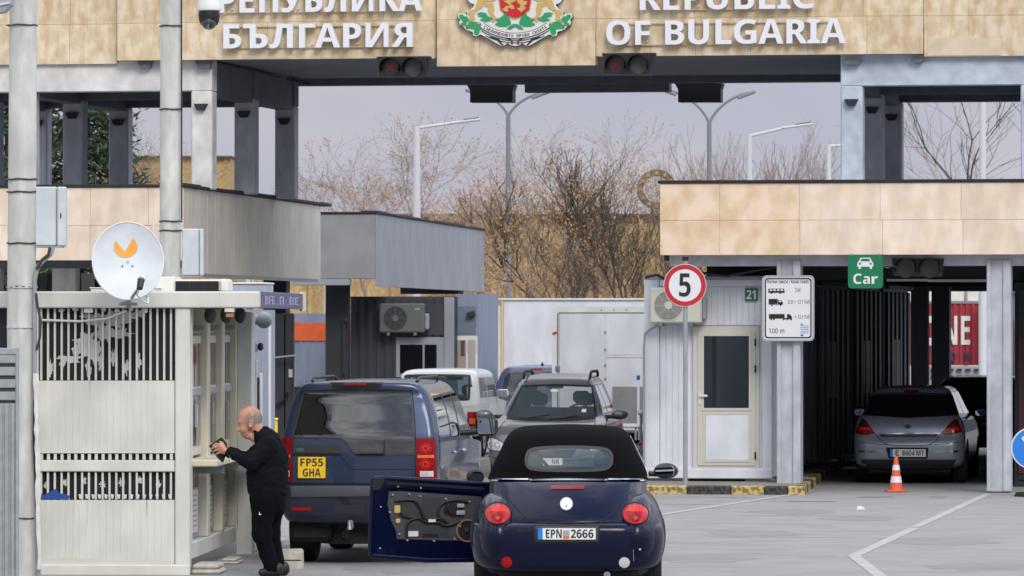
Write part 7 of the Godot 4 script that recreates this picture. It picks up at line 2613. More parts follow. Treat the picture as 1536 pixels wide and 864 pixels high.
func hatchback() -> void:
	var grey := paint("hatch_grey", c8(150, 158, 172), 0.5)
	var c := car_thing("hatchback_car", "grey hatchback waiting in the covered lane behind the traffic cone", "car", 1362, 79.6, 8.5, 100.5)
	c.gy = 725.0
	var r := c.root
	shell(c, r, "body", [[0.24, 0.70, -0.10, -4.05, 0.24, 0.5, 0.06], [0.30, 0.79, -0.02, -4.15, 0.22, 0.5, 0.06], [0.42, 0.825, 0.02, -4.2, 0.22, 0.5, 0.07], [0.58, 0.832, 0.03, -4.22, 0.22, 0.5, 0.07], [0.66, 0.832, 0.0, -4.2, 0.20, 0.5, 0.07], [0.72, 0.828, -0.04, -4.15, 0.18, 0.5, 0.07], [0.85, 0.812, -0.08, -4.0, 0.16, 0.5, 0.07], [0.94, 0.79, -0.13, -3.5, 0.15, 0.4, 0.07], [1.0, 0.755, -0.19, -3.2, 0.15, 0.3, 0.07], [1.04, 0.722, -0.24, -3.05, 0.14, 0.2, 0.07], [1.2, 0.655, -0.45, -2.75, 0.12, 0.18, 0.07], [1.36, 0.585, -0.66, -2.45, 0.10, 0.16, 0.07], [1.42, 0.53, -0.72, -2.3, 0.10, 0.16, 0.08], [1.45, 0.42, -0.85, -2.15, 0.10, 0.14, 0.08], [1.46, 0.2, -1.05, -1.95, 0.06, 0.06, 0.06]], grey)
	var gl := c.poly([1302, 592, 1362, 590, 1424, 592, 1430, 606, 1435, 618, 1436, 622, 1362, 626, 1290, 622, 1295, 608])
	patch(c, r, "rear_window", M.glass_dark, gl, 0.006)
	patch(c, r, "brake_light", M.lamp_red_deep, c.poly([1350, 584.5, 1374, 584.5, 1373, 588, 1351, 588]), 0.008)
	seam(c, r, "spoiler_edge", M.gap, pcurve(c, [1306, 591, 1362, 588.8, 1422, 591]), 0.014, 0.004)
	for q in [[1281.5, 648, 1284, 640, 1291, 626.5, 1297, 629, 1312, 649, 1299, 651.5, 1283, 650.5], [1411, 649, 1427, 629, 1434, 626.5, 1440, 640, 1442, 646, 1430, 650.5, 1418, 651]]:
		var lamp := patch(c, r, "tail_lamp", M.lamp_red_deep, c.poly(q), 0.010)
		var left: bool = q[0] < 1300
		patch(c, lamp, "lamp_smoked", M.lens_dark, c.poly([1286, 638, 1291, 628, 1296, 631, 1300, 638] if left else [1423, 637, 1428, 630, 1434, 628, 1438, 638]), 0.014)
		patch(c, lamp, "lamp_clear", M.lamp_pink, c.poly([1288, 640, 1303, 640, 1306, 644, 1287, 644] if left else [1420, 640, 1437, 640, 1438, 644, 1417, 644]), 0.014)
	patch(c, r, "chrome_bar", M.chrome, c.poly([1318, 649.5, 1362, 648, 1409, 648, 1405, 653, 1362, 654, 1322, 654]), 0.022)
	patch(c, r, "lower_lid", mat("hatch_light", c8(150, 158, 170), 0.3, {metal = 0.5, coat = 1.0}), c.poly([1320, 654.5, 1362, 655, 1405, 654, 1396, 661, 1362, 663.5, 1330, 661]), 0.006)
	var bd := patch(c, r, "badge", M.chrome, ell(c, 1361, 638.5, 4.4, 3.2, 20), 0.012)
	seam(c, bd, "badge_wing", M.chrome, pcurve(c, [1354, 637, 1361, 638.5, 1368, 638.5]), 0.015, 0.014)
	seam(c, r, "panel_gap", M.gap, pcurve(c, [1312, 650, 1324, 662, 1336, 666, 1362, 667, 1390, 666, 1402, 661, 1411, 650]), 0.009, 0.003)
	seam(c, r, "panel_gap", M.gap, pcurve(c, [1280, 661, 1310, 664.5, 1336, 666]), 0.007, 0.003)
	seam(c, r, "panel_gap", M.gap, pcurve(c, [1443, 661, 1414, 664.5, 1390, 666]), 0.007, 0.003)
	patch(c, r, "bumper_strip", M.chrome, c.poly([1286, 674.5, 1324, 675, 1324, 678, 1288, 677.5]), 0.010)
	patch(c, r, "bumper_strip", M.chrome, c.poly([1400, 675, 1437, 674, 1436, 677, 1400, 678]), 0.010)
	patch(c, r, "plate_recess", M.gap, c.poly([1329, 670, 1393, 670, 1391, 687, 1333, 687]), 0.004)
	var pp := c.P(1362, 678.2)
	plate(c, r, Vector3(pp.x, pp.y, c.rz(pp.x, pp.y) + 0.008), 0.54, 0.122, 0.02, [["E", -0.185, -0.04, -0.135, 0.04], ["8604", -0.085, -0.04, 0.10, 0.04], ["MT", 0.125, -0.04, 0.245, 0.04]], M.plate_white, true)
	patch(c, r, "valance", M.black_trim, c.poly([1290, 688, 1434, 688, 1428, 700, 1296, 700]), 0.006)
	for s in [-1, 1]:
		patch(c, r, "side_window", M.glass_dark, PackedVector2Array([Vector2(-0.62, 1.05), Vector2(-1.5, 1.03), Vector2(-1.5, 1.36), Vector2(-0.86, 1.36)]), 0.004, s)
		patch(c, r, "side_window", M.glass_dark, PackedVector2Array([Vector2(-1.58, 1.03), Vector2(-2.75, 1.02), Vector2(-2.3, 1.36), Vector2(-1.58, 1.36)]), 0.004, s)
		var m := Node3D.new()
		m.name = "door_mirror"
		r.add_child(m, true)
		var b := MB.new()
		var mp := Vector3(0.93 * s, 1.03, -2.55)
		b.ball(mp, Vector3(0.12, 0.075, 0.09), 18, 12)
		b.cyl(Vector3(0.74 * s, 1.0, -2.55), mp, 0.03, 0.03, 8)
		part(m, "housing", b, M.plastic_black)
		b = MB.new()
		b.xf = Transform3D(Basis.IDENTITY, mp + Vector3(0, 0, 0.075))
		b.prism(rrect(-0.08, -0.05, 0.08, 0.05, 0.04), 0.0, 0.012)
		part(m, "mirror", b, M.mirror_glass)
	seam(c, r, "bright_trim", M.chrome, PackedVector2Array([Vector2(-0.5, 1.04), Vector2(-0.85, 1.38), Vector2(-2.2, 1.39)]), 0.02, 0.005, 1)
	for z in [-1.54, -2.5]: seam(c, r, "panel_gap", M.gap, PackedVector2Array([Vector2(z, 0.35), Vector2(z, 1.0)]), 0.01, 0.003, 1)
	var b := MB.new(); b.cyl(Vector3(0.0, 1.455, -1.1), Vector3(0.0, 1.75, -0.9), 0.006, 0.003, 6)
	part(r, "aerial", b, M.plastic_black)
	b = MB.new(); b.box(Vector3(-0.62, 0.15, -3.9), Vector3(0.62, 0.3, -0.2), 0.03)
	part(r, "underbody", b, M.gap)
	for x in [-0.72, 0.72]:
		wheel(r, Vector3(x, 0.32, -0.85), 0.32, 0.21, M.rim_alloy)
		wheel(r, Vector3(x, 0.32, -3.45), 0.32, 0.21, M.rim_alloy)
		for z in [-0.85, -3.45]:
			var arch := PackedVector2Array()
			for k in 19: arch.append(Vector2(z + cos(PI * k / 18) * 0.37, 0.28 + sin(PI * k / 18) * 0.38))
			patch(c, r, "wheel_arch", M.gap, arch, 0.004, int(signf(x)))

func offroader() -> void:
	var white := paint("offroader_white", c8(214, 216, 214), 0.0)
	var c := car_thing("offroad_car", "small boxy white off-road car ahead of the dark blue estate car", "car", 656, 95.0, 8.0, 84.2)
	var r := c.root
	var gl := pcurve(c, [605, 581, 605.5, 567, 610, 563.6, 655, 563, 699, 563.6, 703, 567, 703.5, 581, 703, 595.5, 699, 599, 655, 599.5, 610, 599, 605.5, 595.5, 605, 581], 3)
	gl.remove_at(gl.size() - 1)
	var ws := PackedVector2Array([Vector2(-0.62, 1.08), Vector2(0.62, 1.08), Vector2(0.56, 1.44), Vector2(-0.56, 1.44)])
	shell(c, r, "body", [[0.38, 0.70, -0.06, -3.6, 0.10, 0.2, 0.03], [0.45, 0.735, 0.0, -3.65, 0.10, 0.2, 0.03], [0.75, 0.745, 0.01, -3.7, 0.10, 0.2, 0.03], [0.95, 0.745, 0.0, -3.7, 0.10, 0.2, 0.03], [1.0, 0.742, -0.01, -3.0, 0.10, 0.15, 0.03], [1.04, 0.738, -0.02, -2.6, 0.10, 0.12, 0.03], [1.3, 0.71, -0.08, -2.38, 0.10, 0.12, 0.03], [1.46, 0.685, -0.12, -2.25, 0.11, 0.12, 0.04], [1.52, 0.645, -0.15, -2.18, 0.14, 0.14, 0.05], [1.56, 0.55, -0.22, -2.05, 0.18, 0.14, 0.06], [1.578, 0.36, -0.4, -1.9, 0.14, 0.12, 0.06], [1.582, 0.12, -0.7, -1.6, 0.05, 0.05, 0.03]], white, [[gl, -0.4, 0.2], [ws, -2.8, -2.1]], 0.012)
	var gm := patch(c, r, "rear_window", mat("glass_green", c8(60, 88, 84), 0.02, {alpha = 0.5}), gl, 0.0)
	seam(c, gm, "window_seal", M.plastic_black, gl, 0.04, 0.006, 0, true)
	for q in [[701.5, 618, 716, 617.5, 716.5, 641.5, 701.5, 641.5], [596.5, 617.5, 611, 618, 611, 641.5, 596, 641.5]]:
		var lamp := patch(c, r, "tail_lamp", M.lamp_red_deep, c.poly(q), 0.016)
		var x: float = minf(q[0], q[6])
		patch(c, lamp, "lamp_red", M.lamp_red, c.poly([x + 1, 619, x + 13, 619, x + 13, 626, x + 1, 626]), 0.020)
		patch(c, lamp, "lamp_amber", M.lamp_amber, c.poly([x + 3, 627, x + 12, 627, x + 12, 636, x + 3, 636]), 0.020)
	for s in [-1, 1]:
		patch(c, r, "side_window", M.glass_win, PackedVector2Array([Vector2(-0.28, 1.06), Vector2(-1.15, 1.06), Vector2(-1.15, 1.42), Vector2(-0.34, 1.42)]), 0.004, s)
		patch(c, r, "side_window", M.glass_win, PackedVector2Array([Vector2(-1.25, 1.06), Vector2(-2.35, 1.06), Vector2(-2.12, 1.42), Vector2(-1.25, 1.42)]), 0.004, s)
		var b := MB.new()
		var mp := Vector3(0.86 * s, 1.12, -2.2)
		b.box(mp + Vector3(-0.11, -0.07, -0.05), mp + Vector3(0.11, 0.07, 0.04), 0.03)
		var m := part(r, "door_mirror", b, white)
		b = MB.new(); b.box(mp + Vector3(-0.09, -0.055, 0.0405), mp + Vector3(0.09, 0.055, 0.046))
		part(m, "mirror", b, M.mirror_glass)
	seam(c, r, "panel_gap", M.gap, PackedVector2Array([Vector2(-1.2, 0.45), Vector2(-1.2, 1.04)]), 0.012, 0.003, 1)
	seam(c, r, "panel_gap", M.galv, pcurve(c, [600, 610, 655, 611, 712, 610]), 0.008, 0.002)
	var b := MB.new(); b.box(Vector3(-0.78, 0.42, -0.02), Vector3(0.78, 0.56, 0.10), 0.04)
	part(r, "bumper", b, M.black_trim)
	var pp := c.P(656, 636)
	plate(c, r, Vector3(0, 0.72, c.rz(0, 0.72) + 0.006), 0.52, 0.112, 0.0, [], M.plate_white, true)
	seats(r, -1.5, 0.55, M.seat_cloth, 0.5)
	b = MB.new(); b.box(Vector3(-0.6, 0.85, -2.35), Vector3(0.6, 1.02, -2.05), 0.03)
	part(r, "dashboard", b, M.black_trim)
	b = MB.new(); b.box(Vector3(-0.15, 1.36, -2.14), Vector3(0.15, 1.42, -2.11), 0.01)
	part(r, "rear_view_mirror", b, M.plastic_black)
	for x in [-0.65, 0.65]:
		wheel(r, Vector3(x, 0.34, -0.75), 0.34, 0.19, M.galv)
		wheel(r, Vector3(x, 0.34, -2.95), 0.34, 0.19, M.galv)

func people_carrier() -> void:
	var grey := paint("carrier_grey", c8(110, 112, 120), 0.45)
	var c := car_thing("people_carrier", "grey people carrier facing the camera between the convertible and the white trucks", "car", 818, 78.4, 5.0, 101.5)
	c.gy = 480 + EYE * 102.0
	var r := c.root
	# here the near end is the front
	var q := 100.0
	c.s = 99.0; c.gy = 722.5; c.cx = 818
	var ws := c.poly([752, 622, 768, 578.5, 820, 576.5, 872, 578.5, 884, 622, 850, 624.5, 818, 625, 786, 624.5])
	var rw := PackedVector2Array([Vector2(-0.52, 1.10), Vector2(0.52, 1.10), Vector2(0.46, 1.46), Vector2(-0.46, 1.46)])
	var lv := [[0.20, 0.74, -0.12, -4.2, 0.4, 0.2, 0.12], [0.28, 0.83, -0.02, -4.3, 0.42, 0.2, 0.14], [0.45, 0.875, 0.02, -4.35, 0.42, 0.2, 0.15], [0.62, 0.885, 0.0, -4.36, 0.40, 0.2, 0.16], [0.74, 0.882, -0.08, -4.36, 0.36, 0.2, 0.16], [0.84, 0.865, -0.28, -4.35, 0.30, 0.2, 0.14], [0.92, 0.84, -0.58, -4.34, 0.25, 0.18, 0.10], [0.985, 0.79, -0.95, -4.33, 0.22, 0.16, 0.08], [1.02, 0.755, -1.05, -4.32, 0.20, 0.15, 0.10], [1.2, 0.69, -1.36, -4.28, 0.18, 0.14, 0.12], [1.44, 0.585, -1.78, -4.2, 0.15, 0.14, 0.13], [1.53, 0.545, -1.98, -4.12, 0.14, 0.14, 0.13], [1.59, 0.49, -2.2, -4.0, 0.13, 0.14, 0.13], [1.625, 0.36, -2.5, -3.8, 0.12, 0.12, 0.1], [1.635, 0.15, -2.8, -3.5, 0.05, 0.05, 0.05]]
	shell(c, r, "body", lv, grey, [[ws, -2.4, -0.9], [rw, -4.6, -4.0]], 0.012)
	var wm := patch(c, r, "windscreen", mat("glass_screen", c8(100, 112, 122), 0.02, {alpha = 0.34}), ws, 0.001)
	seam(c, wm, "windscreen_seal", M.plastic_black, ws, 0.028, 0.007, 0, true)
	patch(c, wm, "toll_sticker", M.paper, c.poly([862, 611.5, 868.5, 611.5, 868.5, 616, 862, 616]), 0.004)
	patch(c, wm, "mirror_sticker", M.paper, c.poly([812.5, 583.5, 823.5, 583.5, 823.5, 586, 812.5, 586]), 0.004)
	# black edge at the foot of the screen with the wipers
	patch(c, r, "scuttle", M.plastic_black, c.poly([753, 621, 786, 623.5, 818, 624, 850, 623.5, 883, 621, 884, 626, 850, 628.5, 818, 629, 786, 628.5, 752, 626]), 0.006)
	for p in [[770, 626, 815, 619], [815, 626.5, 858, 621]]:
		var b := MB.new()
		var a := c.P(p[0], p[1])
		var e := c.P(p[2], p[3])
		b.tube([Vector3(a.x, a.y, c.rz(a.x, a.y) + 0.03), Vector3(e.x, e.y, c.rz(e.x, e.y) + 0.025)], 0.009, 6)
		part(wm, "wiper", b, M.plastic_black)
	for q2 in [[729.5, 657, 733, 652.5, 745, 654, 756.5, 661, 753, 670.5, 736, 670, 730, 667], [906.5, 657, 903, 652.5, 891, 654, 879.5, 661, 883, 670.5, 900, 670, 906, 667]]:
		var lamp := patch(c, r, "headlight", M.lamp_clear, c.poly(q2), 0.016)
		var lx: float = 746.0 if q2[0] < 800 else 890.0
		patch(c, lamp, "reflector", M.chrome, ell(c, lx, 662.5, 5.5, 5.5, 18), 0.020)
		patch(c, lamp, "bulb", M.plate_white, ell(c, lx, 662.5, 2.2, 2.2, 12), 0.024)
		seam(c, lamp, "lamp_seal", M.gap, c.poly(q2), 0.02, 0.006, 0, true)
	seam(c, r, "bonnet_gap", M.gap, pcurve(c, [752, 628, 746, 640, 741, 652]), 0.010, 0.003)
	seam(c, r, "bonnet_gap", M.gap, pcurve(c, [884, 628, 890, 640, 895, 652]), 0.010, 0.003)
	patch(c, r, "grille", M.plastic_black, c.poly([772, 668, 864, 668, 856, 680, 780, 680]), 0.006)
	patch(c, r, "lower_grille", M.plastic_black, c.poly([764, 694, 872, 694, 866, 708, 770, 708]), 0.006)
	seam(c, r, "bumper_gap", M.gap, pcurve(c, [730, 680, 770, 684, 818, 685, 866, 684, 906, 680]), 0.01, 0.003)
	plate(c, r, Vector3(0, 0.37, c.rz(0, 0.37) + 0.02), 0.52, 0.112, 0.0, [["NK", 0.10, -0.035, 0.21, 0.035]], M.plate_white, true)
	for s in [-1, 1]:
		patch(c, r, "side_window", M.glass_dark, PackedVector2Array([Vector2(-1.55, 1.06), Vector2(-2.55, 1.06), Vector2(-2.55, 1.46), Vector2(-2.12, 1.46)]), 0.004, s)
		patch(c, r, "side_window", M.glass_dark, PackedVector2Array([Vector2(-2.65, 1.06), Vector2(-3.5, 1.06), Vector2(-3.5, 1.46), Vector2(-2.65, 1.46)]), 0.004, s)
		seam(c, r, "window_line", M.chrome, PackedVector2Array([Vector2(-1.5, 1.04), Vector2(-2.1, 1.49), Vector2(-3.6, 1.49)]), 0.018, 0.006, s)
		for z in [-1.45, -2.6]: seam(c, r, "panel_gap", M.gap, PackedVector2Array([Vector2(z, 0.4), Vector2(z, 1.04)]), 0.012, 0.003, s)
		var m := Node3D.new()
		m.name = "door_mirror"
		r.add_child(m, true)
		var b := MB.new()
		var mp := Vector3(1.02 * s - 0.04, 1.03, -1.72)
		b.ball(mp, Vector3(0.125, 0.075, 0.09), 20, 12)
		part(m, "housing", b, grey)
		b = MB.new(); b.cyl(Vector3(0.76 * s, 1.0, -1.72), mp + Vector3(0, -0.03, 0), 0.03, 0.03, 8)
		part(m, "stalk", b, M.plastic_black)
		# roof rails with raised feet
		b = MB.new()
		b.tube([Vector3(0.50 * s, 1.57, -2.15), Vector3(0.505 * s, 1.64, -2.24), Vector3(0.505 * s, 1.67, -2.4), Vector3(0.505 * s, 1.67, -3.6), Vector3(0.50 * s, 1.6, -3.85)], 0.022, 8)
		part(r, "roof_rail", b, M.black_trim)
	# cabin
	seats(r, -2.45, 0.55, M.seat_cloth, 0.6)
	seats(r, -3.4, 0.55, M.seat_cloth, 0.55)
	var b := MB.new(); b.box(Vector3(-0.7, 0.80, -1.9), Vector3(0.7, 1.0, -1.35), 0.06)
	part(r, "dashboard", b, M.black_trim)
	b = MB.new()
	ring_tube(b, Transform3D(Basis(Vector3.RIGHT, 0.4), Vector3(0.36, 1.02, -1.95)), 0.18, 0.016)
	part(r, "steering_wheel", b, M.plastic_black)
	b = MB.new(); b.box(Vector3(-0.12, 1.42, -1.92), Vector3(0.12, 1.48, -1.89), 0.012)
	part(r, "rear_view_mirror", b, M.plastic_black)
	b = MB.new(); b.box(Vector3(-0.62, 0.16, -4.1), Vector3(0.62, 0.3, -0.3), 0.03)
	part(r, "underbody", b, M.gap)
	for x in [-0.76, 0.76]:
		wheel(r, Vector3(x, 0.31, -0.85), 0.31, 0.2, M.rim_alloy)
		wheel(r, Vector3(x, 0.31, -3.5), 0.31, 0.2, M.rim_alloy)
		for z in [-0.85, -3.5]:
			var arch := PackedVector2Array()
			for k in 19: arch.append(Vector2(z + cos(PI * k / 18) * 0.36, 0.28 + sin(PI * k / 18) * 0.37))
			patch(c, r, "wheel_arch", M.gap, arch, 0.004, int(signf(x)))

func far_cars() -> void:
	# van-like car ahead of the off-roader
	var bl := paint("far_blue", c8(84, 97, 124), 0.4)
	var c := car_thing("family_car", "blue family car, dark rear window half hidden by the grey people carrier", "car", 803, 103.0, 5.0, 77.7)
	var r := c.root
	shell(c, r, "body", [[0.25, 0.72, -0.08, -4.2, 0.2, 0.4, 0.05], [0.35, 0.82, 0.0, -4.3, 0.2, 0.4, 0.05], [0.6, 0.85, 0.02, -4.35, 0.2, 0.4, 0.05], [0.95, 0.84, -0.04, -4.3, 0.18, 0.4, 0.05], [1.02, 0.83, -0.06, -3.3, 0.16, 0.3, 0.05], [1.3, 0.75, -0.2, -2.9, 0.15, 0.2, 0.06], [1.48, 0.66, -0.3, -2.6, 0.15, 0.2, 0.07], [1.54, 0.56, -0.36, -2.4, 0.15, 0.2, 0.08], [1.565, 0.4, -0.5, -2.2, 0.12, 0.14, 0.08], [1.575, 0.15, -0.8, -1.9, 0.05, 0.05, 0.05]], bl)
	patch(c, r, "rear_window", M.glass_dark, c.poly([749, 600, 755, 566, 762, 558, 803, 556.5, 846, 558, 852, 566, 857, 600]), 0.006)
	for q in [[738, 600, 746, 601, 746, 630, 739, 630], [860, 601, 868, 600, 867, 630, 860, 630]]:
		patch(c, r, "tail_lamp", M.lamp_red_deep, c.poly(q), 0.01)
	patch(c, r, "brake_light", M.lamp_red_deep, c.poly([794, 552.5, 812, 552.5, 812, 555, 794, 555]), 0.008)
	var b := MB.new(); b.cyl(Vector3(0.08, 1.57, -0.7), Vector3(0.08, 1.62, -0.65), 0.03, 0.015, 8)
	part(r, "aerial", b, M.plastic_black)
	b = MB.new(); b.box(Vector3(-0.84, 0.4, -0.05), Vector3(0.84, 0.55, 0.05), 0.03)
	part(r, "bumper", b, M.black_trim)
	for x in [-0.72, 0.72]:
		wheel(r, Vector3(x, 0.32, -0.8), 0.32, 0.2, M.rim_alloy)
		wheel(r, Vector3(x, 0.32, -3.4), 0.32, 0.2, M.rim_alloy)
	# black car further along the covered lane
	var bk := paint("far_black", c8(22, 23, 27), 0.1)
	c = car_thing("black_car", "black car further along the covered lane, ahead of the grey hatchback", "car", 1466, 93.0, 9.8, 86.0)
	r = c.root
	shell(c, r, "body", [[0.22, 0.75, -0.08, -4.2, 0.2, 0.4, 0.05], [0.32, 0.84, 0.0, -4.3, 0.2, 0.4, 0.05], [0.6, 0.87, 0.02, -4.35, 0.2, 0.4, 0.05], [0.92, 0.85, -0.04, -4.3, 0.18, 0.4, 0.05], [1.0, 0.83, -0.1, -3.3, 0.16, 0.3, 0.05], [1.25, 0.74, -0.35, -2.9, 0.15, 0.2, 0.06], [1.4, 0.64, -0.5, -2.6, 0.15, 0.2, 0.07], [1.45, 0.54, -0.6, -2.4, 0.15, 0.2, 0.08], [1.47, 0.15, -1.0, -1.9, 0.05, 0.05, 0.05]], bk)
	patch(c, r, "rear_window", M.glass_dark, c.poly([1412, 603, 1420, 577, 1466, 572, 1512, 577, 1520, 603]), 0.006)
	seam(c, r, "chrome_line", M.steel, pcurve(c, [1440, 625, 1466, 627, 1492, 625]), 0.02, 0.008)
	patch(c, r, "pale_bumper_strip", M.aluminium, c.poly([1400, 681, 1532, 681, 1532, 692, 1400, 692]), 0.01)
	for q in [[1393, 607, 1408, 609, 1408, 622, 1394, 622], [1524, 609, 1538, 607, 1538, 622, 1524, 622]]:
		patch(c, r, "tail_lamp", M.lamp_red_deep, c.poly(q), 0.01)
	for x in [-0.74, 0.74]:
		wheel(r, Vector3(x, 0.32, -0.8), 0.32, 0.2, M.rim_alloy)
		wheel(r, Vector3(x, 0.32, -3.4), 0.32, 0.2, M.rim_alloy)

# ---- figures: tapered bones melted together and skinned with surface nets
class Field:
	var lo: Vector3
	var cell: float
	var nx: int
	var ny: int
	var nz: int
	var acc: PackedFloat32Array
	var k: float
	func _init(a: Vector3, b: Vector3, c: float, kk: float) -> void:
		lo = a; cell = c; k = kk
		nx = int(ceil((b.x - a.x) / c)) + 1
		ny = int(ceil((b.y - a.y) / c)) + 1
		nz = int(ceil((b.z - a.z) / c)) + 1
		acc.resize(nx * ny * nz)
		acc.fill(0.0)
	# zs widens the bone across the body
	func bone(a: Vector3, b: Vector3, ra: float, rb: float, zs := 1.0) -> void:
		var m := 4.0 / k
		var r := maxf(ra, rb)
		var l := Vector3(minf(a.x, b.x) - r - m, minf(a.y, b.y) - r - m, minf(a.z, b.z) - (r + m) * zs)
		var h := Vector3(maxf(a.x, b.x) + r + m, maxf(a.y, b.y) + r + m, maxf(a.z, b.z) + (r + m) * zs)
		var i0 := maxi(0, int((l.x - lo.x) / cell)); var i1 := mini(nx - 1, int((h.x - lo.x) / cell) + 1)
		var j0 := maxi(0, int((l.y - lo.y) / cell)); var j1 := mini(ny - 1, int((h.y - lo.y) / cell) + 1)
		var k0 := maxi(0, int((l.z - lo.z) / cell)); var k1 := mini(nz - 1, int((h.z - lo.z) / cell) + 1)
		var ab := b - a
		ab.z /= zs
		var inv := 1.0 / maxf(ab.length_squared(), 1e-9)
		for z in range(k0, k1 + 1):
			for y in range(j0, j1 + 1):
				var o := (z * ny + y) * nx
				for x in range(i0, i1 + 1):
					var p := lo + Vector3(x, y, z) * cell - a
					p.z /= zs
					var t := clampf(p.dot(ab) * inv, 0.0, 1.0)
					acc[o + x] += exp(-k * ((p - ab * t).length() - lerpf(ra, rb, t)))
	func ball(c: Vector3, r: Vector3, bs := Basis.IDENTITY) -> void:
		var m := 4.0 / k + maxf(r.x, maxf(r.y, r.z))
		var i0 := maxi(0, int((c.x - m - lo.x) / cell)); var i1 := mini(nx - 1, int((c.x + m - lo.x) / cell) + 1)
		var j0 := maxi(0, int((c.y - m - lo.y) / cell)); var j1 := mini(ny - 1, int((c.y + m - lo.y) / cell) + 1)
		var k0 := maxi(0, int((c.z - m - lo.z) / cell)); var k1 := mini(nz - 1, int((c.z + m - lo.z) / cell) + 1)
		var it := bs.transposed()
		for z in range(k0, k1 + 1):
			for y in range(j0, j1 + 1):
				var o := (z * ny + y) * nx
				for x in range(i0, i1 + 1):
					var p := it * (lo + Vector3(x, y, z) * cell - c)
					var q := p / r
					var l := q.length()
					var d := -minf(r.x, minf(r.y, r.z))
					if l > 0.01: d = l * (l - 1.0) / maxf((q / r).length(), 1e-5)
					acc[o + x] += exp(-k * d)
	func cut(c: Vector3, n: Vector3) -> void:
		# keep what lies on the side that n points to
		for z in nz:
			for y in ny:
				var o := (z * ny + y) * nx
				for x in nx:
					var d := -(lo + Vector3(x, y, z) * cell - c).dot(n)
					var f := minf(acc[o + x], exp(-k * d))
					acc[o + x] = f
	func skin(b: MB, noise: FastNoiseLite = null, amp := 0.0, stretch := Vector3.ONE) -> void:
		var f := PackedFloat32Array()
		f.resize(acc.size())
		for i in acc.size(): f[i] = (-log(acc[i]) / k) if acc[i] > 1e-30 else 1.0
		var ids := {}
		var sy := nx
		var sz := nx * ny
		var corner := [0, 1, sy, sy + 1, sz, sz + 1, sz + sy, sz + sy + 1]
		for z in nz - 1:
			for y in ny - 1:
				var o := z * sz + y * sy
				for x in nx - 1:
					var i := o + x
					var neg := 0
					for c in corner:
						if f[i + c] < 0.0: neg += 1
					if neg == 0 or neg == 8: continue
					var s := Vector3.ZERO
					var n := 0
					for e in [[0, 1], [2, 3], [4, 5], [6, 7], [0, 2], [1, 3], [4, 6], [5, 7], [0, 4], [1, 5], [2, 6], [3, 7]]:
						var fa := f[i + corner[e[0]]]
						var fb := f[i + corner[e[1]]]
						if (fa < 0.0) == (fb < 0.0): continue
						var t := fa / (fa - fb)
						var pa := Vector3(e[0] & 1, (e[0] >> 1) & 1, (e[0] >> 2) & 1)
						var pb := Vector3(e[1] & 1, (e[1] >> 1) & 1, (e[1] >> 2) & 1)
						s += pa.lerp(pb, t)
						n += 1
					var q := s / n
					var g := Vector3(
						lerpf(f[i + 1] - f[i], f[i + sz + sy + 1] - f[i + sz + sy], 0.5),
						lerpf(f[i + sy] - f[i], f[i + sz + sy + 1] - f[i + sz + 1], 0.5),
						lerpf(f[i + sz] - f[i], f[i + sz + sy + 1] - f[i + sy + 1], 0.5))
					var p := lo + (Vector3(x, y, z) + q) * cell
					var nn := g.normalized()
					if noise:
						var h := 0.012
						var ps := p * stretch
						var n0 := noise.get_noise_3dv(ps)
						p += nn * n0 * amp
						var gr := Vector3(noise.get_noise_3dv(ps + Vector3(h, 0, 0)) - n0, noise.get_noise_3dv(ps + Vector3(0, h, 0)) - n0, noise.get_noise_3dv(ps + Vector3(0, 0, h)) - n0) / h * stretch
						nn = (nn - (gr - nn * gr.dot(nn)) * amp).normalized()
					ids[i] = b.put(p, nn)
		for i in ids:
			var x: int = i % nx
			var y: int = (i / nx) % ny
			var z: int = i / sz
			var a := f[i] < 0.0
			for ax in 3:
				var st: int = [1, sy, sz][ax]
				var u: int = [sy, sz, 1][ax]
				var w: int = [sz, 1, sy][ax]
				var cu: int = [y, z, x][ax]
				var cw: int = [z, x, y][ax]
				if cu == 0 or cw == 0: continue
				if (f[i + st] < 0.0) == a: continue
				if not (ids.has(i - u) and ids.has(i - w) and ids.has(i - u - w)): continue
				var p0: int = ids[i - u - w]
				var p1: int = ids[i - w]
				var p2: int = ids[i]
				var p3: int = ids[i - u]
				if a:
					b.face(p0, p1, p2); b.face(p0, p2, p3)
				else:
					b.face(p0, p2, p1); b.face(p0, p3, p2)

const PD := 51.0
var person_base := Vector3.ZERO
func J(px: float, py: float, dz := 0.0) -> Vector3:
	return at(px, py, PD) + Vector3(0, 0, dz) - person_base

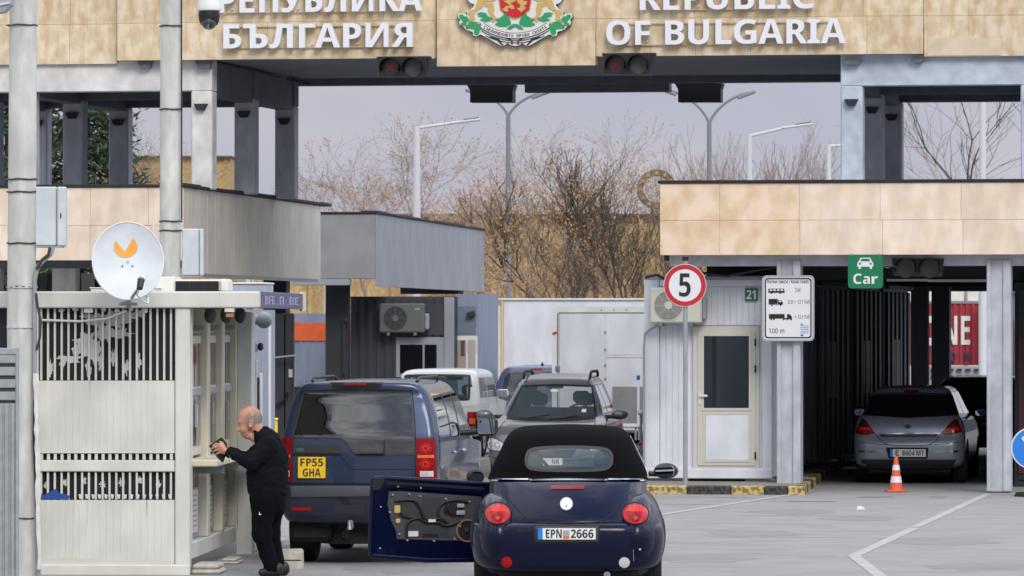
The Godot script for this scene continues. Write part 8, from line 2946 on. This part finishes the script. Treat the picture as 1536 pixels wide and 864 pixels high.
func build_person() -> void:
	fr = F0
	mat("skin", c8(190, 138, 112), 0.5, {tex = "mottle", scale = Vector3.ONE * 6})
	M.skin.subsurf_scatter_enabled = true
	M.skin.subsurf_scatter_strength = 0.05
	mat("hair_grey", c8(138, 134, 132), 0.9)
	mat("jacket", c8(24, 25, 31), 0.95, {spec = 0.2, tex = "grain", scale = Vector3.ONE * 12})
	mat("trousers", c8(13, 14, 19), 0.9, {spec = 0.2})
	mat("shoe", c8(20, 20, 22), 0.5)
	mat("leather", c8(14, 14, 16), 0.4)
	person_base = at(408, 864.4, PD)
	person_base.y = 0.0
	var t := thing("person", "bald man in dark jacket and trousers leaning at the white booth's counter, holding a wallet", "person", person_base)
	var hip := J(402, 736); var waist := J(400, 708); var chest := J(402, 680); var back := J(402, 662); var neck := J(393, 653)
	var ls := J(404, 668, 0.175); var le := J(379, 692, 0.25); var lw := J(343, 678.5, 0.12)
	var rs := J(398, 668, -0.175); var re := J(374, 692, -0.24); var rw := J(344, 677, -0.03)
	var lh := J(395, 748, 0.095); var lk := J(394, 800, 0.10); var la := J(408, 851, 0.10)
	var rh := J(408, 748, -0.095); var rk := J(404, 800, -0.09); var ra := J(418, 851, -0.10)
	# body: one skin, coarse where cloth covers it, fine at head and hands
	var b := MB.new()
	var f := Field.new(Vector3(-0.5, 0.02, -0.42), Vector3(0.25, 1.40, 0.42), 0.022, 45.0)
	f.bone(hip, waist, 0.125, 0.13, 1.1); f.bone(waist, chest, 0.13, 0.11, 1.2); f.bone(chest, back, 0.11, 0.06, 1.3); f.bone(back, neck, 0.05, 0.045)
	f.bone(ls, le, 0.06, 0.045); f.bone(le, lw, 0.045, 0.032); f.bone(rs, re, 0.06, 0.045); f.bone(re, rw, 0.045, 0.032)
	f.bone(lh, lk, 0.085, 0.06); f.bone(lk, la, 0.06, 0.04); f.bone(rh, rk, 0.085, 0.06); f.bone(rk, ra, 0.06, 0.04)
	f.skin(b)
	head(b)
	hands(b, lw, rw)
	part(t, "body", b, M.skin)
	# hair: short grey strands, thick round the back and sides and thinning towards the crown
	var hb := MB.new()
	var tilt := Basis(Vector3.BACK, -0.35)
	var hc := J(375, 628.5)
	var hr := Vector3(0.114, 0.123, 0.081)
	var q0 := RandomNumberGenerator.new()
	q0.seed = 17
	var made := 0
	while made < 6500:
		var u := Vector3(q0.randfn(), q0.randfn(), q0.randfn()).normalized()
		var pt := hc + tilt * (u * hr)
		var x: float = (pt.x + person_base.x) * F / PD + 768.0
		var y: float = 480.0 - (pt.y - EYE) * F / PD
		var like := smoothstep(614.0 - (x - 380.0) * 0.2, 625.0, y) * smoothstep(364.5, 371.5, x) * smoothstep(650.0, 644.0, y)
		like = maxf(like, 0.10 * smoothstep(366.0, 382.0, x))
		made += 1
		if q0.randf() > like: continue
		var n := (tilt * (u / hr)).normalized()
		var dir := Vector3(0.7, -0.7, 0.0) + Vector3(q0.randfn(), q0.randfn(), q0.randfn()) * 0.35
		dir = (dir - n * dir.dot(n)).normalized()
		var w := n.cross(dir) * 0.0016
		var st := pt + n * 0.0005
		hb.tri(st - w, st + w, st + dir * 0.017 + n * 0.004)
	part(t, "hair", hb, M.hair_grey)
	for s in [-1.0, 1.0]:
		b = MB.new()
		b.ball(J(361.8, 636.5, 0.034 * s), Vector3(0.0125, 0.011, 0.012), 12, 8)
		part(t, "eye", b, M.plate_white)
		b = MB.new()
		b.ball(J(360.4, 637, 0.036 * s), Vector3(0.006, 0.006, 0.006), 10, 6)
		part(t, "pupil", b, M.black)
		b = MB.new()
		b.tube([J(359.0, 632.8, 0.022 * s), J(360.2, 631.3, 0.036 * s), J(363.0, 631.6, 0.052 * s)], 0.005, 6)
		part(t, "eyebrow", b, M.hair_grey)
	b = MB.new()
	b.tube([J(364.2, 652.8, 0.026), J(361.8, 651.6, 0.012), J(361.4, 651.4, 0.0), J(361.8, 651.6, -0.012)], 0.0045, 6)
	part(t, "mouth", b, mat("lip", c8(140, 84, 76), 0.6))
	# jacket
	var nz := FastNoiseLite.new()
	nz.noise_type = FastNoiseLite.TYPE_SIMPLEX_SMOOTH
	nz.frequency = 9.0
	nz.fractal_octaves = 2
	nz.seed = 4
	b = MB.new()
	f = Field.new(Vector3(-0.55, 0.70, -0.46), Vector3(0.30, 1.46, 0.46), 0.0135, 60.0)
	f.bone(J(401, 738), J(401, 712), 0.185, 0.192, 1.08)
	f.bone(J(401, 712), J(405, 684), 0.19, 0.168, 1.12)
	f.bone(J(405, 684), J(404, 664), 0.165, 0.105, 1.3)
	f.bone(J(404, 662), J(391, 655), 0.098, 0.078, 1.1)
	f.bone(J(401, 657), J(396, 649), 0.075, 0.055, 1.1)
	f.bone(ls, le, 0.098, 0.076); f.bone(le, J(347, 680, 0.13), 0.072, 0.048)
	f.bone(rs, re, 0.098, 0.076); f.bone(re, J(348, 678.5, -0.04), 0.072, 0.048)
	f.cut(J(400, 742.5), Vector3(0.03, 1, 0).normalized())
	f.cut(J(345, 680, 0.0), Vector3(0.8, 0.3, 0.0).normalized())
	f.skin(b, nz, 0.012, Vector3(0.6, 1.5, 0.8))
	var jk := part(t, "jacket", b, M.jacket)
	b = MB.new()
	for q in [[J(347, 680, 0.13), J(341.5, 677.2, 0.118)], [J(348, 678.5, -0.04), J(342.5, 676, -0.028)]]:
		b.cyl(q[0], q[1], 0.050, 0.044, 18)
	part(jk, "cuff", b, M.jacket)
	b = MB.new()
	ring_tube(b, Transform3D(Basis(Vector3.RIGHT, PI / 2) * Basis.IDENTITY, J(390.5, 655)).scaled_local(Vector3(1.0, 1.0, 1.0)) * Transform3D(Basis(Vector3.UP, 0.0), Vector3.ZERO), 0.076, 0.013)
	b = MB.new()
	ring_tube(b, Transform3D(Basis(Vector3.BACK, -0.72) * Basis(Vector3.RIGHT, PI / 2), J(389, 652.5)), 0.072, 0.017)
	part(jk, "collar", b, M.jacket)
	# trousers
	b = MB.new()
	f = Field.new(Vector3(-0.35, 0.0, -0.36), Vector3(0.28, 0.86, 0.36), 0.0135, 60.0)
	f.bone(J(402, 736), J(403, 756), 0.178, 0.165, 1.05)
	f.bone(lh, lk, 0.122, 0.086); f.bone(lk, J(409, 854, 0.10), 0.084, 0.072)
	f.bone(rh, rk, 0.125, 0.092); f.bone(rk, J(417, 854, -0.10), 0.09, 0.075)
	f.cut(J(400, 857), Vector3.UP)
	f.skin(b, nz, 0.011, Vector3(1.3, 0.6, 1.0))
	var tr := part(t, "trousers", b, M.trousers)
	b = MB.new()
	var lp := J(391.5, 768.5, 0.235)
	b.tri(lp + Vector3(-0.010, -0.014, 0), lp + Vector3(0.003, -0.015, 0), lp + Vector3(-0.002, 0.018, 0.0))
	b.tri(lp + Vector3(0.0, -0.017, 0.001), lp + Vector3(0.016, -0.013, 0.001), lp + Vector3(0.002, -0.002, 0.001))
	part(tr, "logo", b, M.paper)
	# shoes
	for q in [[J(418, 859, 0.10), J(394, 861, 0.115), "near"], [J(426, 859, -0.10), J(403, 861, -0.12), "far"]]:
		b = MB.new()
		var heel: Vector3 = q[0]
		var toe: Vector3 = q[1]
		heel.y = 0.05; toe.y = 0.042
		f = Field.new(Vector3(minf(heel.x, toe.x) - 0.1, -0.005, heel.z - 0.1), Vector3(maxf(heel.x, toe.x) + 0.1, 0.16, heel.z + 0.12), 0.009, 90.0)
		f.bone(heel, heel.lerp(toe, 0.55), 0.048, 0.045); f.bone(heel.lerp(toe, 0.5), toe, 0.044, 0.036); f.bone(heel + Vector3(0, 0.04, 0), heel.lerp(toe, 0.4) + Vector3(0, 0.03, 0), 0.045, 0.038)
		f.cut(Vector3(0, 0.002, 0), Vector3.UP)
		f.skin(b)
		part(t, "shoe", b, M.shoe)
	# the wallet between his hands
	fr = F0
	var w := thing("wallet", "black leather wallet held in both hands of the bald man", "wallet", person_base + J(328, 672, 0.045))
	b = mb(w)
	b.xf = Transform3D(Basis(Vector3.UP, 0.25), person_base + J(327, 672, 0.045))
	var o := person_base + J(327, 672, 0.045)
	var poly := PackedVector2Array()
	for q in [[313.5, 668.5], [333, 655.5], [341, 665], [340, 682], [335, 694], [328, 688]]:
		var p := person_base + J(q[0], q[1])
		poly.append(Vector2(p.x - o.x, p.y - o.y))
	b.prism(poly, -0.012, 0.0)
	part(w, "cover", b, M.leather)
	b = mb(w)
	b.xf = Transform3D(Basis(Vector3.UP, 0.25), o + Vector3(0.0, 0.0, 0.002))
	b.prism(poly, 0.001, 0.008)
	part(w, "flap", b, M.leather)

func head(b: MB) -> void:
	var f := Field.new(J(348, 668, -0.13), J(404, 600, 0.13), 0.0058, 150.0)
	var tilt := Basis(Vector3.BACK, -0.35)
	f.ball(J(375, 628.5), Vector3(0.114, 0.123, 0.081), tilt)
	f.ball(J(368.5, 640), Vector3(0.054, 0.075, 0.060), tilt)
	f.ball(J(369, 648.5), Vector3(0.046, 0.044, 0.046))
	f.ball(J(370.5, 655), Vector3(0.030, 0.022, 0.028))
	f.bone(J(360.5, 632.5, -0.032), J(360.5, 632.5, 0.032), 0.014, 0.014)
	f.bone(J(360.8, 634.5), J(356.6, 643.5), 0.009, 0.0135)
	f.ball(J(358.8, 645.6, 0.0), Vector3(0.014, 0.009, 0.018))
	f.bone(J(362.2, 649.6, -0.014), J(362.2, 649.6, 0.014), 0.0105, 0.0105)
	f.bone(J(364.0, 653.0, -0.012), J(364.0, 653.0, 0.012), 0.009, 0.009)
	f.ball(J(366, 644, 0.042), Vector3(0.03, 0.03, 0.02)); f.ball(J(366, 644, -0.042), Vector3(0.03, 0.03, 0.02))
	f.bone(J(383, 640), J(392, 655), 0.062, 0.058)
	f.bone(J(375, 653), J(385, 659), 0.036, 0.042)
	f.skin(b)
	for s in [-1.0, 1.0]:
		var e := Field.new(J(370, 646, 0.05 if s > 0 else -0.12), J(384, 624, 0.12 if s > 0 else -0.05), 0.0042, 300.0)
		var c := J(376.5, 635.5, 0.084 * s)
		for i in 9:
			var a0 := -2.3 + i * 0.5
			var a1 := a0 + 0.5
			e.bone(c + Vector3(cos(a0) * 0.018, sin(a0) * 0.029, 0.004 * s), c + Vector3(cos(a1) * 0.018, sin(a1) * 0.029, 0.004 * s), 0.0055, 0.0055)
		e.ball(c + Vector3(-0.002, 0, -0.003 * s), Vector3(0.017, 0.027, 0.006))
		e.ball(c + Vector3(-0.004, -0.03, 0.0), Vector3(0.010, 0.011, 0.007))
		e.skin(b)

func hands(b: MB, lw: Vector3, rw: Vector3) -> void:
	# near (left) hand: palm, four fingers spread over the wallet, thumb on its upper edge
	var sets := [
		[lw, J(331, 668, 0.082), J(333.5, 677.5, 0.08), [[[330.5, 666.3, 0.082], [324.5, 665.6, 0.074], [320.0, 668.2, 0.066]], [[329.5, 669.8, 0.084], [323.0, 670.3, 0.077], [318.2, 672.8, 0.067]], [[330.5, 673.4, 0.084], [325.0, 674.8, 0.076], [320.8, 677.0, 0.066]], [[332.5, 676.8, 0.082], [328.0, 679.0, 0.075], [324.8, 681.2, 0.066]]], [[338.0, 671.5, 0.095], [334.5, 665.0, 0.075], [330.5, 662.2, 0.064]]],
		[rw, J(334, 667.5, 0.0), J(335.5, 676.0, -0.01), [[[333.5, 665.5, 0.0], [328.5, 664.0, 0.012], [324.5, 666.0, 0.024]], [[333.0, 669.0, -0.004], [327.0, 669.0, 0.008], [322.5, 671.5, 0.022]], [[334.0, 673.0, -0.008], [329.0, 674.5, 0.006], [325.0, 677.0, 0.022]], [[335.5, 676.5, -0.01], [331.5, 679.0, 0.004], [328.5, 682.0, 0.020]]], [[341.0, 670.0, 0.01], [338.5, 664.5, 0.02], [335.0, 660.5, 0.034]]]]
	for s in sets:
		var f := Field.new(J(314, 692, minf(s[1].z, 0.0) - 0.06), J(350, 652, s[0].z + 0.07), 0.0038, 230.0)
		f.bone(s[0], s[1], 0.024, 0.0175); f.bone(s[0], s[2], 0.024, 0.017); f.bone(s[0], (s[1] + s[2]) * 0.5, 0.025, 0.018); f.bone(s[1], s[2], 0.0165, 0.0155)
		f.bone(s[0] + Vector3(0.05, -0.012, 0.01), s[0], 0.030, 0.026)
		for fi in 4:
			var q: Array = s[3][fi]
			var r: float = [0.0092, 0.0096, 0.0090, 0.0080][fi]
			f.bone(J(q[0][0], q[0][1], q[0][2]), J(q[1][0], q[1][1], q[1][2]), r * 1.08, r)
			f.bone(J(q[1][0], q[1][1], q[1][2]), J(q[2][0], q[2][1], q[2][2]), r, r * 0.82)
		var th: Array = s[4]
		f.bone(J(th[0][0], th[0][1], th[0][2]), J(th[1][0], th[1][1], th[1][2]), 0.0135, 0.0108)
		f.bone(J(th[1][0], th[1][1], th[1][2]), J(th[2][0], th[2][1], th[2][2]), 0.0105, 0.0088)
		f.skin(b)
